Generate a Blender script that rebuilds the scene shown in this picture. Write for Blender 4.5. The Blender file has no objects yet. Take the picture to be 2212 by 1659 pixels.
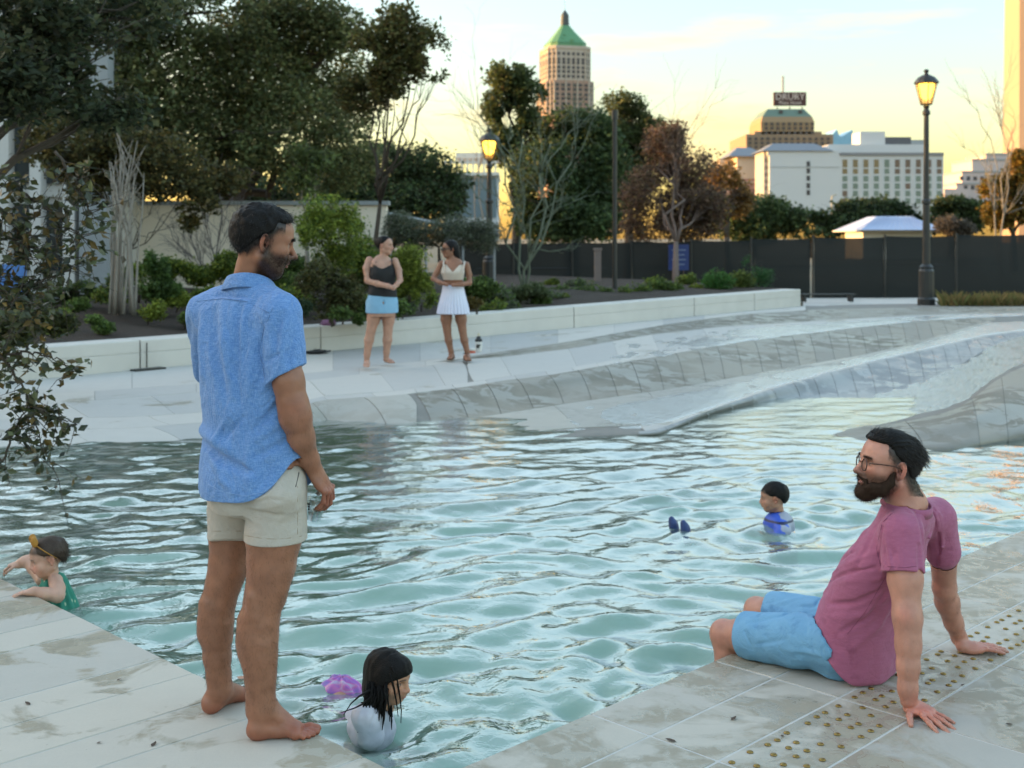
import bpy, math, random
import numpy as np
from mathutils import Vector, Matrix

random.seed(7)
RNG = np.random.default_rng(7)
SC = bpy.context.scene
COL = SC.collection
# ------------------------------------------------------------------ camera
H, F, CX, HY = 1.68, 2600.0, 1106.0, 515.0      # eye height, focal length, centre and horizon of the photograph's frame
cam_d = bpy.data.cameras.new("camera")
cam = bpy.data.objects.new("camera", cam_d)
COL.objects.link(cam)
cam.location = (0, 0, H)
cam.rotation_euler = (math.pi / 2, 0, 0)
cam_d.sensor_width = 36
cam_d.lens = F / 2212 * 36
cam_d.shift_y = -(829.5 - HY) / 2212
cam_d.clip_start = 0.05
cam_d.clip_end = 9000
cam_d.dof.use_dof = True
cam_d.dof.focus_distance = 4.25
cam_d.dof.aperture_fstop = 4.4
SC.camera = cam
# ------------------------------------------------------------------ sky, sun, exposure
SUN_EL, SUN_AZ = math.radians(5.0), math.radians(-76.0)      # azimuth from +Y, negative to the left
w = bpy.data.worlds.new("World")
SC.world = w
w.use_nodes = True
nt = w.node_tree
nt.nodes.clear()
out = nt.nodes.new("ShaderNodeOutputWorld")
bg = nt.nodes.new("ShaderNodeBackground")
sky = nt.nodes.new("ShaderNodeTexSky")
sky.sky_type = 'NISHITA'
sky.sun_disc = False
sky.sun_elevation = SUN_EL
sky.sun_rotation = SUN_AZ
sky.altitude = 200
sky.air_density = 1.0
sky.dust_density = 1.6
sky.ozone_density = 1.4
bg.inputs['Strength'].default_value = 0.15
# sky scaled by height: dimmed low down, warmed overhead to tint the foreground light
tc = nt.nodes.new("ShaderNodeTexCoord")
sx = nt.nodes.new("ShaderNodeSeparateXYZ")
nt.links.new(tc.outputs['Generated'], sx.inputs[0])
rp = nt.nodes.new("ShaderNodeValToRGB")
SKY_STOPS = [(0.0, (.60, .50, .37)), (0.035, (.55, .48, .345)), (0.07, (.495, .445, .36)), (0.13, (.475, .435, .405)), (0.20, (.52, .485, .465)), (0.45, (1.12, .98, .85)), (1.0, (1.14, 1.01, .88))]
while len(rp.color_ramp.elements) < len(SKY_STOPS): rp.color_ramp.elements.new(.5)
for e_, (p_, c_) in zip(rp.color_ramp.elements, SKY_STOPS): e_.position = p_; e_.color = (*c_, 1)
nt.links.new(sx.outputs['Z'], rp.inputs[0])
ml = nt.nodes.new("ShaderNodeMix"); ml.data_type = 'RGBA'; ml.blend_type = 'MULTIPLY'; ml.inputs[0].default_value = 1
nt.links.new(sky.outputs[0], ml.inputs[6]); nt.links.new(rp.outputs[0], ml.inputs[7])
# thin evening clouds, drawn out along the horizon
mpc = nt.nodes.new("ShaderNodeMapping"); mpc.inputs['Scale'].default_value = (2.6, 2.6, 17.0); mpc.inputs['Location'].default_value = (1.3, 0.4, 0.2)
nt.links.new(tc.outputs['Generated'], mpc.inputs['Vector'])
nzc = nt.nodes.new("ShaderNodeTexNoise"); nzc.inputs['Scale'].default_value = 2.1; nzc.inputs['Detail'].default_value = 5; nzc.inputs['Roughness'].default_value = .55
nt.links.new(mpc.outputs[0], nzc.inputs['Vector'])
rc = nt.nodes.new("ShaderNodeValToRGB"); rc.color_ramp.elements[0].position = .54; rc.color_ramp.elements[0].color = (0, 0, 0, 1); rc.color_ramp.elements[1].position = .70; rc.color_ramp.elements[1].color = (.75, .75, .75, 1)
nt.links.new(nzc.outputs['Fac'], rc.inputs[0])
rz = nt.nodes.new("ShaderNodeValToRGB")
for k_, (p_, v_) in enumerate(((.02, .5), (.07, 1.0), (.13, .55), (.30, .25))):
    if k_ > 1: rz.color_ramp.elements.new(p_)
    rz.color_ramp.elements[k_].position = p_; rz.color_ramp.elements[k_].color = (v_, v_, v_, 1)
nt.links.new(sx.outputs['Z'], rz.inputs[0])
mm = nt.nodes.new("ShaderNodeMath"); mm.operation = 'MULTIPLY'; nt.links.new(rc.outputs[0], mm.inputs[0]); nt.links.new(rz.outputs[0], mm.inputs[1])
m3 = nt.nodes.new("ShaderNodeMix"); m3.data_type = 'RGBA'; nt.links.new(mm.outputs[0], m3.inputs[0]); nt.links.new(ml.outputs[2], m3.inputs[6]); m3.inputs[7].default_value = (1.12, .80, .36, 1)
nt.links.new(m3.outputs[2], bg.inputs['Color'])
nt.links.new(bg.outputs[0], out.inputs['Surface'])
sun_d = bpy.data.lights.new("sun", 'SUN')
sun_d.energy = 2.0
sun_d.angle = math.radians(0.6)
sun_d.color = (0.70, 0.37, 0.12)
sun = bpy.data.objects.new("sun", sun_d)
COL.objects.link(sun)
sv = Vector((math.sin(SUN_AZ) * math.cos(SUN_EL), math.cos(SUN_AZ) * math.cos(SUN_EL), math.sin(SUN_EL)))
sun.rotation_euler = sv.to_track_quat('Z', 'Y').to_euler()
vs = SC.view_settings
SC.display_settings.display_device = 'sRGB'
vs.view_transform = 'Standard'
vs.look = 'None'
vs.exposure = 3.2
vs.gamma = 1.0
vs.use_curve_mapping = False
SC.cycles.use_denoising = True
try:
    SC.cycles.denoiser = 'OPENIMAGEDENOISE'
except Exception:
    pass
SC.cycles.max_bounces = 8
SC.cycles.transparent_max_bounces = 16
SC.cycles.caustics_reflective = False
SC.cycles.caustics_refractive = False
SC.cycles.sample_clamp_indirect = 6


# ------------------------------------------------------------------ helpers
def P(x, y, Y):
    """point seen at photograph pixel (x, y), Y metres in front of the eye"""
    return np.array([(x - CX) * Y / F, Y, H - (y - HY) * Y / F])


def G(x, y, z=0.0):
    """point of height z seen at photograph pixel (x, y)"""
    return P(x, y, F * (H - z) / (y - HY))


def tag(o, label=None, cat=None, group=None, kind=None):
    if label: o['label'] = label
    if cat: o['category'] = cat
    if group: o['group'] = group
    if kind: o['kind'] = kind
    return o


def link(name, me, mat=None, parent=None):
    o = bpy.data.objects.new(name, me)
    COL.objects.link(o)
    if mat is not None and me is not None and not me.materials:
        me.materials.append(mat)
    if parent is not None:
        o.parent = parent
        o.matrix_parent_inverse = Matrix.Translation(-Vector(parent.location)) if parent.type == 'EMPTY' else Matrix.Identity(4)
    return o


def empty(name, loc, label=None, cat=None, group=None, kind=None):
    o = bpy.data.objects.new(name, None)
    COL.objects.link(o)
    o.location = [float(c) for c in loc]
    o.empty_display_size = 0.1
    return tag(o, label, cat, group, kind)


def mesh_np(name, V, Fc, smooth=True):
    """mesh from vertex array and face list/array"""
    me = bpy.data.meshes.new(name)
    V = np.asarray(V, np.float32).reshape(-1, 3)
    if isinstance(Fc, np.ndarray) and Fc.ndim == 2:
        n, k = Fc.shape
        tot = np.full(n, k, np.int32)
        idx = Fc.astype(np.int32).ravel()
    else:
        tot = np.array([len(f) for f in Fc], np.int32)
        idx = np.array([i for f in Fc for i in f], np.int32)
        n = len(tot)
    me.vertices.add(len(V))
    me.vertices.foreach_set('co', V.ravel())
    me.loops.add(len(idx))
    me.loops.foreach_set('vertex_index', idx)
    me.polygons.add(n)
    start = np.zeros(n, np.int32)
    start[1:] = np.cumsum(tot)[:-1]
    me.polygons.foreach_set('loop_start', start)
    me.polygons.foreach_set('loop_total', tot)
    me.polygons.foreach_set('use_smooth', np.full(n, smooth, bool))
    me.update(calc_edges=True)
    me.validate()
    return me


def attr_col(me, C):
    a = me.color_attributes.new('col', 'FLOAT_COLOR', 'POINT')
    C = np.asarray(C, np.float32)
    if C.shape[1] == 3:
        C = np.c_[C, np.ones(len(C), np.float32)]
    a.data.foreach_set('color', C.ravel())


class MB:
    """collects simple shapes into one mesh"""
    def __init__(s): s.v = []; s.f = []; s.n = 0
    def add(s, V, Fc):
        V = np.asarray(V, float).reshape(-1, 3)
        s.v.append(V)
        s.f += [tuple(int(i) + s.n for i in f) for f in Fc]
        s.n += len(V)
        return s
    def box(s, c, d, rz=0.0, M=None, bev=0.0):
        x, y, z = [k / 2 for k in d]
        if bev > 0:
            b = bev
            ring = [(-x + b, -y), (x - b, -y), (x, -y + b), (x, y - b), (x - b, y), (-x + b, y), (-x, y - b), (-x, -y + b)]
            ins = [(px * (x - b) / x, py * (y - b) / y) for px, py in ring]
            V = [(a, q, -z) for a, q in ring] + [(a, q, z - b) for a, q in ring] + [(a, q, z) for a, q in ins]
            Fc = [tuple(range(7, -1, -1)), tuple(range(16, 24))]
            for i in range(8):
                j = (i + 1) % 8
                Fc += [(i, j, 8 + j, 8 + i), (8 + i, 8 + j, 16 + j, 16 + i)]
        else:
            V = [(-x, -y, -z), (x, -y, -z), (x, y, -z), (-x, y, -z), (-x, -y, z), (x, -y, z), (x, y, z), (-x, y, z)]
            Fc = [(3, 2, 1, 0), (4, 5, 6, 7), (0, 1, 5, 4), (1, 2, 6, 5), (2, 3, 7, 6), (3, 0, 4, 7)]
        V = np.array(V, float)
        if M is not None:
            V = V @ np.asarray(M).T
        if rz:
            c_, s_ = math.cos(rz), math.sin(rz)
            V = V @ np.array([[c_, s_, 0], [-s_, c_, 0], [0, 0, 1]])
        return s.add(V + np.array(c, float), Fc)
    def tube(s, pts, rad, n=6, cap=True):
        pts = np.asarray(pts, float)
        m = len(pts)
        rad = np.broadcast_to(np.asarray(rad, float), (m,))
        T = np.gradient(pts, axis=0)
        T /= np.linalg.norm(T, axis=1)[:, None] + 1e-9
        ref = np.array([0, 0, 1.0]) if abs(T[0][2]) < 0.9 else np.array([1.0, 0, 0])
        V = []
        for i in range(m):
            u = np.cross(T[i], ref); u /= np.linalg.norm(u) + 1e-9
            v = np.cross(T[i], u)
            ref = np.cross(u, T[i])
            for k in range(n):
                a = 2 * math.pi * k / n
                V.append(pts[i] + rad[i] * (math.cos(a) * u + math.sin(a) * v))
        Fc = []
        for i in range(m - 1):
            for k in range(n):
                k2 = (k + 1) % n
                Fc.append((i * n + k, i * n + k2, (i + 1) * n + k2, (i + 1) * n + k))
        if cap:
            Fc += [tuple(range(n - 1, -1, -1)), tuple(range((m - 1) * n, m * n))]
        return s.add(V, Fc)
    def lathe(s, prof, c=(0, 0, 0), n=16, M=None):
        V = []
        for r, z in prof:
            for k in range(n):
                a = 2 * math.pi * k / n
                V.append((r * math.cos(a), r * math.sin(a), z))
        V = np.array(V)
        if M is not None: V = V @ np.asarray(M).T
        m = len(prof)
        Fc = [(i * n + k, i * n + (k + 1) % n, (i + 1) * n + (k + 1) % n, (i + 1) * n + k) for i in range(m - 1) for k in range(n)]
        Fc += [tuple(range(n - 1, -1, -1)), tuple(range((m - 1) * n, m * n))]
        return s.add(V + np.array(c, float), Fc)
    def build(s, name, mat=None, parent=None, smooth=False):
        V = np.concatenate(s.v)
        return link(name, mesh_np(name, V, s.f, smooth), mat, parent)


# ------------------------------------------------------------------ noise
_T = RNG.random((32, 32, 32)).astype(np.float32) * 2 - 1


def noise(p, f=1.0, o=(0, 0, 0)):
    p = np.asarray(p, np.float32) * np.float32(f) + np.asarray(o, np.float32)
    i = np.floor(p).astype(np.int32)
    t = p - i
    t = t * t * (3 - 2 * t)
    i &= 31
    j = (i + 1) & 31
    x0, y0, z0, x1, y1, z1 = i[..., 0], i[..., 1], i[..., 2], j[..., 0], j[..., 1], j[..., 2]
    tx, ty, tz = t[..., 0], t[..., 1], t[..., 2]
    a = _T[x0, y0, z0] * (1 - tx) + _T[x1, y0, z0] * tx
    b = _T[x0, y1, z0] * (1 - tx) + _T[x1, y1, z0] * tx
    c = _T[x0, y0, z1] * (1 - tx) + _T[x1, y0, z1] * tx
    d = _T[x0, y1, z1] * (1 - tx) + _T[x1, y1, z1] * tx
    return (a * (1 - ty) + b * ty) * (1 - tz) + (c * (1 - ty) + d * ty) * tz


def fbm(p, f=1.0, n=3, o=(0, 0, 0)):
    r = 0; a = 1.0
    for k in range(n):
        r = r + a * noise(p, f, (o[0] + 7.3 * k, o[1] + 3.1 * k, o[2] + 5.7 * k)); a *= 0.5; f *= 2.03
    return r


# ------------------------------------------------------------------ materials
class NT:
    def __init__(s, name):
        s.m = bpy.data.materials.new(name); s.m.use_nodes = True
        s.t = s.m.node_tree; s.t.nodes.clear()
        s.out = s.t.nodes.new('ShaderNodeOutputMaterial')
    def n(s, typ, **kw):
        nd = s.t.nodes.new('ShaderNode' + typ)
        for k, v in kw.items():
            if k in nd.inputs.keys() if isinstance(k, str) else False:
                pass
            setattr(nd, k, v)
        return nd
    def l(s, a, b): s.t.links.new(a, b)
    def noise(s, scale, detail=3, rough=0.55, vec=None, dist=0.0):
        nd = s.n('TexNoise')
        nd.inputs['Scale'].default_value = scale
        nd.inputs['Detail'].default_value = detail
        nd.inputs['Roughness'].default_value = rough
        nd.inputs['Distortion'].default_value = dist
        if vec is not None: s.l(vec, nd.inputs['Vector'])
        return nd
    def pos(s, scale=None, rot=None):
        g = s.n('NewGeometry')
        if scale is None and rot is None: return g.outputs['Position']
        mp = s.n('Mapping')
        s.l(g.outputs['Position'], mp.inputs['Vector'])
        if scale is not None: mp.inputs['Scale'].default_value = scale
        if rot is not None: mp.inputs['Rotation'].default_value = rot
        return mp.outputs['Vector']
    def ramp(s, fac, stops, interp='LINEAR'):
        r = s.n('ValToRGB')
        r.color_ramp.interpolation = interp
        e = r.color_ramp.elements
        while len(e) < len(stops): e.new(0.5)
        for el, (p, c) in zip(e, stops):
            el.position = p
            el.color = (c, c, c, 1) if isinstance(c, (int, float)) else (*c, 1)
        s.l(fac, r.inputs['Fac'])
        return r
    def mix(s, fac, a, b, mode='MIX'):
        m = s.n('Mix', data_type='RGBA', blend_type=mode)
        for sock, v in ((m.inputs[0], fac), (m.inputs[6], a), (m.inputs[7], b)):
            if isinstance(v, (int, float)): sock.default_value = v
            elif isinstance(v, (tuple, list)): sock.default_value = (*v, 1)
            else: s.l(v, sock)
        return m.outputs[2]
    def math(s, op, a, b=0.5, c=None):
        m = s.n('Math', operation=op)
        for i, v in enumerate((a, b, c)):
            if v is None: continue
            if isinstance(v, (int, float)): m.inputs[i].default_value = v
            else: s.l(v, m.inputs[i])
        return m.outputs[0]
    def bump(s, h, strength=0.3, dist=0.01, normal=None):
        b = s.n('Bump')
        b.inputs['Strength'].default_value = strength
        b.inputs['Distance'].default_value = dist
        s.l(h, b.inputs['Height'])
        if normal is not None: s.l(normal, b.inputs['Normal'])
        return b.outputs[0]
    def bsdf(s, col=None, rough=0.6, normal=None, **kw):
        p = s.n('BsdfPrincipled')
        for nm, v in (('Base Color', col), ('Roughness', rough), ('Normal', normal)) + tuple((k.replace('_', ' '), v) for k, v in kw.items()):
            if v is None: continue
            sk = p.inputs[nm]
            if isinstance(v, (int, float)): sk.default_value = v
            elif isinstance(v, (tuple, list)): sk.default_value = (*v, 1) if len(v) == 3 and sk.type == 'RGBA' else v
            else: s.l(v, sk)
        s.l(p.outputs[0], s.out.inputs['Surface'])
        return p


def simple(name, col, rough=0.6, var=0.15, scale=6.0, bump=0.0, bscale=60.0, bdist=0.005, metal=0.0, spec=0.5):
    t = NT(name)
    nz = t.noise(scale, 4, vec=t.pos())
    c = t.mix(nz.outputs['Fac'], tuple(k * (1 - var) for k in col), tuple(min(1, k * (1 + var)) for k in col))
    nm = None
    if bump > 0:
        nb = t.noise(bscale, 3, vec=t.pos())
        nm = t.bump(nb.outputs['Fac'], bump, bdist)
    t.bsdf(c, rough, nm, Metallic=metal, Specular_IOR_Level=spec)
    return t.m


def attr_mat(name, rough=0.55, var=0.12, scale=8.0, bump=0.0, bscale=80.0, bdist=0.003, trans=0.0, sss=0.0, spec=0.5, mul=None):
    """colour from the mesh's own 'col' attribute, with procedural variation"""
    t = NT(name)
    a = t.n('Attribute', attribute_name='col')
    nz = t.noise(scale, 4, vec=t.pos())
    v = t.ramp(nz.outputs['Fac'], [(0.25, 1 - var), (0.75, 1 + var)])
    c = t.mix(1.0, a.outputs['Color'], v.outputs[0], 'MULTIPLY')
    nm = None
    if bump > 0:
        nb = t.noise(bscale, 3, vec=t.pos())
        nm = t.bump(nb.outputs['Fac'], bump, bdist)
    p = t.bsdf(c, rough, nm, Specular_IOR_Level=spec)
    if sss > 0:
        p.inputs['Subsurface Weight'].default_value = sss
        p.inputs['Subsurface Radius'].default_value = (0.012, 0.004, 0.002)
        p.inputs['Subsurface Scale'].default_value = 0.6
    if trans > 0:
        tr = t.n('BsdfTranslucent'); t.l(c, tr.inputs['Color'])
        mx = t.n('MixShader'); mx.inputs[0].default_value = trans
        t.l(p.outputs[0], mx.inputs[1]); t.l(tr.outputs[0], mx.inputs[2])
        t.l(mx.outputs[0], t.out.inputs['Surface'])
    return t.m
# ================================================================== THE SETTING
def stone_mat(name, dry, wet, wet_lo, wet_hi, scale=2.2, seed=0.0, rdry=0.75, rwet=0.12):
    """limestone with wet patches: wet stone is darker and shiny"""
    t = NT(name)
    ps = t.pos()
    mp = t.n('Mapping'); t.l(ps, mp.inputs['Vector']); mp.inputs['Location'].default_value = (seed, seed * 1.7, 0)
    oi = t.n('ObjectInfo')
    big = t.noise(scale, 6, 0.6, mp.outputs[0], 0.6)
    wetm = t.ramp(big.outputs['Fac'], [(wet_lo, 0.0), (wet_hi, 1.0)])
    grain = t.noise(90, 4, 0.6, mp.outputs[0])
    cloud = t.noise(7, 4, 0.6, mp.outputs[0])
    c0 = t.mix(cloud.outputs['Fac'], tuple(k * 0.93 for k in dry), tuple(min(1, k * 1.06) for k in dry))
    c0 = t.mix(t.math('MULTIPLY', grain.outputs['Fac'], 0.35), c0, tuple(k * 0.72 for k in dry))
    # each stone a slightly different shade
    rv = t.ramp(oi.outputs['Random'], [(0.0, (0.84, 0.84, 0.84)), (0.5, (1.0, 0.98, 0.95)), (1.0, (1.10, 1.06, 1.0))])
    c0 = t.mix(1.0, c0, rv.outputs[0], 'MULTIPLY')
    c1 = t.mix(cloud.outputs['Fac'], tuple(k * 0.88 for k in wet), wet)
    c = t.mix(wetm.outputs[0], c0, c1)
    # small dark flecks
    fl = t.noise(38, 2, 0.5, mp.outputs[0])
    flm = t.ramp(fl.outputs['Fac'], [(0.73, 0.0), (0.78, 1.0)])
    c = t.mix(t.math('MULTIPLY', flm.outputs[0], 0.35), c, (0.16, 0.13, 0.10))
    film = t.noise(scale * 5.5, 5, 0.65, mp.outputs[0], 0.8)
    filmm = t.ramp(film.outputs['Fac'], [(0.47, 0.0), (0.53, 1.0)])
    wr = t.mix(filmm.outputs[0], (rwet, rwet, rwet), (rwet * 3.2,) * 3)
    rr = t.mix(wetm.outputs[0], (rdry,) * 3, wr)
    bn = t.bump(grain.outputs['Fac'], 0.25, 0.003)
    bn = t.bump(film.outputs['Fac'], 0.12, 0.01, bn)
    t.bsdf(c, rr, bn)
    return t.m


M_stone = stone_mat('limestone_paving', (0.475, 0.45, 0.40), (0.345, 0.305, 0.23), 0.515, 0.56, 2.4, 0.0, .75, .30)
M_stone2 = stone_mat('limestone_paving_wet', (0.455, 0.43, 0.38), (0.33, 0.29, 0.22), 0.45, 0.53, 2.2, 4.0, .6, .22)
M_joint = simple('mortar_joint', (0.50, 0.485, 0.45), 0.85, 0.2, 20)
M_beach = stone_mat('beach_slab', (0.50, 0.49, 0.465), (0.38, 0.35, 0.295), 0.60, 0.63, 0.8, 9.0, .75, .3)
M_face = stone_mat('wet_concrete_face', (0.25, 0.23, 0.19), (0.20, 0.185, 0.15), 0.42, 0.60, 0.5, 2.0, 0.5, 0.28)
M_face2 = stone_mat('wet_grey_face', (0.31, 0.32, 0.325), (0.26, 0.265, 0.265), 0.42, 0.60, 0.6, 7.0, 0.5, 0.25)
M_wall = simple('cream_concrete', (0.56, 0.535, 0.49), 0.8, 0.1, 3, 0.2, 70)
M_white = simple('white_render', (0.62, 0.60, 0.56), 0.8, 0.06, 2)
M_black = simple('black_metal', (0.018, 0.02, 0.02), 0.45, 0.2, 10)
M_mulch = simple('dark_mulch', (0.045, 0.032, 0.023), 0.95, 0.6, 25, 1.0, 45, 0.05)
M_grnd = simple('dry_ground', (0.13, 0.12, 0.085), 0.95, 0.4, 0.5)
M_brass = simple('aged_brass', (0.30, 0.20, 0.065), 0.42, 0.2, 40, metal=1.0)
M_plaster = simple('pool_plaster', (0.50, 0.68, 0.60), 0.7, 0.1, 1.5)
M_asph = simple('grey_asphalt', (0.055, 0.055, 0.055), 0.9, 0.3, 2)

S2 = math.sqrt(0.5)
ALONG = np.array([S2, S2, 0]); ACROSS = np.array([S2, -S2, 0])
S_EDGE, T_EDGE = 2.42, -2.816          # pool corner: left deck s < S_EDGE, right deck t > T_EDGE
Z_W = -0.12                             # water level


def ST(s, t, z=0.0):
    return ALONG * s + ACROSS * t + np.array([0, 0, z])


# ground sheet to the horizon
me = mesh_np('ground', [(-4000, -60, -0.9), (4000, -60, -0.9), (4000, 6000, -0.9), (-4000, 6000, -0.9)], [(0, 1, 2, 3)])
tag(link('ground', me, M_grnd), kind='structure')

# ---- paved decks: base slab + single stones
def prism_st(mb, s0, s1, t0, t1, z0, z1, bev=0.004):
    c = ST((s0 + s1) / 2, (t0 + t1) / 2, (z0 + z1) / 2)
    mb.box(c, (s1 - s0, t1 - t0, z1 - z0), M=np.array([ALONG, ACROSS * 1.0, [0, 0, -1]]).T @ np.diag([1, 1, -1]), bev=bev)


deck = MB()
prism_st(deck, -2.0, S_EDGE - 0.012, -16, T_EDGE - 0.003, -0.62, -0.003, 0)
deck_l = tag(deck.build('left_deck', M_joint), kind='structure')
deck = MB()
prism_st(deck, -2.0, 16, T_EDGE + 0.012, 3.0, -0.62, -0.0022, 0)
deck_r = tag(deck.build('right_deck', M_joint), kind='structure')
random.seed(3)
TL = [-2.822, -3.10, -3.632, -3.876, -4.158, -4.40, -4.912, -5.155, -5.413, -5.67, -5.93, -6.19, -6.45, -6.95, -7.2]
g = 0.0026
for a, b in zip(TL[1:], TL[:-1]):
    s = S_EDGE
    first = True
    while s > -0.3:
        L = random.uniform(1.25, 1.7) if first else random.uniform(0.75, 1.6)
        m = MB(); prism_st(m, s - L + g, s - g if not first else s, a + g, b - g, -0.05, random.uniform(-0.0008, 0.0008))
        m.build('paving_stone', M_stone, deck_l)
        s -= L; first = False
TR = [T_EDGE, -2.545, -2.268, -1.992, -1.38, -0.78]
for i, (a, b) in enumerate(zip(TR[:-1], TR[1:])):
    for k in range(-1, 11):
        s0 = 3.205 + 0.752 * k
        m = MB(); prism_st(m, s0 + g, s0 + 0.752 - g, a + g if i else a, b - g, -0.05, random.uniform(-0.0008, 0.0008))
        m.build('paving_stone', M_stone2 if i < 4 else M_stone, deck_r)
# brass studs of the warning strip, in staggered rows on the third row of stones
studs = []
random.seed(5)
proto = MB().lathe([(0.0112, 0), (0.0112, 0.002), (0.0085, 0.0042), (0.0036, 0.0056), (0.0005, 0.0059)], n=12)
sm = mesh_np('stud', np.concatenate(proto.v), proto.f, True); sm.materials.append(M_brass)
k = 0
s = 2.99
while s < 7.2:
    for q in range(4):
        tt = -2.225 + 0.062 * q + random.uniform(-0.006, 0.006)
        ss = s + (0.035 if q % 2 else 0.0) + random.uniform(-0.008, 0.008) + 0.02 * math.sin(k * 1.7)
        if random.random() < 0.86:
            o = link('stud', sm, None, deck_r); o.location = ST(ss, tt, 0.0008)
    s += 0.082; k += 1

# ---- pool shell under water
me = mesh_np('pool_floor', [ST(S_EDGE - 0.05, T_EDGE + 0.05, -0.62), ST(S_EDGE - 0.05, -18, -0.62), ST(18, -18, -0.62), ST(18, T_EDGE + 0.05, -0.62)], [(0, 1, 2, 3)])
tag(link('pool_floor', me, M_plaster), kind='structure')
m = MB()
prism_st(m, S_EDGE - 0.011, S_EDGE - 0.004, -16, T_EDGE - 0.005, -0.7, -0.052, 0)
prism_st(m, S_EDGE - 0.005, 16, T_EDGE + 0.004, T_EDGE + 0.011, -0.7, -0.052, 0)
tag(m.build('pool_wall', M_plaster), kind='structure')

# ---- sculpted beach: surface lofted between contour lines (photo column, row, height)
XS = np.arange(-500, 2801, 10.0)
def line(pts):
    a = np.array(pts, float)
    y = np.interp(XS, a[:, 0], a[:, 1]); z = np.interp(XS, a[:, 0], a[:, 2])
    ker = np.array([1, 2, 3, 2, 1.0]); ker /= ker.sum()
    y = np.convolve(np.pad(y, 2, 'edge'), ker, 'valid'); z = np.convolve(np.pad(z, 2, 'edge'), ker, 'valid')
    Y = F * (H - z) / (y - HY)
    return np.stack([(XS - CX) * Y / F, Y, z], 1)

ZW = [(-500, 0.03), (700, 0.04), (1100, 0.09), (1700, 0.20), (2800, 0.20)]
zw = lambda x: float(np.interp(x, [a for a, b in ZW], [b for a, b in ZW]))
L_W = line([(x, y, zw(x)) for x, y in ((-500, 885), (0, 826), (394, 790), (725, 757), (911, 740), (1097, 721), (1240, 708), (1500, 683), (1733, 661), (1850, 657), (2000, 655), (2300, 652), (2800, 650))])
L_M = line([(-500, 920, .02), (0, 858, .03), (394, 832, .03), (725, 800, .04), (911, 780, .05), (1017, 769, .07), (1233, 737, .14), (1449, 699, .20), (1611, 678, .235), (1773, 668, .25), (1962, 664, .26), (2300, 662, .25), (2800, 660, .25)])
L_Mb = line([(-500, 950, .0), (0, 880, .01), (394, 850, .015), (725, 815, .03), (911, 792, .04), (1017, 775, .055), (1071, 773, .06), (1233, 753, .09), (1395, 724, .13), (1557, 706, .165), (1719, 696, .185), (1800, 691, .195), (1989, 680, .205), (2300, 674, .22), (2800, 670, .22)])
L_A0 = line([(-500, 975, -.03), (0, 905, -.02), (300, 900, -.02), (600, 880, .0), (700, 855, .02), (850, 845, .04), (1000, 828, .05), (1100, 812, .065), (1195, 800, .08), (1395, 766, .12), (1611, 730, .165), (1827, 706, .19), (1989, 690, .20), (2140, 682, .20), (2400, 679, .215), (2800, 675, .215)])
L_A = line([(-500, 1000, -.06), (0, 932, -.06), (300, 924, -.055), (600, 898, -.02), (700, 872, .0), (850, 862, .02), (1000, 843, .035), (1100, 828, .05), (1195, 818, .065), (1395, 782, .105), (1611, 742, .15), (1827, 715, .175), (1989, 696, .19), (2140, 685, .19), (2400, 681, .20), (2800, 678, .20)])
L_Am = line([(-500, 1020, -.10), (0, 955, -.10), (300, 946, -.10), (600, 918, -.075), (700, 890, -.06), (850, 888, -.04), (1000, 870, -.035), (1100, 855, -.03), (1195, 842, -.025), (1395, 810, .015), (1611, 770, .065), (1827, 740, .10), (1989, 712, .14), (2140, 687, .18), (2400, 683, .19), (2800, 680, .19)])
L_Ab = line([(-500, 1060, -.2), (0, 990, -.17), (300, 978, -.17), (600, 945, -.155), (700, 918, -.15), (860, 926, -.145), (1017, 904, -.125), (1223, 872, -.095), (1449, 840, -.055), (1719, 791, -.01), (1860, 767, .03), (1960, 746, .07), (2140, 691, .17), (2400, 686, .18), (2800, 684, .18)])
L_B0 = line([(-500, 1090, -.26), (0, 1020, -.24), (300, 1008, -.24), (600, 975, -.22), (860, 958, -.17), (1017, 945, -.14), (1223, 925, -.112), (1400, 918, -.092), (1530, 880, -.07), (1665, 834, -.03), (1827, 792, .01), (1989, 754, .06), (2124, 722, .115), (2212, 710, .13), (2400, 700, .15), (2800, 696, .15)])
L_B = line([(-500, 1110, -.3), (0, 1040, -.28), (300, 1028, -.28), (600, 995, -.26), (860, 978, -.22), (1017, 962, -.17), (1223, 945, -.125), (1422, 937, -.105), (1530, 890, -.085), (1665, 847, -.045), (1827, 804, -.01), (1989, 765, .035), (2124, 732, .10), (2212, 719, .12), (2400, 706, .14), (2800, 702, .14)])
L_Bm = line([(-500, 1140, -.36), (0, 1070, -.35), (600, 1030, -.33), (1017, 990, -.28), (1223, 965, -.25), (1422, 944, -.20), (1530, 907, -.18), (1665, 873, -.155), (1827, 835, -.125), (1989, 800, -.07), (2060, 770, -.01), (2124, 742, .075), (2212, 725, .10), (2400, 712, .12), (2800, 708, .12)])
L_Bb = line([(-500, 1180, -.45), (0, 1110, -.44), (600, 1070, -.42), (1017, 1015, -.36), (1223, 985, -.31), (1422, 955, -.25), (1530, 932, -.23), (1665, 912, -.215), (1827, 874, -.19), (1935, 858, -.165), (2016, 836, -.12), (2060, 798, -.05), (2124, 757, .04), (2212, 733, .08), (2400, 722, .1), (2800, 718, .1)])
L_V = line([(-500, 1280, -.62), (0, 1200, -.62), (600, 1160, -.62), (1017, 1060, -.55), (1422, 985, -.34), (1665, 945, -.25), (1827, 912, -.22), (1935, 893, -.19), (2016, 872, -.14), (2097, 830, -.06), (2151, 795, .02), (2212, 765, .07), (2400, 745, .09), (2800, 738, .09)])
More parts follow.
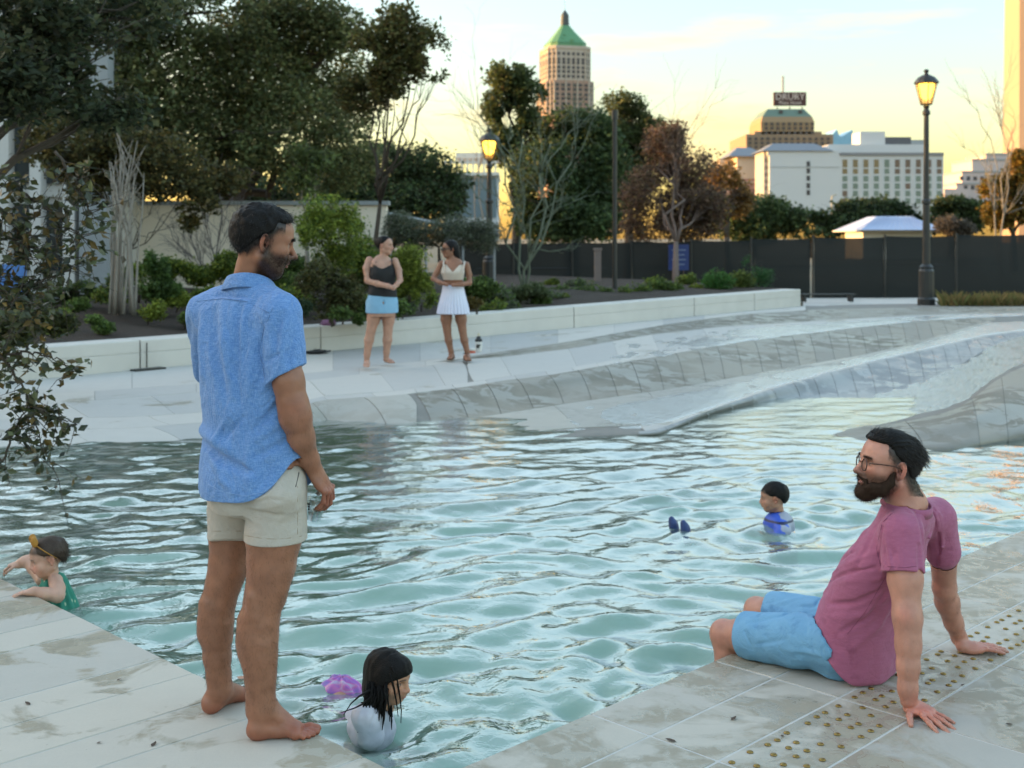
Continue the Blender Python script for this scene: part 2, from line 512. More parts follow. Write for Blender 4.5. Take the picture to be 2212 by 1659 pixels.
L_N0 = line([(-500, 1300, -.66), (0, 1230, -.66), (600, 1190, -.66), (1017, 1090, -.6), (1422, 1005, -.4), (1650, 955, -.26), (1773, 930, -.155), (1935, 913, -.09), (2043, 892, -.03), (2097, 866, .02), (2151, 820, .10), (2212, 790, .14), (2400, 765, .17), (2800, 755, .17)])
L_N1 = line([(-500, 1330, -.68), (0, 1260, -.68), (600, 1230, -.68), (1017, 1120, -.64), (1422, 1030, -.45), (1650, 968, -.27), (1773, 943, -.14), (1935, 930, -.06), (2043, 915, -.0), (2097, 895, .045), (2151, 862, .10), (2212, 835, .135), (2400, 800, .17), (2800, 790, .17)])
L_N2 = line([(-500, 1360, -.7), (0, 1290, -.7), (600, 1260, -.7), (1017, 1150, -.66), (1422, 1050, -.5), (1650, 980, -.29), (1773, 957, -.15), (1935, 952, -.10), (2043, 942, -.06), (2097, 930, -.03), (2151, 910, .0), (2212, 890, .03), (2400, 860, .07), (2800, 850, .07)])
L_N3 = line([(-500, 1400, -.72), (0, 1330, -.72), (600, 1300, -.72), (1017, 1180, -.68), (1422, 1080, -.6), (1650, 1000, -.36), (1773, 985, -.22), (1935, 985, -.19), (2043, 985, -.18), (2097, 975, -.17), (2151, 965, -.16), (2212, 955, -.15), (2400, 940, -.15), (2800, 930, -.15)])
L_N4 = line([(-500, 1440, -.74), (0, 1370, -.74), (600, 1330, -.74), (1017, 1210, -.72), (1422, 1110, -.7), (1650, 1060, -.66), (1773, 1040, -.64), (2043, 1035, -.64), (2212, 1010, -.64), (2400, 990, -.64), (2800, 980, -.64)])

# underlay (mortar seen in the joints, and everything that is one cast surface)
LN = [L_W, L_M, L_Mb, L_A0, L_A, L_Am, L_Ab, L_B0, L_B, L_Bm, L_Bb, L_V, L_N0, L_N1, L_N2, L_N3, L_N4]
A = np.stack(LN, 0)
# smooth across the lines: Catmull-Rom resampling
def catmull(A, n):
    m = len(A); P0 = np.concatenate([A[:1] * 2 - A[1:2], A, A[-1:] * 2 - A[-2:-1]]); rows = []
    for i in range(m - 1):
        p0, p1, p2, p3 = P0[i], P0[i + 1], P0[i + 2], P0[i + 3]
        for t in np.arange(n) / n:
            rows.append(0.5 * (2 * p1 + (p2 - p0) * t + (2 * p0 - 5 * p1 + 4 * p2 - p3) * t * t + (3 * p1 - p0 - 3 * p2 + p3) * t ** 3))
    rows.append(A[-1]); return np.stack(rows)
NS = 5
SM = catmull(A, NS)
m_, k_ = SM.shape[:2]
idx = np.arange(m_ * k_).reshape(m_, k_)
q = np.stack([idx[:-1, :-1], idx[1:, :-1], idx[1:, 1:], idx[:-1, 1:]], -1).reshape(-1, 4)
low = SM.copy(); low[..., 2] -= 0.006
beach = tag(link('pool_beach', mesh_np('pool_beach', low.reshape(-1, 3), q), simple('dark_joint', (.20, .19, .17), .85, .3, 6)), kind='structure')

def slabs(name, r0, r1, mat, seg, x0, x1, gap=0.005, jit=0.1, skew=0.0, sub=1):
    """slabs following rows r0..r1 (contour numbers) of the smooth surface"""
    R = SM[int(r0 * NS):int(r1 * NS) + 1]
    i0, i1 = int((x0 + 500) / 10), int((x1 + 500) / 10)
    R = R[:, i0:i1 + 1]
    n = len(R) - 1
    mid = R[n // 2]
    L = np.r_[0, np.cumsum(np.linalg.norm(np.diff(mid, axis=0), axis=1))]
    c = [random.uniform(-seg, 0)]
    while c[-1] < L[-1]: c.append(c[-1] + seg * random.uniform(1 - jit, 1 + jit))
    for a, b in zip(c[:-1], c[1:]):
        a = max(a, 0); b = min(b, L[-1])
        if b - a < 0.08: continue
        us = np.linspace(a + gap / 2, b - gap / 2, max(3, int((b - a) / 0.2) + 2)); k2 = len(us)
        Q = np.zeros((n + 1, k2, 3))
        for r in range(n + 1):
            uu = np.clip(us + skew * (r / n - 0.5), 0, L[-1])
            for cc in range(3): Q[r, :, cc] = np.interp(uu, L, R[r, :, cc])
        # pull first and last rows in: joint between courses
        d = Q[1] - Q[0]; Q[0] += d / (np.linalg.norm(d, axis=1)[:, None] + 1e-6) * gap / 2
        d = Q[-2] - Q[-1]; Q[-1] += d / (np.linalg.norm(d, axis=1)[:, None] + 1e-6) * gap / 2
        Q[..., 2] += random.uniform(-0.001, 0.001)
        B = Q.copy(); B[..., 2] -= 0.02
        o_ = (n + 1) * k2
        V = np.concatenate([Q.reshape(-1, 3), Q.reshape(-1, 3), B.reshape(-1, 3)])
        idx = np.arange((n + 1) * k2).reshape(n + 1, k2)
        q = [tuple(x) for x in np.stack([idx[:-1, :-1], idx[1:, :-1], idx[1:, 1:], idx[:-1, 1:]], -1).reshape(-1, 4)]
        rim = list(idx[0, :]) + list(idx[1:, -1]) + list(idx[-1, -2::-1]) + list(idx[-2:0:-1, 0])
        q += [(y + o_, x + o_, x + 2 * o_, y + 2 * o_) for x, y in zip(rim, rim[1:] + rim[:1])]
        link(name, mesh_np(name, V, q), mat, beach)

random.seed(11)
slabs('paving_slab', 0, 1, M_beach, 1.5, -150, 1740)
slabs('paving_slab', 1, 2, M_beach, 1.1, -150, 1010)
slabs('curved_slab', 1, 2, M_face, 1.0, 1010, 2300)
slabs('paving_slab', 2, 3, M_beach, 0.9, -150, 1010, skew=0.25)
slabs('paving_slab', 3, 4, M_beach, 0.8, -150, 600, skew=0.2)
slabs('paving_slab', 2, 3, M_beach, 1.2, 1010, 2250, skew=0.2)
M_face0 = stone_mat('damp_slab', (0.42, 0.40, 0.355), (0.33, 0.31, 0.265), 0.42, 0.60, 0.6, 5.0, 0.5, 0.28)
slabs('curved_slab', 3.4, 6, M_face0, 0.6, 600, 900, skew=0.25, jit=0.05, gap=.009)
slabs('curved_slab', 3.4, 6, M_face, 0.5, 900, 2150, skew=0.25, jit=0.05, gap=.012)
slabs('lip_slab', 3, 3.4, M_beach, 0.5, 600, 2150, skew=0.05, jit=0.05)
slabs('paving_slab', 4, 6, M_beach, 0.8, -150, 600, skew=0.35)
M_terr = stone_mat('wet_terrace', (0.36, 0.345, 0.31), (0.29, 0.275, 0.24), 0.42, 0.60, 0.6, 3.0, 0.4, 0.2)
slabs('paving_slab', 6, 7, M_terr, 1.2, 860, 2150, skew=0.3)
slabs('curved_slab', 7.4, 10, M_face2, 0.5, 1380, 2330, skew=0.3, jit=0.05, gap=.012)
slabs('lip_slab', 7, 7.4, M_beach, 0.5, 1380, 2330, skew=0.05, jit=0.05)
slabs('curved_slab', 12, 15, M_face, 0.7, 1600, 2560, skew=0.2, gap=.010)
# ---- water
def water_mat(name, tint, ior=1.45, bs=0.25, foam=False, body=0.3, rough=0.02, bcol=(0.36, 0.58, 0.47)):
    t = NT(name)
    ps = t.pos()
    n1 = t.noise(16, 3, 0.6, ps, 0.4)
    n2 = t.noise(55, 2, 0.5, ps, 0.3)
    b = t.bump(n1.outputs['Fac'], bs, 0.02)
    b = t.bump(n2.outputs['Fac'], bs * 0.5, 0.006, b)
    fr = t.n('Fresnel'); fr.inputs['IOR'].default_value = ior; t.l(b, fr.inputs['Normal'])
    gl = t.n('BsdfGlossy'); gl.inputs['Roughness'].default_value = rough; t.l(b, gl.inputs['Normal'])
    tr = t.n('BsdfTransparent'); tr.inputs['Color'].default_value = (*tint, 1)
    mx = t.n('MixShader'); fc = t.ramp(fr.outputs[0], [(.02, .03), (.06, .14), (.12, .42), (.24, .80), (.50, .90)]); t.l(fc.outputs[0], mx.inputs[0])
    # milky body: a share of the light is scattered back by the water itself; in thin sheets it paints reflected sky
    df = t.n('BsdfDiffuse'); df.inputs['Color'].default_value = (*bcol, 1)
    bm = t.n('MixShader'); bm.inputs[0].default_value = body
    t.l(tr.outputs[0], bm.inputs[1]); t.l(df.outputs[0], bm.inputs[2])
    t.l(bm.outputs[0], mx.inputs[1]); t.l(gl.outputs[0], mx.inputs[2])
    last = mx.outputs[0]
    if foam:
        at = t.n('Attribute', attribute_name='col')
        fn = t.noise(26, 5, 0.7, ps, 0.5)
        f = t.ramp(t.math('MULTIPLY_ADD', at.outputs['Fac'], 0.55, fn.outputs['Fac']), [(0.74, 0.0), (0.98, 0.8)])
        fd = t.n('BsdfDiffuse'); fd.inputs['Color'].default_value = (0.8, 0.82, 0.82, 1)
        m2 = t.n('MixShader'); t.l(f.outputs[0], m2.inputs[0]); t.l(last, m2.inputs[1]); t.l(fd.outputs[0], m2.inputs[2])
        last = m2.outputs[0]
    t.l(last, t.out.inputs['Surface'])
    return t.m


M_water = water_mat('pool_water', (0.66, 0.84, 0.75), 1.36, 0.2, True, .46, .02, (.42, .59, .49))
M_rapid = water_mat('running_water', (0.9, 0.94, 0.94), 1.36, 0.8, True, .45, .08, (.62, .68, .68))
M_film = water_mat('shallow_film', (0.95, 0.96, 0.95), 1.36, 0.6, False, .28, .22, (.62, .63, .60))  # pale body colour stands in for sky reflected off the thin sheets

BOY = G(1665, 1148, Z_W); GIRL = G(800, 1560, Z_W); SEAT = np.array([0.76, 4.95]); SPL = G(1330, 1330, Z_W)
def waves(X, Y):
    r = np.random.default_rng(12)
    # slow warp so that crests are uneven
    p = np.stack([X, Y, np.zeros_like(X)], -1)
    wx = X + 0.22 * noise(p, 0.9) ; wy = Y + 0.22 * noise(p, 0.9, (9, 4, 2))
    Z = np.zeros_like(X)
    for i in range(54):
        lam = 0.085 * (7.5 ** r.random())
        th = r.normal(math.pi / 2 + 0.15, 0.62)
        kx, ky = 2 * math.pi / lam * math.cos(th), 2 * math.pi / lam * math.sin(th)
        amp = 0.0105 * (lam / 0.5) ** 1.28
        Z += amp * np.sin(kx * wx + ky * wy + r.uniform(0, 6.28)) * (0.55 + 0.6 * noise(p, 0.5, (i * 1.3, i * 2.1, 0)))
    Z *= 0.50
    d = np.clip((12.6 - Y) / 4.5, 0.16, 1)
    Z *= d
    # ring ripples round the swimmers and the seated man's legs
    for c, A, lam, R_ in ((BOY, .010, .26, 1.3), (SEAT, .011, .24, 1.25), (GIRL, .008, .2, .8)):
        dd = np.hypot(X - c[0], Y - c[1])
        Z += A * np.sin(2 * math.pi * dd / lam) * np.exp(-(dd / R_) ** 2) * np.clip(dd / 0.15, 0, 1)
    # choppy patches
    for c, A, R_ in ((GIRL + np.array([-0.35, 0.35, 0]), .012, .45), (np.array([0.45, 4.95]), .010, .5), (BOY + np.array([-0.7, 0, 0]), .006, .5), (np.array([-1.95, 5.45]), .008, .3)):
        dd = np.hypot(X - c[0], Y - c[1])
        Z += A * fbm(p, 9.0, 3) * np.exp(-(dd / R_) ** 2)
    return Z

hx, hy = 0.026, 0.026
xs = np.arange(-8.2, 9.5, hx); ys = np.arange(3.5, 13.6, hy)
X, Y = np.meshgrid(xs, ys)
s_, t_ = (X + Y) * S2, (X - Y) * S2
Z = waves(X, Y) + Z_W
keep = (s_ > S_EDGE - 0.006) & (t_ < T_EDGE + 0.006) & (np.abs(X) < Y * 0.50 + 0.4)
idx = np.arange(X.size).reshape(X.shape)
kf = keep[:-1, :-1] & keep[1:, :-1] & keep[1:, 1:] & keep[:-1, 1:]
q = np.stack([idx[:-1, :-1], idx[:-1, 1:], idx[1:, 1:], idx[1:, :-1]], -1)[kf]
used = np.unique(q); rm = np.full(X.size, -1); rm[used] = np.arange(len(used))
V = np.stack([X.ravel(), Y.ravel(), Z.ravel()], 1)[used]
me = mesh_np('pool_water', V, rm[q])
# foam: along the foot of the rapids and in the splash patches
fo = np.zeros(len(V))
for c, R_, a in ((G(1750, 965, Z_W), 1.2, .35), (G(1450, 950, Z_W), 1.4, .22), (GIRL + np.array([-0.3, 0.3, 0]), .3, .18), (np.array([0.5, 4.95, 0]), .32, .16), (BOY + np.array([-0.7, 0, 0]), .5, .12)):
    fo = np.maximum(fo, a * np.exp(-(np.hypot(V[:, 0] - c[0], V[:, 1] - c[1]) / R_) ** 2))
attr_col(me, np.stack([fo] * 3, 1))
tag(link('water', me, M_water), kind='structure')

# running water in the channel beside the mound, and the shallow sheet on the upper terrace
def sheet(name, ra, rb, x0, x1, lift, n, mat, chop, foam, edge=0.15):
    a, b = SM[int(ra * NS)], SM[int(rb * NS)]
    i0, i1 = int((x0 + 500) / 10), int((x1 + 500) / 10)
    rows = SM[int(ra * NS):int(rb * NS) + 1, i0:i1 + 1]
    # a water surface is flat across the channel: level of the lowest row plus lift, edges meet the stone
    m0 = rows.shape[0]
    tt = np.linspace(0, m0 - 1, n); ii = np.minimum(tt.astype(int), m0 - 2); fr = (tt - ii)[:, None, None]
    Q = rows[ii] * (1 - fr) + rows[ii + 1] * fr
    uu = np.linspace(0, Q.shape[1] - 1, Q.shape[1] * 3); jj = np.minimum(uu.astype(int), Q.shape[1] - 2); fu = (uu - jj)[None, :, None]
    Q = Q[:, jj] * (1 - fu) + Q[:, jj + 1] * fu
    lo = Q[..., 2].min(0, keepdims=True)
    Q = Q.copy()
    if lift > 0.02: Q[..., 2] = lo + lift
    else:
        e1 = np.clip(np.linspace(0, 1, Q.shape[1]) / .3, 0, 1)[None, :]; e2 = np.clip(1 - np.abs(np.linspace(-1, 1, Q.shape[0])) ** 3, 0, 1)[:, None]
        Q[..., 2] += -.012 + (lift + .014) * e1 * e2 ** .3 + .010 * noise(Q * np.array([1, 1, 0]), 1.4) * (1 - e1 * .7)
    Q[..., 2] += chop * fbm(Q * np.array([1, 0.6, 0]), 5.0, 3)
    m_, k_ = Q.shape[:2]
    idx = np.arange(m_ * k_).reshape(m_, k_)
    q = np.stack([idx[:-1, :-1], idx[1:, :-1], idx[1:, 1:], idx[:-1, 1:]], -1).reshape(-1, 4)
    me = mesh_np(name, Q.reshape(-1, 3), q)
    attr_col(me, np.full((m_ * k_, 3), foam))
    return tag(link(name, me, mat), kind='structure')
sheet('stream', 9.6, 13, 1600, 2560, 0.05, 26, M_rapid, 0.012, 0.30)
sheet('terrace_stream', 6.3, 7.2, 1120, 2250, 0.006, 12, M_film, 0.007, 0.0)
sheet('terrace_pool', 2.2, 3.6, 1280, 2450, 0.008, 14, M_film, 0.010, 0.0)
# ================================================================== STRUCTURES BEHIND THE POOL
# ---- low seat wall between the paving and the planting, in cast blocks
wall = empty('seat_wall', L_W[60], 'long low cream concrete seat wall between the paved beach and the mulch bed', 'wall')
random.seed(21)
i1 = int((1733 + 500) / 10)
W = L_W[:i1 + 1]
L = np.r_[0, np.cumsum(np.linalg.norm(np.diff(W, axis=0), axis=1))]
Wp = lambda u: np.array([np.interp(u, L, W[:, c]) for c in range(3)])
joints = [0.0]
pix = [-260, 303, 693, 966, 1240, 1500, 1630, 1733]
ju = [np.interp(p, XS[:i1 + 1], L) for p in pix]
for a, b in zip(ju[:-1], ju[1:]):
    for half in (0, 1):
        m = MB(); n = 8
        us = np.linspace(a + 0.012, b - 0.012, n)
        V = []
        for u in us:
            p = Wp(u); d = Wp(min(u + 0.2, L[-1])) - Wp(max(u - 0.2, 0)); d[2] = 0; d /= np.linalg.norm(d)
            nn = np.array([-d[1], d[0], 0])        # away from the pool
            z0, z1 = ((-0.1, 0.213), (0.215, 0.37))[half]
            for off, z in ((0.0, z0), (0.0, z1 - 0.012), (0.012, z1), (0.40, z1), (0.40, z0)):
                V.append(p + nn * (off + 0.002 * half) + np.array([0, 0, z]))
        Fq = []
        for i in range(n - 1):
            for k in range(5):
                k2 = (k + 1) % 5
                Fq.append((i * 5 + k, i * 5 + k2, (i + 1) * 5 + k2, (i + 1) * 5 + k))
        Fq += [tuple(range(4, -1, -1)), tuple(range((n - 1) * 5, n * 5))]
        m.add(V, Fq); m.build('wall_block', M_wall, wall)
# drain and cable clutter at the foot of the wall
p = Wp(np.interp(318, XS[:i1 + 1], L))
m = MB(); m.box(p + [0.05, -0.12, 0.012], (0.42, 0.14, 0.02), rz=0.85); m.tube([p + [0, -.012, .33], p + [0, -.012, 0.0]], .006)
tag(m.build('drain_grate', M_black), 'small dark drain with a pipe at the foot of the seat wall', 'drain')
p = G(680, 764, 0.04)
m = MB()
for k in range(5):
    a0 = random.uniform(0, 6.28); m.tube([p + np.array([(0.10 + .03 * k) * math.cos(a0 + q * .7), (.07 + .02 * k) * math.sin(a0 + q * .7), .015 + .006 * k]) for q in range(8)], .014)
tag(m.build('sandals', M_black), 'small black heap of sandals on the paving below the seat wall', 'sandals')
p = Wp(np.interp(697, XS[:i1 + 1], L))
m = MB(); m.lathe([(.10, 0), (.12, .03), (.09, .07), (.02, .085)], p + [0.05, .2, .371], 9)
tag(m.build('bundled_towel', simple('mauve_cloth', (.25, .12, .22), .9, .4, 30)), 'small mauve cloth bundle lying on top of the seat wall', 'cloth')

# ---- mulch bed behind the wall
n = 40; k = 9
V = []; Fq = []
us = np.linspace(0, L[-1], n)
for u in us:
    p = Wp(u); d = Wp(min(u + 0.3, L[-1])) - Wp(max(u - 0.3, 0)); d[2] = 0; d /= np.linalg.norm(d)
    nn = np.array([-d[1], d[0], 0])
    for j, off in enumerate((0.38, 1.0, 2.0, 3.2, 4.6, 6.5, 9, 13, 20)):
        hh = 0.30 + 0.32 * math.sin(min(1, off / 5.0) * 1.57) * (1 - 0.45 * u / L[-1])
        q_ = p + nn * off
        V.append(q_ + np.array([0, 0, hh + 0.06 * float(noise(q_ * 1.5))]))
Fq = [(i * k + j, i * k + j + 1, (i + 1) * k + j + 1, (i + 1) * k + j) for i in range(n - 1) for j in range(k - 1)]
tag(link('mulch_bed', mesh_np('mulch_bed', V, Fq), M_mulch), kind='structure')
# ground beyond
me = mesh_np('far_ground', [(-300, 30, -0.02), (6.4, 27.4, -0.02), (60, 20, -0.02), (300, 40, -0.02), (1500, 3000, -.02), (-1500, 3000, -.02)], [(0, 1, 2, 3, 4, 5)], False)
tag(link('far_ground', me, M_grnd), kind='structure')
# pale path strip behind the end of the wall
a, b, c_, d_ = G(1735, 661, .2), G(2600, 656, .2), G(2600, 641, .1), G(1735, 644, .1)
tag(link('path', mesh_np('path', [a, b, c_, d_], [(0, 1, 2, 3)], False), M_beach), kind='structure')

# ---- black windscreen fence
M_mesh = simple('black_windscreen_mesh', (0.0085, 0.0115, 0.011), 0.85, 0.25, 1.3, 0.4, 30, 0.03)
tt_ = M_mesh.node_tree; tr_ = tt_.nodes.new('ShaderNodeBsdfTransparent'); mx_ = tt_.nodes.new('ShaderNodeMixShader'); mx_.inputs[0].default_value = .02
pb_ = [n for n in tt_.nodes if n.type == 'BSDF_PRINCIPLED'][0]; ou_ = [n for n in tt_.nodes if n.type == 'OUTPUT_MATERIAL'][0]
tt_.links.new(pb_.outputs[0], mx_.inputs[1]); tt_.links.new(tr_.outputs[0], mx_.inputs[2]); tt_.links.new(mx_.outputs[0], ou_.inputs['Surface'])
YF = 33.0
def fence(xa, ya, xb, yb, top_px, npan, label, name='screen_fence'):
    A, B = np.array([xa, ya, 0.0]), np.array([xb, yb, 0.0])
    r = empty(name, A, label, 'fence')
    ln = np.linalg.norm(B - A); d = (B - A) / ln; ang = math.atan2(d[1], d[0])
    for i in range(npan):
        p = A + (B - A) * (i + .5) / npan
        hgt = top_px(p)
        w_ = ln / npan - 0.06
        # a panel of cloth that sags and billows a little
        nu, nv = 14, 8
        uu, vv = np.meshgrid(np.linspace(-w_ / 2, w_ / 2, nu), np.linspace(0, 1, nv))
        z = -0.02 + (hgt - 0.03 * np.sin((uu / w_ + .5) * math.pi) * 0.8 + .02) * vv
        bl = 0.05 * np.sin((uu / w_ + .5) * math.pi) * np.sin(vv * math.pi) * random.uniform(-1, 1) + 0.02 * noise(np.stack([uu * 2 + i * 7, vv * 3, uu * 0], -1))
        V = np.stack([p[0] + d[0] * uu - d[1] * bl, p[1] + d[1] * uu + d[0] * bl, z], -1).reshape(-1, 3)
        idx = np.arange(nu * nv).reshape(nv, nu)
        q = np.stack([idx[:-1, :-1], idx[:-1, 1:], idx[1:, 1:], idx[1:, :-1]], -1).reshape(-1, 4)
        link('mesh_panel', mesh_np('mesh_panel', V, q), M_mesh, r)
        pp = A + (B - A) * i / npan
        m = MB(); m.tube([pp + [0, 0, -.05], pp + [0, 0, hgt + .05]], .03, 8); m.build('fence_post', M_black, r)
        m = MB(); m.tube([pp + [0, .03, hgt * .55], pp + (B - A) / npan + [0, .03, hgt * .55]], .016, 6); m.build('fence_rail', M_black, r)
    return r
hz = lambda p: H - (np.interp(CX + p[0] * F / p[1], [900, 1100, 1500, 1750, 2212, 2600], [528, 526, 521, 514, 506, 500]) - HY) * p[1] / F
fence(-1.6, 33.5, 8.2, 33.0, hz, 6, 'long dark mesh screen fence behind the trees and the blue sign, left stretch')
fence(8.25, 33.0, 24, 33.0, hz, 8, 'long black mesh screen fence behind the tall lit lamp, right stretch')

# ---- lamp posts
M_glow = NT('lamp_glow')
em = M_glow.n('Emission'); em.inputs['Color'].default_value = (1.0, 0.62, 0.09, 1); em.inputs['Strength'].default_value = 0.85
M_glow.l(em.outputs[0], M_glow.out.inputs['Surface']); M_glow = M_glow.m
M_glass = NT('lamp_glass')
pb = M_glass.bsdf((0.9, 0.62, 0.28), 0.1)
trn = M_glass.n('BsdfTransparent'); trn.inputs['Color'].default_value = (1, .85, .6, 1)
mxs = M_glass.n('MixShader'); mxs.inputs[0].default_value = .75
M_glass.l(pb.outputs[0], mxs.inputs[1]); M_glass.l(trn.outputs[0], mxs.inputs[2]); M_glass.l(mxs.outputs[0], M_glass.out.inputs['Surface']); M_glass = M_glass.m
def lamp_post(base, hgt, label, group, lit=True):
    k = hgt / 5.2
    r = empty('street_lamp', base, label, 'street lamp', group)
    m = MB(); m.lathe([(.19, 0), (.19, .14), (.165, .18), (.165, .75), (.14, .80), (.15, .84), (.09, .90)], base, 12); m.build('base', M_black, r)
    m = MB(); m.lathe([(.085, .88), (.075, 2.2), (.10, 2.22), (.10, 2.28), (.065, 2.32), (.055, hgt - 1.0), (.085, hgt - .98), (.085, hgt - .92), (.05, hgt - .86), (.07, hgt - .80), (.035, hgt - .76)], base, 12); m.build('pole', M_black, r)
    z0 = hgt - .76; z1 = z0 + .46
    def ring(rad, z): return [base + np.array([rad * math.cos(a + .4), rad * math.sin(a + .4), z]) for a in np.arange(6) * math.pi / 3]
    m = MB()
    for a, b in zip(ring(.12, z0), ring(.235, z1)): m.tube([a, b], .012, 5)
    for z, rad in ((z0, .12), (z1, .235)):
        rr = ring(rad, z)
        for a, b in zip(rr, rr[1:] + rr[:1]): m.tube([a, b], .013, 5)
    m.build('lantern_frame', M_black, r)
    for i in range(6):
        a, b = ring(.115, z0), ring(.23, z1); j = (i + 1) % 6
        link('pane', mesh_np('pane', [a[i], a[j], b[j], b[i]], [(0, 1, 2, 3)], False), M_glass, r)
    m = MB(); m.lathe([(.27, z1), (.26, z1 + .03), (.19, z1 + .12), (.10, z1 + .17), (.05, z1 + .19), (.035, z1 + .23), (.06, z1 + .26), (.05, z1 + .29), (.005, z1 + .31)], base, 12); m.build('lantern_cap', M_black, r)
    m = MB(); m.lathe([(.03, z0 + .10), (.11, z0 + .16), (.155, z0 + .32), (.17, z1 - .02), (.01, z1)], base, 12); m.build('light_source', M_glow, r, True)
    return r
b = G(2001, 660, .22)
lamp_post(b, 510 * b[1] / F, 'tall black street lamp with glowing lantern standing before the screen fence on the right', 'lit lantern street lamps')
b = np.array([(1057 - CX) * 30 / F, 30, 0.35])
lamp_post(b, H - (278 - HY) * 30 / F - .35, 'black street lamp with glowing lantern behind the woman in the white skirt', 'lit lantern street lamps')
b = np.array([(1328 - CX) * 25.5 / F, 25.5, 0.2])
m = MB(); m.tube([b, b + [0, 0, H - (248 - HY) * 25.5 / F - .2]], .05, 10); m.tube([b, b + [0, 0, .12]], .10, 10); m.tube([b + [0, 0, 4.0], b + [0, 0, 4.2]], .07, 8)
tag(m.build('dark_pole', M_black), 'slender black pole without a lamp standing in the mulch bed', 'pole')

# ---- small things by the fence
M_blue = simple('blue_sign', (.012, .032, .15), .5, .1)
m = MB(); p = P(1466, 556, 32.6); m.box(p, (.55, .03, .7))
o = tag(m.build('fence_sign', M_blue), 'small blue sign hung on the dark screen fence', 'sign')
m = MB()
for q in range(4): m.box(p + [0, -.018, .2 - q * .13], (.38 - .06 * (q % 2), .004, .035))
m.build('sign_print', simple('pale_print', (.14, .18, .28), .6), o)
m = MB(); p = G(1291, 652, .15); m.box(p + [0, 0, .62], (.16, .16, 1.24)); m.box(p + [0, 0, 1.27], (.20, .20, .06)); m.box(p + [0, 0, .1], (.20, .20, .2))
tag(m.build('timber_post', simple('pale_timber', (.19, .15, .135), .8, .2, 20)), 'pale timber post before the fence, left of the slender black pole', 'post')
m = MB(); p = G(1602, 628, .1); m.lathe([(.05, 0), (.05, .55), (.09, .58), (.09, .75), (.03, .8)], p + [0, 0, .2], 8)
tag(m.build('bollard', M_white), 'small white bollard among shrubs in front of the dark fence', 'bollard')
# low black bench frame at the end of the wall
p = G(1790, 652, .2); r = empty('low_bench', p, 'low black metal bench beyond the end of the seat wall', 'bench')
m = MB()
for q in range(4): m.box(p + [0, .1 * q, .17], (1.3, .05, .02))
m.build('seat', M_black, r)
for sx in (-.55, .55):
    m = MB(); m.box(p + [sx, .15, .08], (.05, .36, .16)); m.build('leg', M_black, r)

# ================================================================== BUILDINGS
M_pale = simple('pale_render_wall', (.60, .58, .55), .85, .05, 1)
M_beige = simple('beige_render_wall', (.74, .65, .53), .85, .06, .6)
M_glassd = simple('dark_window_glass', (.04, .05, .055), .15, .3, .2)
M_grey = simple('grey_metal', (.28, .30, .31), .5, .1)
# beige garden wall with cap and the sloping rail at its right end
r = empty('garden_wall', P(568, 600, 26), 'long beige rendered wall with grey coping behind the shrubs', 'wall')
m = MB(); a, b = P(-60, 443, 26), P(834, 443, 26); zt = a[2]
m.box(((a[0] + b[0]) / 2, 26.2, (zt - .3) / 2), (b[0] - a[0], .4, zt + .3)); m.build('wall', M_beige, r)
m = MB(); m.box(((a[0] + b[0]) / 2, 26.2, zt + .045), (b[0] - a[0] + .1, .52, .09)); m.build('coping', M_grey, r)
r = empty('ramp_rail', P(840, 460, 26), 'pale sloping handrail running down from the end of the beige wall', 'railing')
m = MB(); m.tube([P(838, 462, 26), P(950, 484, 26.5), P(1075, 508, 27)], .05, 6); m.build('handrail', M_grey, r)
for x, y in ((845, 463), (920, 478), (1000, 494), (1068, 507)):
    q = P(x, y, 26.3); m = MB(); m.tube([q, [q[0], q[1], 0]], .03, 6); m.build('baluster', M_grey, r)
# white pavilion at the left edge
r = empty('white_pavilion', (-11, 22, 0), 'white building with grey pillars at the left edge, half hidden by the near tree', 'building')
m = MB(); x0, x1 = P(-900, 0, 23.5)[0], P(212, 0, 23.5)[0]
m.box(((x0 + x1) / 2, 25, 3.6), (x1 - x0, 3, 7.6)); m.build('wall', M_white, r)
for xx in (8, 78, 150):
    q = P(xx, 0, 23.2); m = MB(); m.box((q[0], 23.3, 3.4), (.22, .3, 7.0)); m.build('pillar', M_pale, r)
q = P(208, 0, 23.3); m = MB(); m.box((q[0], 23.32, 3.4), (.55, .36, 7.0)); m.build('pillar', simple('grey_render', (.30, .32, .33), .8), r)
for xx in (38, 112, 178):
    q = P(xx, 0, 23.4)
    for zz in (1.7, 3.4, 5.1): m = MB(); m.box((q[0], 23.47, zz), (.5, .08, 1.3)); m.build('window', M_glassd, r)
for zz in (0.82, 2.55, 4.3): m = MB(); m.box(((x0 + x1) / 2, 23.46, zz), (x1 - x0, .1, .12)); m.build('string_course', M_pale, r)
q = P(200, 577, 25.5); m = MB(); m.box((q[0], 25.97, q[2]), (.7, .06, .62), ); o = tag(m.build('utility_door', simple('dark_green_door', (.012, .028, .028), .5)), 'dark green metal hatch low in the beige wall', 'hatch')
q = P(26, 615, 22); m = MB(); m.box((q[0], 22, q[2]), (.5, .08, .75)); m.box((q[0], 22.02, q[2] - .5), (.06, .06, .6))
tag(m.build('poster_board', simple('bright_blue_print', (.10, .25, .62), .5, .5, 6)), 'blue and white poster board standing by the pavilion at the left edge', 'poster')

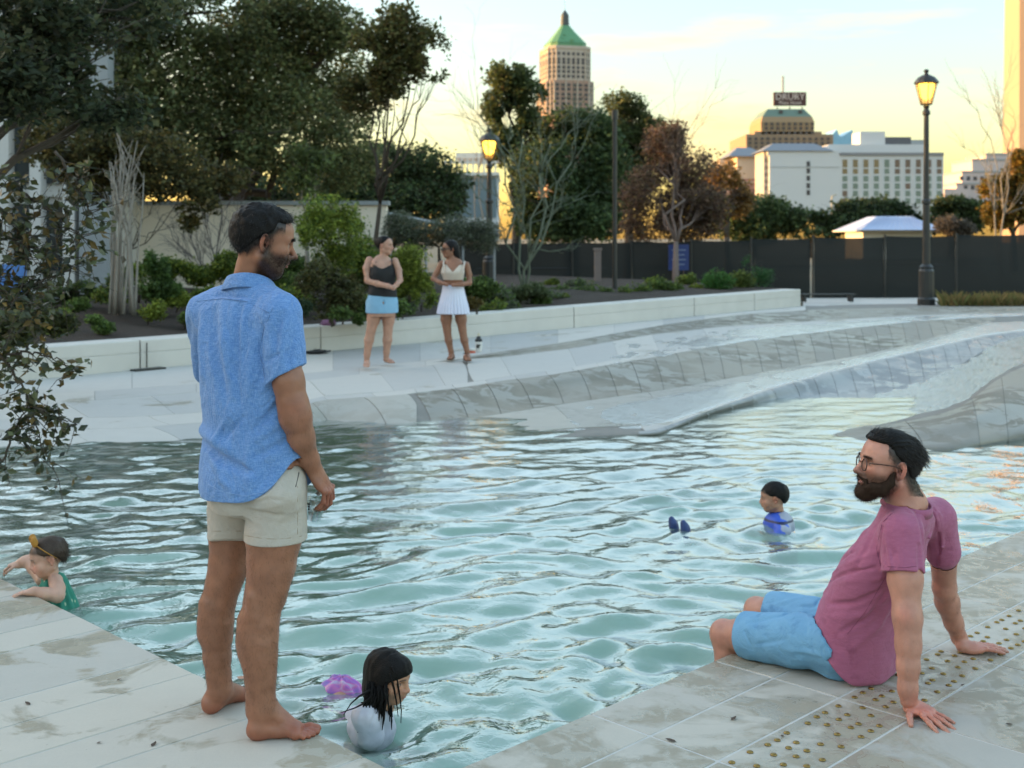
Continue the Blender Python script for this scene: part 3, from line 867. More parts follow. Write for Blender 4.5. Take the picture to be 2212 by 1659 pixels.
def windows(r, face, zs, xs_, w_, h_, mat, depth=.12, frame=None):
    """face: (origin, direction along the wall); windows set into a frame that stands 6 cm proud"""
    o, d = face; ang = math.atan2(d[1], d[0]); nrm = np.array([d[1], -d[0], 0])
    for z in zs:
        for x in xs_:
            p = o + d * x + np.array([0, 0, z]) + nrm * .02
            mt = mat[int(RNG.integers(len(mat)))] if isinstance(mat, list) else mat
            m = MB(); m.box(p, (w_, depth, h_), rz=ang); m.build('window', mt, r)

def tower_box(r, name, c, d, rz, mat):
    m = MB(); m.box(c, d, rz=rz); return m.build(name, mat, r)

# ---- brick tower with the green copper roof
YT = 700.
px = YT / F
def pt(x, y): return P(x, y, YT)
M_tbrick = simple('tan_brick', (.36, .24, .18), .9, .12, .05)
M_tstone = simple('pale_terracotta', (.46, .40, .33), .9, .12, .08)
M_copper = simple('green_copper', (.10, .25, .12), .6, .15, .08)
M_dk = simple('dark_window_recess', (.055, .05, .055), .4, .3, .1)
tc = pt(1220, 300)
r = empty('old_tower', (tc[0], YT, 0), 'tall tan brick tower with green copper roof and spire above the trees', 'building')
ang = math.radians(14)
def octo(hw, ch): return [(-hw + ch, -hw), (hw - ch, -hw), (hw, -hw + ch), (hw, hw - ch), (hw - ch, hw), (-hw + ch, hw), (-hw, hw - ch), (-hw, -hw + ch)]
def prism(r, name, poly0, z0, poly1, z1, mat, c, ang=0.0):
    n = len(poly0); ca, sa = math.cos(ang), math.sin(ang)
    V = [(c[0] + x * ca - y * sa, c[1] + x * sa + y * ca, z0) for x, y in poly0] + [(c[0] + x * ca - y * sa, c[1] + x * sa + y * ca, z1) for x, y in poly1]
    Fq = [tuple(range(n - 1, -1, -1)), tuple(range(n, 2 * n))] + [(i, (i + 1) % n, n + (i + 1) % n, n + i) for i in range(n)]
    m = MB(); m.add(V, Fq); return m.build(name, mat, r)
zz = lambda y: pt(0, y)[2]
hw1, hw2 = 13.8, 12.4
c0 = (tc[0], YT)
prism(r, 'shaft', octo(hw1, 3.5), 0, octo(hw1, 3.5), zz(180), M_tbrick, c0, ang)
prism(r, 'upper_storeys', octo(hw2, 3.8), zz(180), octo(hw2, 3.8), zz(112), M_tstone, c0, ang)
prism(r, 'parapet', octo(hw2 + .5, 3.8), zz(112), octo(hw2 + .5, 3.8), zz(106), M_tstone, c0, ang)
prism(r, 'setback', octo(10.8, 3.2), zz(106), octo(10.6, 3.2), zz(98), M_copper, c0, ang)
prism(r, 'roof', octo(10.9, 3.2), zz(98), octo(5.0, 1.6), zz(70), M_copper, c0, ang)
prism(r, 'roof', octo(5.0, 1.6), zz(70), octo(2.4, .8), zz(56), M_copper, c0, ang)
M_lant = simple('dark_lantern', (.06, .075, .075), .6)
prism(r, 'lantern', octo(2.2, .7), zz(56), octo(2.0, .7), zz(32), M_lant, c0, ang)
prism(r, 'lantern', octo(1.9, .6), zz(32), octo(.3, .1), zz(22), M_lant, c0, ang)
m = MB(); m.tube([(c0[0], YT, zz(24)), (c0[0], YT, zz(-12))], .16, 6); m.build('flagpole', M_grey, r)
ca, sa = math.cos(ang), math.sin(ang)
def facade(hw, ch, sides):
    for k in sides:
        a = ang + k * math.pi / 4
        if k % 2 == 0: half, dist = hw - ch, hw
        else: half, dist = ch * math.sqrt(.5), (2 * hw - ch) * math.sqrt(.5)
        nrm = np.array([math.sin(a), -math.cos(a), 0]); d = np.array([math.cos(a), math.sin(a), 0])
        yield np.array([c0[0], YT, 0]) + nrm * (dist + .05), d, half
for hw, ch, rows, sidev in ((hw1, 3.5, [190, 199, 210, 219, 230, 240], 1), (hw2, 3.8, [123, 135, 142, 152, 161, 171], 2)):
    for o, d, half in facade(hw, ch, (-2, -1, 0, 1, 2)):
        nw = 6 if half > 3 else 2
        for i in range(nw):
            x = -half + (i + .5) * 2 * half / nw
            for y in rows:
                p = o + d * x; m = MB(); m.box((p[0], p[1], zz(y)), (2 * half / nw * .58, .3, 1.7), rz=math.atan2(d[1], d[0])); m.build('window', M_dk, r)
        for i in range(0, nw + 1, 2 if nw > 2 else 1):
            x = -half + i * 2 * half / nw; p = o + d * x; z0, z1 = (zz(250), zz(181)) if sidev == 1 else (zz(180), zz(108))
            m = MB(); m.box((p[0], p[1], (z0 + z1) / 2), (.7, .8, z1 - z0), rz=math.atan2(d[1], d[0])); m.build('pier', M_tstone, r)
for x, y in ((1213, 92), (1217, 83), (1234, 95)):
    q = pt(x, y); m = MB(); m.box((q[0], YT - 9 + (95 - y) * .2, q[2]), (1.6, 3, 2.2)); m.build('dormer', M_copper, r)

# ---- hotel block with the roof sign
YD = 520.
M_dbrick = simple('brown_brick', (.25, .19, .13), .9, .15, .08)
M_dtop = simple('olive_brick', (.27, .20, .12), .9, .15, .08)
M_dgreen = simple('green_slate', (.12, .19, .16), .7, .1)
zz = lambda y: P(0, y, YD)[2]; xx = lambda x: P(x, 0, YD)[0]
r = empty('sign_hotel', (xx(1705), YD, 0), 'stepped brown hotel block with green roof and a big dark rooftop sign', 'building')
def blk(name, x0, x1, y0, y1, Y, dep, mat):
    m = MB(); a, b = P(x0, y0, Y), P(x1, y1, Y); m.box(((a[0] + b[0]) / 2, Y + dep / 2, (a[2] + b[2]) / 2), (b[0] - a[0], dep, a[2] - b[2])); return m.build(name, mat, r)
blk('lower_block', 1612, 1800, 290, 470, YD + 2, 40, M_dbrick)
blk('middle_block', 1630, 1775, 284, 300, YD + 3, 34, M_dbrick)
def rect(hx, hy): return [(-hx, -hy), (hx, -hy), (hx, hy), (-hx, hy)]
cD = (xx(1705), YD + 16)
k = YD / F
prism(r, 'upper_block', rect(57 * k, 13), zz(300), rect(58 * k, 13), zz(262), M_dtop, cD)
prism(r, 'upper_block', rect(58 * k, 13), zz(262), rect(54 * k, 12), zz(250), M_dtop, cD)
prism(r, 'roof', rect(54 * k, 12), zz(250), rect(40 * k, 9.5), zz(232), M_dgreen, cD)
for i in range(9):
    for y in (268, 277, 287):
        q = P(1655 + i * 12.5, y, YD + 2.95); m = MB(); m.box((q[0], YD + 2.95, q[2]), (1.3, .3, 1.2)); m.build('window', M_dk, r)
for i in range(14):
    for y in (300, 309, 318):
        q = P(1620 + i * 13, y, YD + 1.9); m = MB(); m.box((q[0], YD + 1.9, q[2]), (1.3, .3, 1.1)); m.build('window', M_dk, r)
for x in (1688, 1730): m = MB(); q = P(x, 241, YD + 4); m.box((q[0], YD + 5.4, q[2]), (1.5, 1.5, 1.3)); m.build('dormer', M_dk, r)
m = MB(); m.tube([(xx(1707), YD + 14, zz(200)), (xx(1707), YD + 14, zz(155))], .45, 6); m.build('mast', M_grey, r)
M_sign = simple('maroon_sign', (.060, .022, .022), .6)
sg = empty('rooftop_sign', (xx(1707), YD + 8, zz(232)), 'large dark maroon rooftop sign with pale lettering above the brown hotel', 'sign')
m = MB(); a, b = P(1672, 199, YD + 8), P(1742, 228, YD + 8); m.box(((a[0] + b[0]) / 2, YD + 9, (a[2] + b[2]) / 2), (b[0] - a[0], 1.6, a[2] - b[2])); m.build('board', M_sign, sg)
for x in (1680, 1707, 1734): m = MB(); q = P(x, 232, YD + 8); m.tube([(q[0], YD + 9, zz(234)), (q[0], YD + 9, zz(226))], .3, 6); m.build('leg', M_black, sg)
M_let = simple('cream_letters', (.62, .56, .52), .7)
def text(body, c, size, mat, parent, sx=1.0, depth=.05):
    cu = bpy.data.curves.new('lettering', 'FONT'); cu.body = body; cu.size = size; cu.align_x = 'CENTER'; cu.align_y = 'CENTER'; cu.extrude = depth; cu.resolution_u = 2
    tmp = bpy.data.objects.new('tmp_text', cu); COL.objects.link(tmp)
    me = bpy.data.meshes.new_from_object(tmp.evaluated_get(bpy.context.evaluated_depsgraph_get()))
    bpy.data.objects.remove(tmp); 
    me.transform(Matrix.Translation(Vector([float(v) for v in c])) @ Matrix.Rotation(math.pi / 2, 4, 'X') @ Matrix.Diagonal((sx, 1, 1, 1)))
    me.materials.clear(); me.name = 'lettering'
    return link('lettering', me, mat, parent)
q = P(1707, 209.5, YD + 8); text('DRURY', (q[0], YD + 8.15, q[2]), 3.9, M_let, sg, 1.02)
q = P(1707, 222, YD + 8); text('Plaza Hotel', (q[0], YD + 8.15, q[2]), 2.05, M_let, sg, 1.05)

# ---- white hotel in front of it
YH = 330.
k = YH / F
M_wh = simple('white_hotel_wall', (.56, .565, .57), .85, .04, .05)
M_slate = simple('grey_slate_roof', (.17, .19, .22), .7, .1, .3)
M_rose = simple('rose_brick', (.36, .22, .20), .9, .1, .1)
M_tan = simple('tan_stucco', (.56, .47, .38), .9, .08, .1)
zz = lambda y: P(0, y, YH)[2]; xx = lambda x: P(x, 0, YH)[0]
r = empty('white_hotel', (xx(1840), YH, 0), 'long white hotel with rows of square windows behind the trees', 'building')
blk('wall', 1662, 2038, 336, 470, YH, 14, M_wh)
blk('wall', 1650, 1663, 328, 470, YH + 1.5, 12, simple('grey_side_wall', (.34, .34, .34), .85))
blk('cornice', 1815, 2039, 329.5, 335.8, YH - .35, 14.6, simple('grey_cornice', (.22, .22, .23), .7))
blk('wall', 1658, 1816, 325, 336, YH + .05, 14, M_wh)
blk('attic', 1790, 2000, 312, 330, YH + 5, 9, M_wh)
blk('penthouse', 1858, 1912, 284, 312, YH + 7, 8, M_wh)
blk('penthouse', 1912, 1968, 296, 312, YH + 7.2, 8, simple('dark_penthouse', (.10, .10, .11), .7))
blk('penthouse', 1968, 2003, 302, 313, YH + 7.3, 8, M_grey)
cW = ((xx(1650) + xx(1795)) / 2, YH + 8)
prism(r, 'roof', rect((xx(1800) - xx(1645)) / 2, 8.5), zz(326), rect((xx(1780) - xx(1690)) / 2, 3.5), zz(307), M_slate, cW)
M_wA = simple('amber_pane', (.22, .16, .08), .3, .3, .3); M_wB = simple('green_pane', (.16, .21, .18), .25, .3, .3); M_wC = simple('brown_pane', (.15, .10, .075), .3, .3, .3)
cols = np.linspace(1825, 2029, 10)
for ci, x in enumerate(cols):
    for ri, (y, hh) in enumerate(((353, 17), (370, 11), (386, 12), (402, 12), (418, 12), (434, 12))):
        q = P(x, y, YH); mt = (M_wA if ci < 4 else M_wC if ci > 4 else M_wB) if ri < 2 else (M_wC if RNG.random() < .15 else M_wB)
        o = MB().box((q[0], YH - .02, q[2]), (17 * k * .62, .12, hh * k)).build('window', mt, r)
    q = P(x + 11.5, 395, YH); MB().box((q[0], YH - .06, q[2]), (.35, .2, 110 * k)).build('pilaster', M_wh, r) if ci < 9 else None
for y in (354, 369, 385, 401, 416): q = P(1746, y, YH); MB().box((q[0], YH - .02, q[2]), (7.5 * k, .12, 11 * k)).build('window', M_dk, r)
for y in (347, 362, 377, 392, 407):
    for x in (1654, 1659): q = P(x, y, YH + 1.5); MB().box((q[0], YH + 1.47, q[2]), (2.6 * k, .1, 8 * k)).build('window', M_dk, r)
q = P(1738, 361, YH); MB().box((q[0], YH - .05, q[2]), (150 * k, .14, .12)).build('string_course', M_grey, r)
# rose and tan building to its left
YR = 350.
r = empty('rose_hotel', (P(1610, 0, YR)[0], YR, 0), 'tan and rose building with steep grey roof left of the white hotel', 'building')
blk('wall', 1592, 1652, 338, 386, YR, 16, M_tan); blk('wall', 1592, 1653, 386, 470, YR - .1, 16, M_rose); blk('wall', 1555, 1592, 345, 470, YR + 6, 12, M_tan)
blk('string_course', 1592, 1653.5, 392, 395, YR - .3, 3, M_tan)
zz = lambda y: P(0, y, YR)[2]; xx = lambda x: P(x, 0, YR)[0]
prism(r, 'roof', rect((xx(1656) - xx(1572)) / 2, 9.5), zz(338), rect((xx(1642) - xx(1612)) / 2, 3), zz(316), M_slate, ((xx(1572) + xx(1656)) / 2, YR + 8))
for y in (352, 365): 
    for x in (1575, 1583): q = P(x, y, YR + 6); MB().box((q[0], YR + 5.97, q[2]), (.7, .1, 1.0)).build('window', M_dk, r)
# blue glass tower peak between
r = empty('glass_tower', (P(1820, 0, 900)[0], 900, 0), 'pale blue glass tower with a notched top far behind the white hotel', 'building')
M_bg = simple('blue_curtain_glass', (.22, .45, .62), .2, .1, .01)
a = [P(x, y, 900) for x, y in ((1797, 330), (1797, 292), (1808, 279), (1814, 296), (1822, 293), (1842, 280), (1844, 330))]
V = a + [p + np.array([0, 30, 0]) for p in a]; n = 7
MB().add(V, [tuple(range(6, -1, -1)), tuple(range(7, 14))] + [(i, (i + 1) % n, n + (i + 1) % n, n + i) for i in range(n)]).build('glass_wall', M_bg, r)
for x in (1806, 1815, 1824, 1833): q = P(x, 312, 899.8); MB().box((q[0], 899.9, q[2]), (.5, .2, 13)).build('mullion', M_bg, r)
# pink building at the right, partly hidden
YK = 420.
r = empty('pink_terraced_block', (P(2150, 0, YK)[0], YK, 0), 'stepped pinkish apartment block at the right behind autumn trees', 'building')
M_pk = simple('pinkish_stucco', (.50, .42, .40), .9, .06, .1)
for x0, x1, y0, dY in ((2066, 2230, 398, 0), (2078, 2260, 372, 4), (2100, 2260, 346, 8), (2130, 2260, 334, 12)):
    blk('storey', x0, x1, y0, 470, YK + dY, 20, M_pk); blk('cornice', x0 - 1, x1, y0 - 3, y0, YK + dY - .3, 20, M_grey)
for i in range(8):
    for y in (384, 405):
        q = P(2086 + i * 15, y, YK); MB().box((q[0], YK + (3.9 if y < 398 else -.05), q[2]), (1.2, .2, 1.4)).build('window', M_dk, r)
blk('lower_wing', 2040, 2090, 408, 470, YK - 10, 20, M_pk)
# very tall slim tower at the right edge
YS = 480.
r = empty('tall_slim_tower', (P(2230, 0, YS)[0], YS, 0), 'very tall slim cream tower cut by the right edge of the picture', 'building')
prism(r, 'shaft', octo(7, 2), 0, octo(5.2, 1.5), P(0, -420, YS)[2], simple('cream_concrete_tower', (.36, .27, .20), .85, .05, .02), (P(2227, 0, YS)[0], YS + 6), .3)
for y in range(-380, 300, 40): q = P(2226, y, YS); prism(r, 'joint_ring', octo(6.55 - (300 - y) * .0020, 2), q[2], octo(6.55 - (300 - y) * .0020, 2), q[2] + .5, M_tan, (P(2227, 0, YS)[0], YS + 6), .3)
# small pavilion with blue-grey metal roof behind the fence
YP = 95.
r = empty('roofed_kiosk', (P(1936, 0, YP)[0], YP, 0), 'low kiosk with blue-grey hipped metal roof just above the fence', 'building')
zz = lambda y: P(0, y, YP)[2]; xx = lambda x: P(x, 0, YP)[0]
M_roof = simple('blue_grey_metal_roof', (.36, .42, .58), .45, .06, .3)
cP = (xx(1936), YP + 2)
prism(r, 'roof', rect((xx(2032) - xx(1846)) / 2, 4), zz(497), rect((xx(1975) - xx(1902)) / 2, 1.2), zz(467), M_roof, cP)
blk('fascia', 1850, 2028, 497, 500, YP - 1.6, 7, M_white)
blk('wall', 1864, 2014, 500, 560, YP - .6, 5, M_white)
for x in range(1850, 2030, 12):
    x2 = 1939 + (x - 1939) * .4; MB().tube([P(x, 496.5, YP - 1.95) + [0, 0, .02], P(x2, 467.5, YP + .6) + [0, 0, .02]], .03, 4).build('seam', M_roof, r)
# distant white building with roof railing, left of centre
YB = 70.
r = empty('railed_building', (P(1030, 0, YB)[0], YB, 0), 'pale building with a railed roof terrace behind the left lamp', 'building')
blk('wall', 960, 1075, 378, 520, YB, 8, simple('pale_grey_wall', (.50, .52, .54), .85)); blk('cornice', 955, 1078, 372, 379, YB - .3, 8.6, M_white)
blk('canopy', 985, 1080, 330, 341, YB + 1, 6, M_white)
for x in range(962, 1076, 12): MB().box(P(x, 357, YB + .4), (.09, .09, 30 * YB / F)).build('baluster', M_white, r)
blk('top_rail', 960, 1076, 349, 352, YB + .35, .12, M_white)
blk('glazing', 965, 1072, 384, 470, YB - .04, .5, simple('blue_grey_glazing', (.13, .18, .21), .3, .2, .5))
# distant street lights
for (x, yt, yb, two) in ((1797, 424, 505, 0), (1886, 448, 500, 1)):
    Yl = 110.; m = MB(); m.tube([P(x, 520, Yl), P(x, yt, Yl)], .07, 6)
    if two:
        for sx in (-1, 1): m.tube([P(x, yt + 12, Yl), P(x + sx * 9, yt, Yl), P(x + sx * 14, yt + 2, Yl)], .05, 5)
    else: m.tube([P(x, yt, Yl), P(x + 10, yt - 4, Yl)], .06, 5); m.box(P(x - 2, 496, Yl) + [0, -.2, 0], (.5, .3, 1.0))
    tag(m.build('distant_light_pole', simple('weathered_steel', (.40, .38, .30), .6)), 'pale double-armed street light above the kiosk roof' if two else 'pale single-armed street light left of the kiosk with a box at its foot', 'street light')
# ================================================================== TREES AND PLANTS
M_leaf = attr_mat('tree_leaf', 0.55, 0.2, 3.0, trans=0.5, spec=0.35)
M_leafg = attr_mat('glossy_leaf', 0.4, 0.2, 3.0, trans=0.3, spec=0.5)
M_bark = simple('grey_brown_bark', (.07, .055, .042), .95, .3, 12, .8, 40, .02)
M_barkp = simple('pale_grey_bark', (.24, .215, .18), .9, .25, 10, .4, 40, .01)
M_twig = simple('brown_twig', (.12, .085, .07), .9, .2, 5)


def leaf_mesh(name, C, size, cols, var=0.35, up=0.25, aspect=0.55, droop=0.0):
    """many single leaves, each two triangles folded along its midrib"""
    n = len(C)
    d = RNG.normal(size=(n, 3)); d[:, 2] = d[:, 2] * .6 - droop
    d /= np.linalg.norm(d, axis=1)[:, None]
    nn = RNG.normal(size=(n, 3)); nn[:, 2] += up * 3
    sd = np.cross(d, nn); sd /= np.linalg.norm(sd, axis=1)[:, None] + 1e-9
    up_ = np.cross(sd, d)
    L = size * RNG.uniform(.6, 1.35, n)[:, None]
    a = C; b = C + d * L * .45 + sd * L * aspect * .5 + up_ * L * .08; c = C + d * L; e = C + d * L * .45 - sd * L * aspect * .5 + up_ * L * .08
    V = np.stack([a, b, c, e], 1).reshape(-1, 3)
    i = np.arange(n) * 4
    T = np.concatenate([np.stack([i, i + 1, i + 2], 1), np.stack([i, i + 2, i + 3], 1)])
    me = mesh_np(name, V, T, False)
    cols = np.atleast_2d(np.asarray(cols, float))
    pick = RNG.integers(len(cols), size=n)
    k = np.clip(1 + var * RNG.normal(size=n), .35, 2.0)[:, None] * (1 + .30 * noise(C, .9))[:, None]
    attr_col(me, np.repeat(cols[pick] * k, 4, axis=0))
    return me


def blob_points(blobs, n, clump=0.9, gap=0.0, shell=2.2):
    """points in a set of ellipsoids (centre, radii), gathered in clumps with gaps between"""
    w_ = np.array([np.prod(b[1]) ** (2 / 3) for b in blobs]); w_ = w_ / w_.sum()
    out = []
    for (c, r), f in zip(blobs, w_):
        m = int(n * f * (1.7 if gap > -.5 else 1)) + 1
        v = RNG.normal(size=(m, 3)); v /= np.linalg.norm(v, axis=1)[:, None]
        p = np.asarray(c) + v * (RNG.random(m) ** (1 / shell))[:, None] * np.asarray(r) * (1 + .22 * noise(v * 2.1 + np.asarray(c), 1.0))[:, None]
        stray = RNG.random(m) < .14; p[stray] = np.asarray(c) + (p[stray] - np.asarray(c)) * RNG.uniform(1.0, 1.32, (int(stray.sum()), 1))
        if gap > -.5:
            p = p[fbm(p, clump, 2) > gap - .35 + .25 * RNG.random(m)]
        out.append(p)
    return np.concatenate(out)


def limb(m, a, b, ra, rb, n=6, wig=.12, sides=6):
    a, b = np.asarray(a, float), np.asarray(b, float)
    t = np.linspace(0, 1, n)[:, None]; L = np.linalg.norm(b - a)
    p = a + (b - a) * t + np.array([0, 0, .10 * L]) * (t * (1 - t)) * 2
    p[1:-1] += RNG.normal(size=(n - 2, 3)) * L * wig * .4
    m.tube(p, np.linspace(ra, rb, n), sides)
    return p


def PB(x, y, rx, ry, Y, dep=None):
    c = P(x, y, Y); k = Y / F
    return (c, np.array([rx * k, (dep if dep else (rx + ry) / 2 * k), ry * k]))


def tree(name, label, base, blobs, n, size, cols, trunk_r=.15, bark=None, gap=0.0, clump=.9, group=None, twigs=40, lmat=None, shell=2.2, up=.25, stems=1, aspect=.55):
    r = empty(name, base, label, 'tree' if 'shrub' not in name and 'plant' not in name else 'shrub', group)
    m = MB(); base = np.asarray(base, float)
    cs = np.array([b[0] for b in blobs]); top = cs.mean(0)
    fork = base + (top - base) * .45; fork[:2] = base[:2] * .6 + top[:2] * .4
    m.tube([base - [0, 0, .1], base + (fork - base) * .35 + RNG.normal(size=3) * .03, fork], [trunk_r * 1.25, trunk_r, trunk_r * .7], 8)
    for c, rr in blobs:
        p = limb(m, fork, c, trunk_r * .5, trunk_r * .12, 7, .10, 5)
        for q in range(max(2, twigs // len(blobs))):
            e = c + RNG.normal(size=3) * rr * .55
            limb(m, p[int(RNG.integers(3, 7))], e, trunk_r * .12, trunk_r * .02, 4, .1, 4)
    m.build('trunk', bark or M_bark, r, True)
    link('crown', leaf_mesh('crown', blob_points(blobs, n, clump, gap, shell), size, cols, up=up, aspect=aspect), lmat or M_leaf, r)
    return r


OAK = [(.118, .142, .055), (.15, .165, .064), (.09, .115, .046), (.18, .17, .066)]
DARK = [(.062, .100, .038), (.085, .120, .042), (.050, .080, .034)]
# large oaks over the garden wall
tree('oak_tree', 'largest dark spreading oak whose crown fills the upper left behind the standing man', P(497, 560, 29) * [1, 1, 0] + [0, 0, .3],
     [PB(520, 140, 150, 150, 26), PB(330, 180, 170, 150, 25), PB(640, 90, 130, 110, 27), PB(610, 270, 160, 110, 26), PB(450, 310, 170, 90, 25), PB(720, 210, 110, 110, 28), PB(700, 350, 130, 75, 27), PB(400, 30, 200, 90, 25), PB(600, 10, 120, 60, 26), PB(720, 60, 70, 60, 26), PB(260, 320, 120, 70, 25), PB(120, 260, 140, 100, 25)],
     60000, .105, OAK, .30, gap=-.16, clump=1.6, twigs=80)
tree('evergreen_tree', 'dense dark rounded evergreen right of the oak, above the end of the beige wall', P(860, 560, 36) * [1, 1, 0],
     [PB(800, 390, 110, 85, 35), PB(900, 380, 85, 70, 35), PB(960, 420, 60, 55, 35), PB(860, 440, 130, 50, 34), PB(740, 440, 90, 50, 34), PB(560, 420, 140, 40, 33)],
     26000, .12, DARK + [(.055, .055, .022)], .22, gap=-.35, clump=1.1)
tree('light_crowned_tree', 'airy olive-leaved tree with sky showing through, at the right end of the oak crown', P(795, 540, 24) * [1, 1, 0] + [0, 0, .4],
     [PB(860, 60, 50, 55, 22), PB(905, 100, 62, 50, 22), PB(840, 150, 60, 55, 22), PB(915, 150, 40, 35, 22), PB(800, 110, 50, 60, 22), PB(850, 215, 50, 28, 22), PB(780, 200, 60, 50, 22.5), PB(880, 245, 30, 22, 22), PB(945, 165, 22, 16, 22)],
     9500, .095, [(.11, .12, .04), (.145, .14, .045), (.085, .095, .035), (.15, .115, .04)], .055, gap=.02, clump=2.2, twigs=70)
# nearer tree at the left, with hanging branches
r = tree('near_tree', 'nearer tree at the left edge with small olive leaves hanging over the beach', P(-420, 700, 11) * [1, 1, 0] + [0, 0, .3],
     [PB(60, 60, 150, 110, 10.5), PB(180, 110, 130, 90, 11), PB(30, 180, 110, 90, 10), PB(250, 40, 140, 70, 11.5), PB(130, 200, 120, 60, 11), PB(230, 230, 110, 60, 11.5)],
     9500, .085, [(.050, .068, .034), (.07, .085, .038), (.085, .09, .042), (.04, .055, .028)], .13, gap=-.1, clump=2.2, twigs=60)
# hanging sprays of the near tree, leaf by leaf along their twigs
def spray(pts, Y, n_side, leaf, cols, rad=.012, spread=.25, parent=None):
    m = MB(); C = []
    p = np.array([P(x, y, Y) for x, y in pts])
    u = np.linspace(0, 1, 24); tt = np.linspace(0, 1, len(p))
    q = np.stack([np.interp(u, tt, p[:, c]) for c in range(3)], 1) + RNG.normal(size=(24, 3)) * .006
    m.tube(q, np.linspace(rad, rad * .25, 24), 5)
    for i in range(n_side):
        k = int(RNG.integers(3, 24)); a = q[k]; d = RNG.normal(size=3); d[1] *= .6; d /= np.linalg.norm(d); L = spread * RNG.uniform(.3, 1)
        b = a + d * L + np.array([0, 0, -.3 * L])
        m.tube([a, (a + b) / 2 + RNG.normal(size=3) * .01, b], [rad * .3, rad * .22, rad * .12], 4)
        for t in np.linspace(.25, 1, int(RNG.integers(3, 8))): C.append(a + (b - a) * t + RNG.normal(size=3) * .012)
    m.build('hanging_branch', M_bark, parent, True)
    return C
C = []
colsN = [(.065, .075, .028), (.085, .085, .03), (.05, .06, .026), (.13, .085, .022), (.045, .055, .03)]
for pts, n_, sp in (([(-60, 700), (0, 765), (45, 830), (70, 880), (85, 950), (125, 1035)], 44, .26), ([(-60, 940), (5, 1000), (30, 930), (60, 880), (75, 850)], 14, .2), ([(0, 770), (60, 760), (110, 770), (160, 800)], 16, .16), ([(60, 870), (110, 900), (165, 915)], 18, .18),
                    ([(-60, 340), (60, 420), (130, 470), (190, 520)], 40, .35), ([(-80, 480), (40, 520), (110, 560)], 40, .32), ([(-60, 640), (60, 620), (130, 590), (165, 575)], 30, .28), ([(-40, 420), (30, 470), (60, 540), (50, 640)], 46, .34), ([(-50, 560), (20, 640), (60, 700)], 40, .3), ([(120, 330), (170, 400), (200, 470)], 30, .3)):
    C += spray(pts, 7.2, n_, .05, colsN, .010, sp, r)
link('hanging_leaves', leaf_mesh('hanging_leaves', np.array(C), .062, colsN, up=.1, droop=.35, aspect=.6), M_leafg, r)
# second hanging part of the oak over the beige wall, olive-brown
tree('olive_tree', 'olive-brown leaved tree hanging low in front of the beige wall, left of the standing man', P(250, 675, 19) * [1, 1, 0] + [0, 0, .6],
     [PB(300, 330, 130, 60, 19), PB(200, 380, 90, 60, 19), PB(370, 400, 90, 40, 19), PB(430, 440, 50, 28, 19), PB(140, 300, 100, 80, 18.5), PB(470, 390, 70, 40, 19.5), PB(410, 480, 22, 20, 19)],
     12000, .085, [(.09, .088, .034), (.12, .11, .038), (.07, .072, .03), (.14, .105, .034)], .02, gap=-.02, clump=2.2, twigs=70)
# pale many-stemmed trunk
r = empty('multi_stem_tree', P(268, 682, 17.3), 'bundle of tall pale slender stems rising from the mulch left of the standing man', 'tree')
for i in range(17):
    b = P(236 + 62 * RNG.random(), 668 + 14 * RNG.random(), 17.3 + RNG.uniform(-.3, .3)); x = 228 + 75 * (i / 16) + RNG.uniform(-14, 14)
    e = P(x, 300 + 90 * RNG.random(), 17.3 + RNG.uniform(-.4, .4))
    mid = b + (e - b) * .5; mid[0] = b[0] * .75 + e[0] * .25
    m = MB(); m.tube([b, b * .7 + mid * .3, mid, (mid + e) / 2 + RNG.normal(size=3) * .03, e], [.022, .019, .015, .011, .005], 6)
    for q in range(3):
        a = mid + (e - mid) * RNG.random(); m.tube([a, a + [RNG.uniform(-.25, .25), 0, RNG.uniform(.2, .5)]], [.009, .003], 4)
    m.build('stem', M_barkp, r, True)
# ---- trees behind the mesh fence
tree('tall_park_tree', 'tall loose green tree behind the left lamp, left of the brick tower', P(1120, 520, 45) * [1, 1, 0],
     [PB(1100, 165, 48, 34, 45), PB(1135, 205, 45, 34, 45), PB(1075, 235, 32, 40, 45), PB(1120, 260, 55, 40, 45), PB(1085, 310, 40, 40, 45), PB(1140, 320, 60, 60, 45)],
     11000, .18, [(.085, .115, .038), (.11, .135, .045), (.065, .09, .034)], .2, gap=.06, clump=1.3, twigs=60)
tree('broad_park_tree', 'broad dark green tree below the brick tower', P(1235, 530, 44) * [1, 1, 0],
     [PB(1230, 300, 75, 62, 44), PB(1180, 380, 80, 90, 43), PB(1280, 370, 80, 90, 44), PB(1210, 470, 110, 60, 43), PB(1300, 460, 60, 60, 44), PB(1290, 285, 50, 45, 44)],
     26000, .17, DARK, .3, gap=-.25, clump=.9)
tree('round_topped_tree', 'bright round-topped tree right of the brick tower', P(1360, 530, 47) * [1, 1, 0],
     [PB(1345, 235, 48, 36, 47), PB(1390, 280, 48, 50, 47), PB(1330, 300, 50, 50, 47), PB(1370, 370, 50, 70, 47)],
     14000, .15, [(.09, .12, .04), (.11, .13, .045), (.07, .095, .034)], .2, gap=-.05, clump=1.2)
tree('russet_tree', 'half-bare russet tree with dry brown leaves and twigs before the fence', P(1463, 640, 31) * [1, 1, 0] + [0, 0, .2],
     [PB(1430, 330, 50, 60, 34), PB(1400, 420, 60, 80, 34), PB(1480, 400, 70, 90, 34), PB(1440, 490, 100, 45, 34), PB(1530, 450, 50, 60, 34), PB(1460, 290, 30, 40, 34)],
     24000, .095, [(.17, .105, .072), (.20, .125, .08), (.125, .08, .06), (.15, .115, .06)], .09, M_twig, gap=.0, clump=1.8, twigs=160)
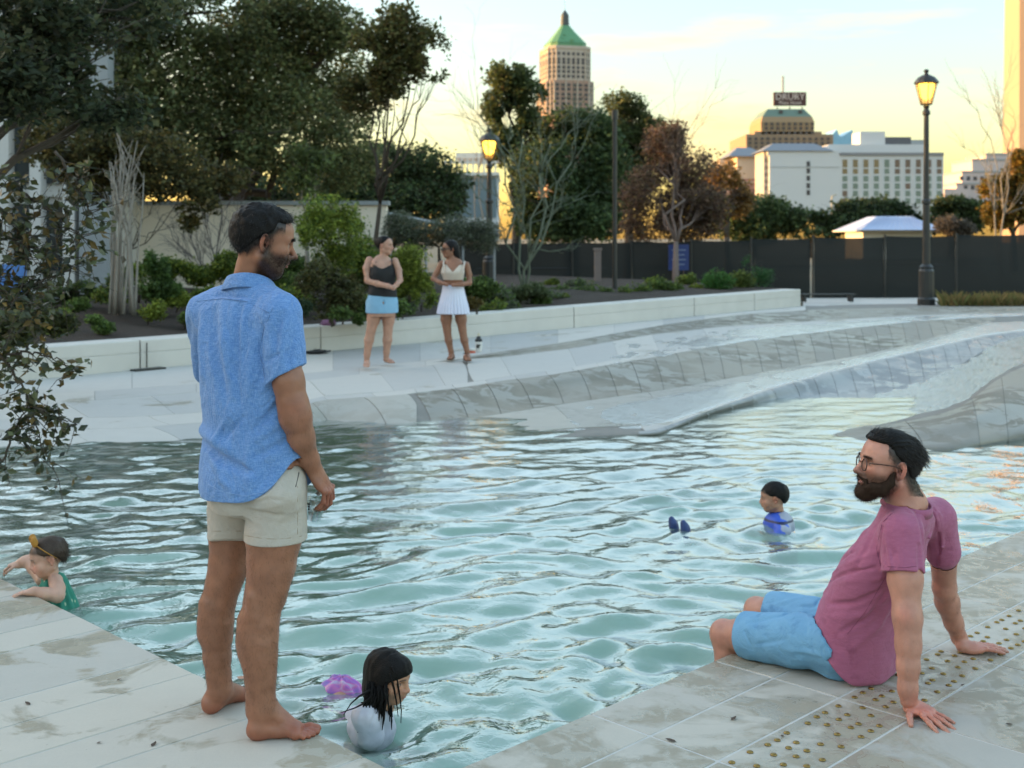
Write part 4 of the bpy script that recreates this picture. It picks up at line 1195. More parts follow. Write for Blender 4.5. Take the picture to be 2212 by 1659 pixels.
tree('gold_lit_tree', 'golden yellow backlit tree between the russet tree and the hotel', P(1575, 520, 60) * [1, 1, 0],  # gold of the low sun is put into the leaf colours
     [PB(1560, 385, 40, 45, 60), PB(1590, 430, 36, 40, 60), PB(1540, 440, 36, 40, 60)], 5200, .22, [(.28, .15, .035), (.22, .13, .04), (.16, .10, .04)], .18, gap=.0, clump=1.1, twigs=60)
gt = 'row of low green trees behind the screen fence'
for (x, lab, bl, n_, cl) in ((1630, 'dark green bushy tree at the foot of the rose building', [(1600, 460, 60, 45), (1665, 465, 50, 42), (1630, 490, 80, 40)], 8000, DARK),
                             (1750, 'low dark tree under the narrow window column of the white hotel', [(1730, 480, 50, 30), (1780, 485, 55, 30), (1740, 500, 70, 25)], 6000, DARK),
                             (1870, 'rounded green tree directly behind the kiosk roof', [(1845, 455, 45, 28), (1895, 452, 50, 26), (1930, 460, 50, 26), (1870, 480, 90, 30)], 7000, [(.040, .066, .028), (.05, .075, .03)]),
                             (2050, 'green tree between the tall lamp and the autumn tree', [(2060, 450, 48, 30), (2030, 475, 60, 32), (2090, 470, 40, 40)], 6000, [(.045, .07, .026), (.055, .08, .03)])):
    tree('screening_tree', lab, P(x, 515, 105) * [1, 1, 0], [PB(a, b, c, d, 105) for a, b, c, d in bl], n_, .38, cl, .25, gap=-.2, clump=.5, group=gt, twigs=12)
tree('grey_tree', 'small grey-brown leafless tree right of the kiosk', P(2058, 515, 90) * [1, 1, 0], [PB(2055, 488, 36, 22, 90), PB(2075, 495, 30, 20, 90)], 2600, .24, [(.12, .10, .075), (.10, .085, .07)], .12, gap=.0, clump=.8)
tree('autumn_tree', 'orange and green autumn tree at the right edge', P(2190, 520, 62) * [1, 1, 0],
     [PB(2150, 405, 36, 26, 62), PB(2195, 400, 40, 40, 62), PB(2170, 460, 50, 40, 62), PB(2215, 450, 40, 50, 62), PB(2210, 350, 30, 30, 62)], 8500, .22, [(.22, .12, .02), (.15, .105, .02), (.085, .085, .02), (.19, .14, .025)], .2, gap=-.05, clump=1.0)
def bare(name, label, base, tips, r0, mat, nbr=6, group=None, depth=3):
    r = empty(name, base, label, 'tree' if 'tree' in name else 'shrub', group)
    m = MB(); base = np.asarray(base, float)
    def grow(a, b, rad, lev):
        p = limb(m, a, b, rad, rad * .45, 6, .07, 5)
        if lev <= 0: return
        L = np.linalg.norm(b - a)
        for q in range(nbr):
            s = p[int(RNG.integers(2, 6))]; d = (b - a) / L + RNG.normal(size=3) * .45; d /= np.linalg.norm(d)
            grow(s, s + d * L * RNG.uniform(.3, .55), rad * .42, lev - 1)
    for t in tips: grow(base + RNG.normal(size=3) * [.06, .06, 0], np.asarray(t, float), r0, depth - 1)
    m.build('branches', mat, r, True)
    return r
M_silver = simple('silver_bark', (.20, .19, .17), .9, .2, 8)
bare('bare_tree', 'leafless pale tree with upright grey-green stems, right of the woman in the white skirt', P(1135, 625, 25) * [1, 1, 0] + [0, 0, .3], [P(1090, 340, 25), P(1130, 300, 25.3), P(1190, 310, 25), P(1235, 350, 25.4), P(1165, 380, 24.6)], .030, simple('green_grey_bark', (.13, .155, .11), .9, .2, 8), 6)
bare('bare_shrub', 'leafless grey twiggy shrub before the beige wall, behind the standing man', P(478, 600, 21) * [1, 1, 0] + [0, 0, .5], [P(400, 490, 21), P(440, 465, 21.2), P(480, 455, 20.8), P(385, 530, 21), P(520, 470, 21)], .017, simple('mauve_grey_twig', (.13, .115, .115), .9, .2), 9)
bare('bare_tree', 'leafless thin tree in front of the pink block at the right', P(2165, 500, 58) * [1, 1, 0], [P(2140, 300, 58), P(2165, 285, 58), P(2190, 310, 58)], .05, M_silver, 6)
bare('bare_tree', 'thin leafless sapling rising above the russet tree', P(1470, 600, 33) * [1, 1, 0], [P(1452, 330, 33), P(1478, 320, 33)], .018, M_twig, 7)
bare('bare_tree', 'faint leafless tree against the yellow sky left of the tall park tree', P(1040, 520, 60) * [1, 1, 0], [P(1030, 190, 60), P(1045, 220, 60)], .03, M_silver, 6)
# ---- planting bed
GR = [(.10, .16, .04), (.13, .19, .045), (.08, .125, .035)]; YG = [(.19, .24, .035), (.15, .19, .035), (.23, .27, .045)]; SI = [(.15, .17, .12), (.12, .14, .10), (.18, .19, .14)]
def gz(x, y, Y): return P(x, y, Y)
tree('young_tree', 'small thin-stemmed tree with sparse pale leaves above the bright green shrub', P(660, 620, 20), [PB(650, 330, 32, 28, 20), PB(690, 350, 40, 30, 20), PB(640, 380, 30, 24, 20), PB(670, 400, 40, 25, 20)], 900, .085, [(.10, .13, .04), (.075, .10, .035)], .04, M_barkp, gap=-.1, clump=2, twigs=30)
tree('tall_shrub', 'bright yellow-green feathery shrub right behind the standing man\'s face', P(705, 610, 19), [PB(715, 450, 62, 40, 19), PB(690, 500, 55, 45, 19), PB(745, 505, 45, 50, 19), PB(720, 570, 50, 50, 19)], 13000, .06, YG + GR[:1], .03, gap=.02, clump=3, twigs=40, aspect=.4)
tree('tall_shrub', 'darker leafy shrub below the bright one, left of the woman in the black top', P(720, 690, 17), [PB(700, 610, 55, 50, 17), PB(750, 640, 36, 40, 17), PB(690, 660, 45, 30, 17)],  8000, .06, [(.08, .075, .026), (.075, .09, .03), (.10, .10, .035)], .025, gap=.0, clump=3, twigs=30)
tree('shrub', 'yellow-green shrub between the two women', P(885, 640, 18.6), [PB(885, 570, 42, 38, 18.6), PB(870, 610, 34, 30, 18.6), PB(905, 615, 30, 30, 18.6)], 6000, .06, YG, .02, gap=.0, clump=3, twigs=20, aspect=.4)
tree('silver_shrub', 'grey feathery shrub behind the woman in the white skirt', P(950, 560, 24), [PB(900, 510, 60, 32, 24), PB(980, 500, 60, 34, 24), PB(1040, 510, 45, 36, 24), PB(860, 490, 40, 36, 24)],  13000, .06, SI + [(.10, .13, .07)], .03, gap=.05, clump=2.5, twigs=60, aspect=.3)
tree('shrub', 'low green shrub right of the woman in the white skirt', P(1040, 650, 21), [PB(1035, 622, 40, 22, 21)], 3500, .06, GR, .02, gap=.0, clump=3)
tree('shrub', 'pale spreading shrub right of the left lamp', P(1125, 645, 22), [PB(1110, 630, 35, 22, 22), PB(1150, 632, 36, 20, 22)], 4500, .055, [(.12, .15, .07), (.09, .12, .05)], .02, gap=.05, clump=3)
tree('shrub', 'low rusty shrub beside the skirt of the woman at the right', P(1030, 665, 19), [PB(1018, 655, 26, 12, 19)], 700, .05, [(.16, .11, .03), (.12, .10, .03)], .015, gap=.0, clump=3)
tree('shrub', 'leafy groundcover shrub left of the slender black pole', P(1275, 640, 25), [PB(1270, 625, 28, 20, 25), PB(1215, 632, 30, 14, 25)], 1800, .06, GR, .02, gap=.0, clump=2.5)
tree('shrub', 'leafy shrub right of the slender black pole', P(1370, 640, 25), [PB(1370, 628, 40, 16, 25), PB(1430, 620, 35, 20, 25.5)], 2400, .06, YG[1:2] + GR, .02, gap=.0, clump=2.5)
tree('shrub', 'rounded vivid green shrub near the end of the seat wall', P(1550, 630, 26.5), [PB(1550, 610, 34, 24, 26.5)], 3000, .05, [(.05, .15, .03), (.06, .12, .028)], .02, gap=-.6, clump=2.5)
tree('shrub', 'rounded paler green shrub next to the vivid one', P(1605, 628, 27), [PB(1602, 608, 28, 22, 27)], 2200, .05, [(.12, .16, .035), (.09, .13, .03)], .02, gap=-.6, clump=2.5)
tree('shrub', 'wispy bright green shrub at the far end of the seat wall', P(1640, 622, 27.5), [PB(1645, 595, 26, 30, 27.5), PB(1625, 570, 22, 18, 27.5)], 1500, .06, [(.045, .15, .045), (.05, .12, .04)], .02, gap=.05, clump=2.5, aspect=.3)
tree('shrub', 'broad green shrub at the right of the bare shrub, by the standing man\'s shoulder', P(450, 620, 19.5), [PB(430, 590, 50, 26, 19.5), PB(490, 575, 36, 28, 19.5), PB(395, 605, 30, 18, 19.5)], 8000, .06, YG + GR, .02, gap=.0, clump=3)
tree('upright_plant', 'upright leafy plant right of the pale stems', P(338, 650, 18), [PB(325, 570, 12, 28, 18), PB(352, 590, 12, 34, 18), PB(335, 625, 34, 30, 18), PB(375, 630, 16, 20, 18)], 4500, .055, [(.09, .15, .04), (.07, .12, .035)], .02, gap=-.1, clump=3)
tree('shrub', 'green groundcover in front of the dark hatch', P(190, 640, 18.5), [PB(200, 625, 45, 22, 18.5), PB(140, 640, 45, 20, 18.5), PB(255, 610, 25, 20, 18.5)], 7000, .055, GR + SI[:1], .02, gap=.0, clump=3)
tree('shrub', 'small sprig of leaves low in the mulch below the pale stems', P(235, 715, 15.6), [PB(225, 708, 22, 14, 15.6), PB(205, 690, 18, 10, 15.6)], 700, .05, GR, .012, gap=-.1, clump=3)
tree('shrub', 'olive leafy shrub at the left edge above the seat wall', P(60, 735, 12.6), [PB(40, 690, 70, 36, 12.6), PB(120, 700, 45, 26, 12.8), PB(20, 730, 50, 20, 12.5)], 6500, .05, [(.09, .11, .03), (.09, .09, .03), (.05, .06, .03)], .015, gap=.0, clump=3)
tree('shrub', 'small dark green shrub behind the standing man\'s shoulder, right', P(655, 680, 16.5), [PB(650, 665, 24, 16, 16.5)], 900, .05, [(.04, .07, .035)], .012, gap=-.1, clump=3)
tree('shrub', 'small green shrub by the seat wall left of the woman in the black top', P(740, 685, 16.6), [PB(735, 678, 24, 14, 16.6), PB(775, 690, 14, 12, 16.8)], 900, .05, GR, .012, gap=-.1, clump=3)
tree('shrub', 'dark green low hedge mass before the beige wall, right of the bare shrub', P(560, 640, 22), [PB(560, 590, 60, 30, 22), PB(630, 575, 40, 26, 22), PB(610, 610, 60, 20, 21)], 6000, .06, GR, .02, gap=-.1, clump=3)
tree('shrub', 'brown-green scrub behind the woman in the black top', P(800, 620, 21), [PB(790, 560, 40, 50, 21), PB(830, 600, 50, 30, 21), PB(770, 610, 40, 30, 20)], 6000, .06, [(.13, .14, .05), (.10, .12, .045), (.16, .14, .06)], .02, gap=.0, clump=3)
tree('shrub', 'low sprawling groundcover along the mulch under the lamp', P(1080, 655, 21.5), [PB(1070, 640, 40, 16, 21.5), PB(1180, 640, 50, 14, 23)], 2500, .055, GR + SI, .02, gap=.05, clump=3)
tree('shrub', 'wide green shrub mass at the bottom right of the bare shrub, above the blue shirt', P(560, 660, 19), [PB(540, 640, 70, 26, 19), PB(620, 650, 60, 30, 19), PB(470, 640, 50, 20, 19)], 8000, .06, YG + GR, .02, gap=-.02, clump=3)
tree('shrub', 'broad green shrub filling the bed behind the legs of the woman in black', P(800, 690, 17.6), [PB(785, 668, 46, 22, 17.6), PB(845, 665, 36, 20, 17.9)], 5000, .06, GR, .02, gap=-.02, clump=3)
tree('shrub', 'tall loose yellow-green shrub against the beige wall, left of the woman in black', P(770, 620, 20), [PB(775, 540, 34, 46, 20), PB(800, 580, 36, 40, 20), PB(760, 500, 26, 34, 20)], 7000, .06, YG + GR, .02, gap=.02, clump=3)
tree('shrub', 'leafy green shrub behind the pale stems and the hatch', P(300, 640, 19), [PB(290, 600, 40, 30, 19), PB(370, 590, 34, 30, 19.4), PB(250, 640, 50, 20, 18)], 6000, .06, GR + YG, .02, gap=.0, clump=3)
random.seed(8)
gp = 'low green plants scattered in the mulch bed'
for (x, y, Y, wh) in [(60, 700, 15, 'at the left edge under the olive shrub'),
    (120, 690, 16, 'behind the hanging twigs at the left'),
    (165, 665, 17, 'left of the sprig below the hatch'),
    (320, 680, 17, 'at the right foot of the pale stems'),
    (380, 655, 18, 'behind the left shoulder of the standing man'),
    (400, 690, 17, 'touching the left sleeve of the standing man'),
    (440, 640, 19, "above the standing man's left shoulder"),
    (470, 670, 18, "hidden behind the standing man's collar"),
    (640, 640, 19, "below the standing man's chin"),
    (790, 660, 18.5, 'at the elbow of the woman in black'),
    (870, 670, 18.6, 'at the hip between the two women'),
    (910, 655, 19.5, 'left of the woman in the white skirt'),
    (1060, 672, 20.5, 'just right of the white skirt'),
    (1100, 668, 21, 'by the wall under the left lamp'),
    (1165, 658, 22, 'below the leafless pale tree'),
    (1210, 650, 23, 'right of the leafless pale tree'),
    (1250, 655, 23.5, 'nearest the wall, left of the timber post'),
    (1300, 640, 25, 'between the timber post and the black pole'),
    (1340, 645, 25, 'at the foot of the black pole, right side'),
    (1400, 636, 25.5, 'below the russet tree, near the wall'),
    (1455, 632, 26, 'at the trunk of the russet tree'),
    (1500, 628, 26.5, 'left of the vivid round shrub, near the wall'),
    (1480, 610, 27.5, 'under the blue fence sign'),
    (1410, 612, 27, 'against the fence below the russet tree'),
    (1240, 622, 26, 'against the fence left of the timber post'),
    (1190, 615, 27, 'against the fence behind the leafless tree'),
    (840, 640, 19.5, 'behind the hands of the woman in black')]:
    c_ = [GR, YG, GR + SI, YG + GR][random.randrange(4)]; rr = random.uniform(.7, 1.25) * 20 / Y * 19
    tree('bedding_plant', 'small green mulch-bed plant ' + wh, P(x, y + 6, Y), [PB(x, y - 4, rr * 1.5, rr * .75, Y), PB(x + rr * .8, y - rr * .5, rr * .8, rr * .8, Y)], 900, .05, c_, .01, gap=-.05, clump=4, group=gp, twigs=6)
# ornamental grass strip at the right
V = []; Tt = []; Cc = []
for i in range(2600):
    x = RNG.uniform(2035, 2420); b = P(x, 668 - RNG.random() * 10, 26 + RNG.uniform(-.6, .8)); h_ = RNG.uniform(.12, .34)
    d = RNG.normal(size=2) * .10; w_ = .008; k = len(V)
    V += [b + [-w_, 0, -.05], b + [w_, 0, -.05], b + [d[0] * .5, d[1] * .5, h_ * .7], b + [d[0], d[1], h_]]
    Tt += [(k, k + 1, k + 2), (k, k + 2, k + 3)]; c = [(.22, .15, .06), (.12, .13, .04), (.17, .14, .05)][i % 3]; Cc += [c] * 4
me = mesh_np('ornamental_grass', np.array(V), np.array(Tt), False); attr_col(me, np.array(Cc))
tag(link('ornamental_grass', me, M_leaf), 'strip of tawny ornamental grass by the screen fence at the right', 'grass', kind='stuff')
# unseen tree belt added on the left to keep low sun off the pool
bl = []
for x, y in [(-22 - 6 * (k % 3) - .25 * max(0, y0), y0 + 2 * (k % 2)) for k, y0 in enumerate(range(-6, 46, 2))] + [(-36 - .3 * y0, y0) for y0 in range(-4, 60, 5)]:
    h_ = RNG.uniform(7, 10); bl += [(np.array([x, y, h_ * .6]), np.array([4.2, 4.2, h_ * .45])), (np.array([x, y, h_ * .2]), np.array([4.4, 4.4, h_ * .3]))]
for y in range(70, 300, 22): bl += [(np.array([-58 - y * .25, y, 6.0]), np.array([7, 14, 7.5]))]
tag(link('sun_blocking_trees', leaf_mesh('sun_blocking_trees', blob_points(bl, 52000, .4, -.6), .95, DARK), M_leaf), 'unseen belt of dark trees added beyond the left edge to block the sun', 'sun_blocking_trees', kind='stuff')
# ================================================================== BODIES: smooth implicit surfaces
class Field:
    """distance field on a grid; shapes are blended in with smooth unions, then meshed as one surface"""
    def __init__(s, lo, hi, h):
        s.h = h
        s.lo = np.floor(np.asarray(lo, float) / h - 3) * h
        s.n = np.ceil((np.asarray(hi, float) - s.lo) / h).astype(int) + 4
        s.F = np.full(s.n, 0.06, np.float32)
    def _blk(s, lo, hi):
        i0 = np.clip(np.floor((np.asarray(lo) - s.lo) / s.h).astype(int), 0, s.n - 1)
        i1 = np.clip(np.ceil((np.asarray(hi) - s.lo) / s.h).astype(int) + 1, 1, s.n)
        sl = tuple(slice(a, b) for a, b in zip(i0, i1))
        ax = [(s.lo[c] + s.h * np.arange(i0[c], i1[c])).astype(np.float32) for c in range(3)]
        return sl, ax[0][:, None, None], ax[1][None, :, None], ax[2][None, None, :]
    def put(s, prim, k=.012, op='u'):
        fn, lo, hi = prim
        pad = k + 2 * s.h + (.02 if op == 'u' else 0)
        sl, X, Y, Z = s._blk(np.asarray(lo) - pad, np.asarray(hi) + pad)
        f = s.F[sl]
        if f.size == 0: return s
        d = fn(X, Y, Z).astype(np.float32)
        if op == 'u':
            hh = np.maximum(k - np.abs(f - d), 0) / k
            s.F[sl] = np.minimum(f, d) - hh * hh * k * .25
        else:                                       # 's' cuts d away, 'i' keeps only d
            if op == 's': d = -d
            hh = np.maximum(k - np.abs(f - d), 0) / k
            s.F[sl] = np.maximum(f, d) + hh * hh * k * .25
        return s
    def cut(s, fn, k=.004):
        """keep only where fn(x,y,z) < 0, over the whole grid"""
        sl, X, Y, Z = s._blk(s.lo, s.lo + s.n * s.h)
        d = fn(X, Y, Z).astype(np.float32) + np.zeros_like(s.F)
        hh = np.maximum(k - np.abs(s.F - d), 0) / k
        s.F = np.maximum(s.F, d) + hh * hh * k * .25
        return s
    def warp(s, fn, band=.03):
        """push the surface out by fn(points) within a narrow band"""
        i = np.nonzero(np.abs(s.F) < band)
        p = np.stack(i, 1).astype(np.float32) * s.h + s.lo.astype(np.float32)
        s.F[i] -= fn(p).astype(np.float32)
        return s
    def under(s, g, depth=.004):
        """keep this body at least depth below the cloth g (g.raw: the cloth before its hems were cut)"""
        o = np.round((g.lo - s.lo) / s.h).astype(int)
        a = np.maximum(o, 0); b = np.minimum(o + g.n, s.n)
        if np.any(b <= a): return s
        S = tuple(slice(x, y) for x, y in zip(a, b)); T = tuple(slice(x - q, y - q) for x, y, q in zip(a, b, o))
        f, c, r = s.F[S], g.F[T], g.raw[T]
        s.F[S] = np.maximum(f, r + depth - 4 * np.maximum(c - .001, 0))
        return s
    def keep(s):
        keep_ = s.F; s.F = s.F.copy()
        for pr, k in getattr(s, 'sl', []): s.put(pr, k)
        s.raw = s.F; s.F = keep_; return s
    def mesh(s, name, smooth=2, mat=None, parent=None, colf=None):
        V, Q = surface_nets(s.F)
        V = relax(V, Q, smooth)
        V = V * s.h + s.lo
        me = mesh_np(name, V, Q)
        if colf is not None: attr_col(me, colf(V.astype(np.float32)))
        return link(name, me, mat, parent)


def surface_nets(Fd):
    ins = Fd < 0
    n = Fd.shape
    c = sum(ins[a:n[0] - 1 + a, b:n[1] - 1 + b, d:n[2] - 1 + d].astype(np.int8) for a in (0, 1) for b in (0, 1) for d in (0, 1))
    act = (c > 0) & (c < 8)
    ijk = np.stack(np.nonzero(act), 1)
    idx = np.full(act.shape, -1, np.int32); idx[act] = np.arange(len(ijk))
    val = {}
    for a in (0, 1):
        for b in (0, 1):
            for d in (0, 1): val[a, b, d] = Fd[ijk[:, 0] + a, ijk[:, 1] + b, ijk[:, 2] + d]
    P_ = np.zeros((len(ijk), 3), np.float32); N_ = np.zeros(len(ijk), np.float32)
    cs = list(val)
    for p in cs:
        for ax in range(3):
            if p[ax]: continue
            q = list(p); q[ax] = 1; q = tuple(q)
            v0, v1 = val[p], val[q]
            m = (v0 < 0) != (v1 < 0)
            t = np.where(m, v0 / np.where(m, v0 - v1, 1), 0)
            e = np.tile(np.array(p, np.float32), (len(ijk), 1)); e[:, ax] = t
            P_ += e * m[:, None]; N_ += m
    V = ijk + P_ / N_[:, None]
    Qs = []
    for ax in range(3):
        b, d = (ax + 1) % 3, (ax + 2) % 3
        sl0 = [slice(None)] * 3; sl1 = [slice(None)] * 3
        sl0[ax] = slice(0, n[ax] - 1); sl1[ax] = slice(1, n[ax])
        for o in (b, d): sl0[o] = slice(1, n[o] - 1); sl1[o] = slice(1, n[o] - 1)
        a0, a1 = ins[tuple(sl0)], ins[tuple(sl1)]
        for flip, msk in ((False, a0 & ~a1), (True, ~a0 & a1)):
            e = np.stack(np.nonzero(msk), 1)
            if not len(e): continue
            e[:, b] += 1; e[:, d] += 1
            def cell(ob, od):
                g = e.copy(); g[:, b] -= ob; g[:, d] -= od
                return idx[g[:, 0], g[:, 1], g[:, 2]]
            q = np.stack([cell(1, 1), cell(0, 1), cell(0, 0), cell(1, 0)], 1)
            Qs.append(q[:, ::-1] if flip else q)
    return V, np.concatenate(Qs)


def relax(V, Q, it):
    e = np.concatenate([Q[:, [0, 1]], Q[:, [1, 2]], Q[:, [2, 3]], Q[:, [3, 0]]])
    n = len(V)
    cnt = np.bincount(e[:, 0], minlength=n) + np.bincount(e[:, 1], minlength=n)
    for k in range(it):
        for lam in (.55, -.53):
            A = np.stack([np.bincount(e[:, 0], V[e[:, 1], c], n) + np.bincount(e[:, 1], V[e[:, 0], c], n) for c in range(3)], 1)
            V = V + lam * (A / np.maximum(cnt, 1)[:, None] - V)
    return V


def cone(a, b, ra, rb=None):
    """rounded tapering limb piece"""
    a, b = np.asarray(a, float), np.asarray(b, float); rb = ra if rb is None else rb
    d = b - a; L2 = max(float(d @ d), 1e-9)
    def fn(X, Y, Z):
        t = np.clip(((X - a[0]) * d[0] + (Y - a[1]) * d[1] + (Z - a[2]) * d[2]) / L2, 0, 1)
        return np.sqrt((X - a[0] - t * d[0]) ** 2 + (Y - a[1] - t * d[1]) ** 2 + (Z - a[2] - t * d[2]) ** 2) - (ra + (rb - ra) * t)
    r = max(ra, rb)
    return fn, np.minimum(a, b) - r, np.maximum(a, b) + r


def ell(c, r, M=None):
    """ellipsoid; M columns are its axes"""
    c = np.asarray(c, float); r = np.asarray(r, float); M = np.eye(3) if M is None else np.asarray(M, float)
    def fn(X, Y, Z):
        x, y, z = X - c[0], Y - c[1], Z - c[2]
        q = [(x * M[0, i] + y * M[1, i] + z * M[2, i]) / r[i] for i in range(3)]
        k0 = np.sqrt(q[0] ** 2 + q[1] ** 2 + q[2] ** 2)
        k1 = np.sqrt((q[0] / r[0]) ** 2 + (q[1] / r[1]) ** 2 + (q[2] / r[2]) ** 2)
        return k0 * (k0 - 1) / np.maximum(k1, 1e-6)
    e = np.abs(M) @ r
    return fn, c - e, c + e


def capped(prim, c, n):
    """a shape ended flat by the plane through c with outward normal n"""
    fn, lo, hi = prim; c = np.asarray(c, float); n = np.asarray(n, float) / np.linalg.norm(n)
    return (lambda X, Y, Z: np.maximum(fn(X, Y, Z), (X - c[0]) * n[0] + (Y - c[1]) * n[1] + (Z - c[2]) * n[2])), lo, hi


def sleeve(Fd, a, b, ra, rb, c, n, k=.03):
    """open-ended sleeve: the cloth stops at the plane (c, n); raw keeps the uncut shape"""
    Fd.sl = getattr(Fd, 'sl', []) + [(cone(a, b, ra, rb), k)]
    Fd.put(capped(cone(a, b, ra, rb), c, n), k)


def crs(rows, n=60):
    """smooth resampling of section rows along their first column"""
    a = np.array(rows, float); w = a[:, 0]; ww = np.linspace(w[0], w[-1], n)
    out_ = [ww]
    for c in range(1, a.shape[1]):
        y = a[:, c]; m = np.gradient(y, w)
        i = np.clip(np.searchsorted(w, ww) - 1, 0, len(w) - 2); hh = w[i + 1] - w[i]; t = (ww - w[i]) / hh
        out_.append((2 * t ** 3 - 3 * t ** 2 + 1) * y[i] + (t ** 3 - 2 * t ** 2 + t) * hh * m[i] + (-2 * t ** 3 + 3 * t ** 2) * y[i + 1] + (t ** 3 - t ** 2) * hh * m[i + 1])
    return np.stack(out_, 1)


def loft(o, M, rows, power=2.0):
    """body of elliptical sections: rows (w, cu, cv, a, b) along the third axis of frame M at o"""
    o = np.asarray(o, float); M = np.asarray(M, float); R_ = crs(rows)
    def fn(X, Y, Z):
        x, y, z = X - o[0], Y - o[1], Z - o[2]
        u = x * M[0, 0] + y * M[1, 0] + z * M[2, 0]
        v = x * M[0, 1] + y * M[1, 1] + z * M[2, 1]
        w_ = x * M[0, 2] + y * M[1, 2] + z * M[2, 2]
        cu, cv, a, b = (np.interp(w_, R_[:, 0], R_[:, i]) for i in (1, 2, 3, 4))
        p, q = (u - cu) / a, (v - cv) / b
        if power == 2.0: k0 = np.sqrt(p * p + q * q) + 1e-6; 
        else: k0 = (np.abs(p) ** power + np.abs(q) ** power) ** (1 / power) + 1e-6
        k1 = np.sqrt((p / a) ** 2 + (q / b) ** 2) + 1e-6
        d = k0 * (k0 - 1) / k1
        return np.maximum(d, np.maximum(R_[0, 0] - w_, w_ - R_[-1, 0]))
    cs = []
    for r in R_[::6]:
        for su in (-1, 1):
            for sv_ in (-1, 1): cs.append(o + M @ np.array([r[1] + su * r[3], r[2] + sv_ * r[4], r[0]]))
    cs = np.array(cs)
    return fn, cs.min(0), cs.max(0)


def frame(f, up=(0, 0, 1)):
    """columns: right, forward, up"""
    f = np.asarray(f, float); f = f / np.linalg.norm(f)
    r = np.cross(f, up); r /= np.linalg.norm(r); u = np.cross(r, f)
    return np.stack([r, f, u], 1)


def fold(pts, amp, wid):
    """ridge (amp>0) or crease (amp<0) along a polyline, as a surface push"""
    pts = np.asarray(pts, float)
    def fn(p):
        dm = np.full(len(p), 9.0, np.float32); fade = np.zeros(len(p), np.float32)
        n = len(pts) - 1
        for i in range(n):
            a, d = pts[i], pts[i + 1] - pts[i]
            t = np.clip((p - a) @ d / (d @ d), 0, 1)
            di = np.linalg.norm(p - a - t[:, None] * d, axis=1)
            u = (i + t) / n; better = di < dm
            dm = np.where(better, di, dm); fade = np.where(better, np.sin(np.pi * np.clip(.12 + .76 * u, 0, 1)), fade)
        return amp * fade * np.exp(-(dm / wid) ** 2)
    return fn


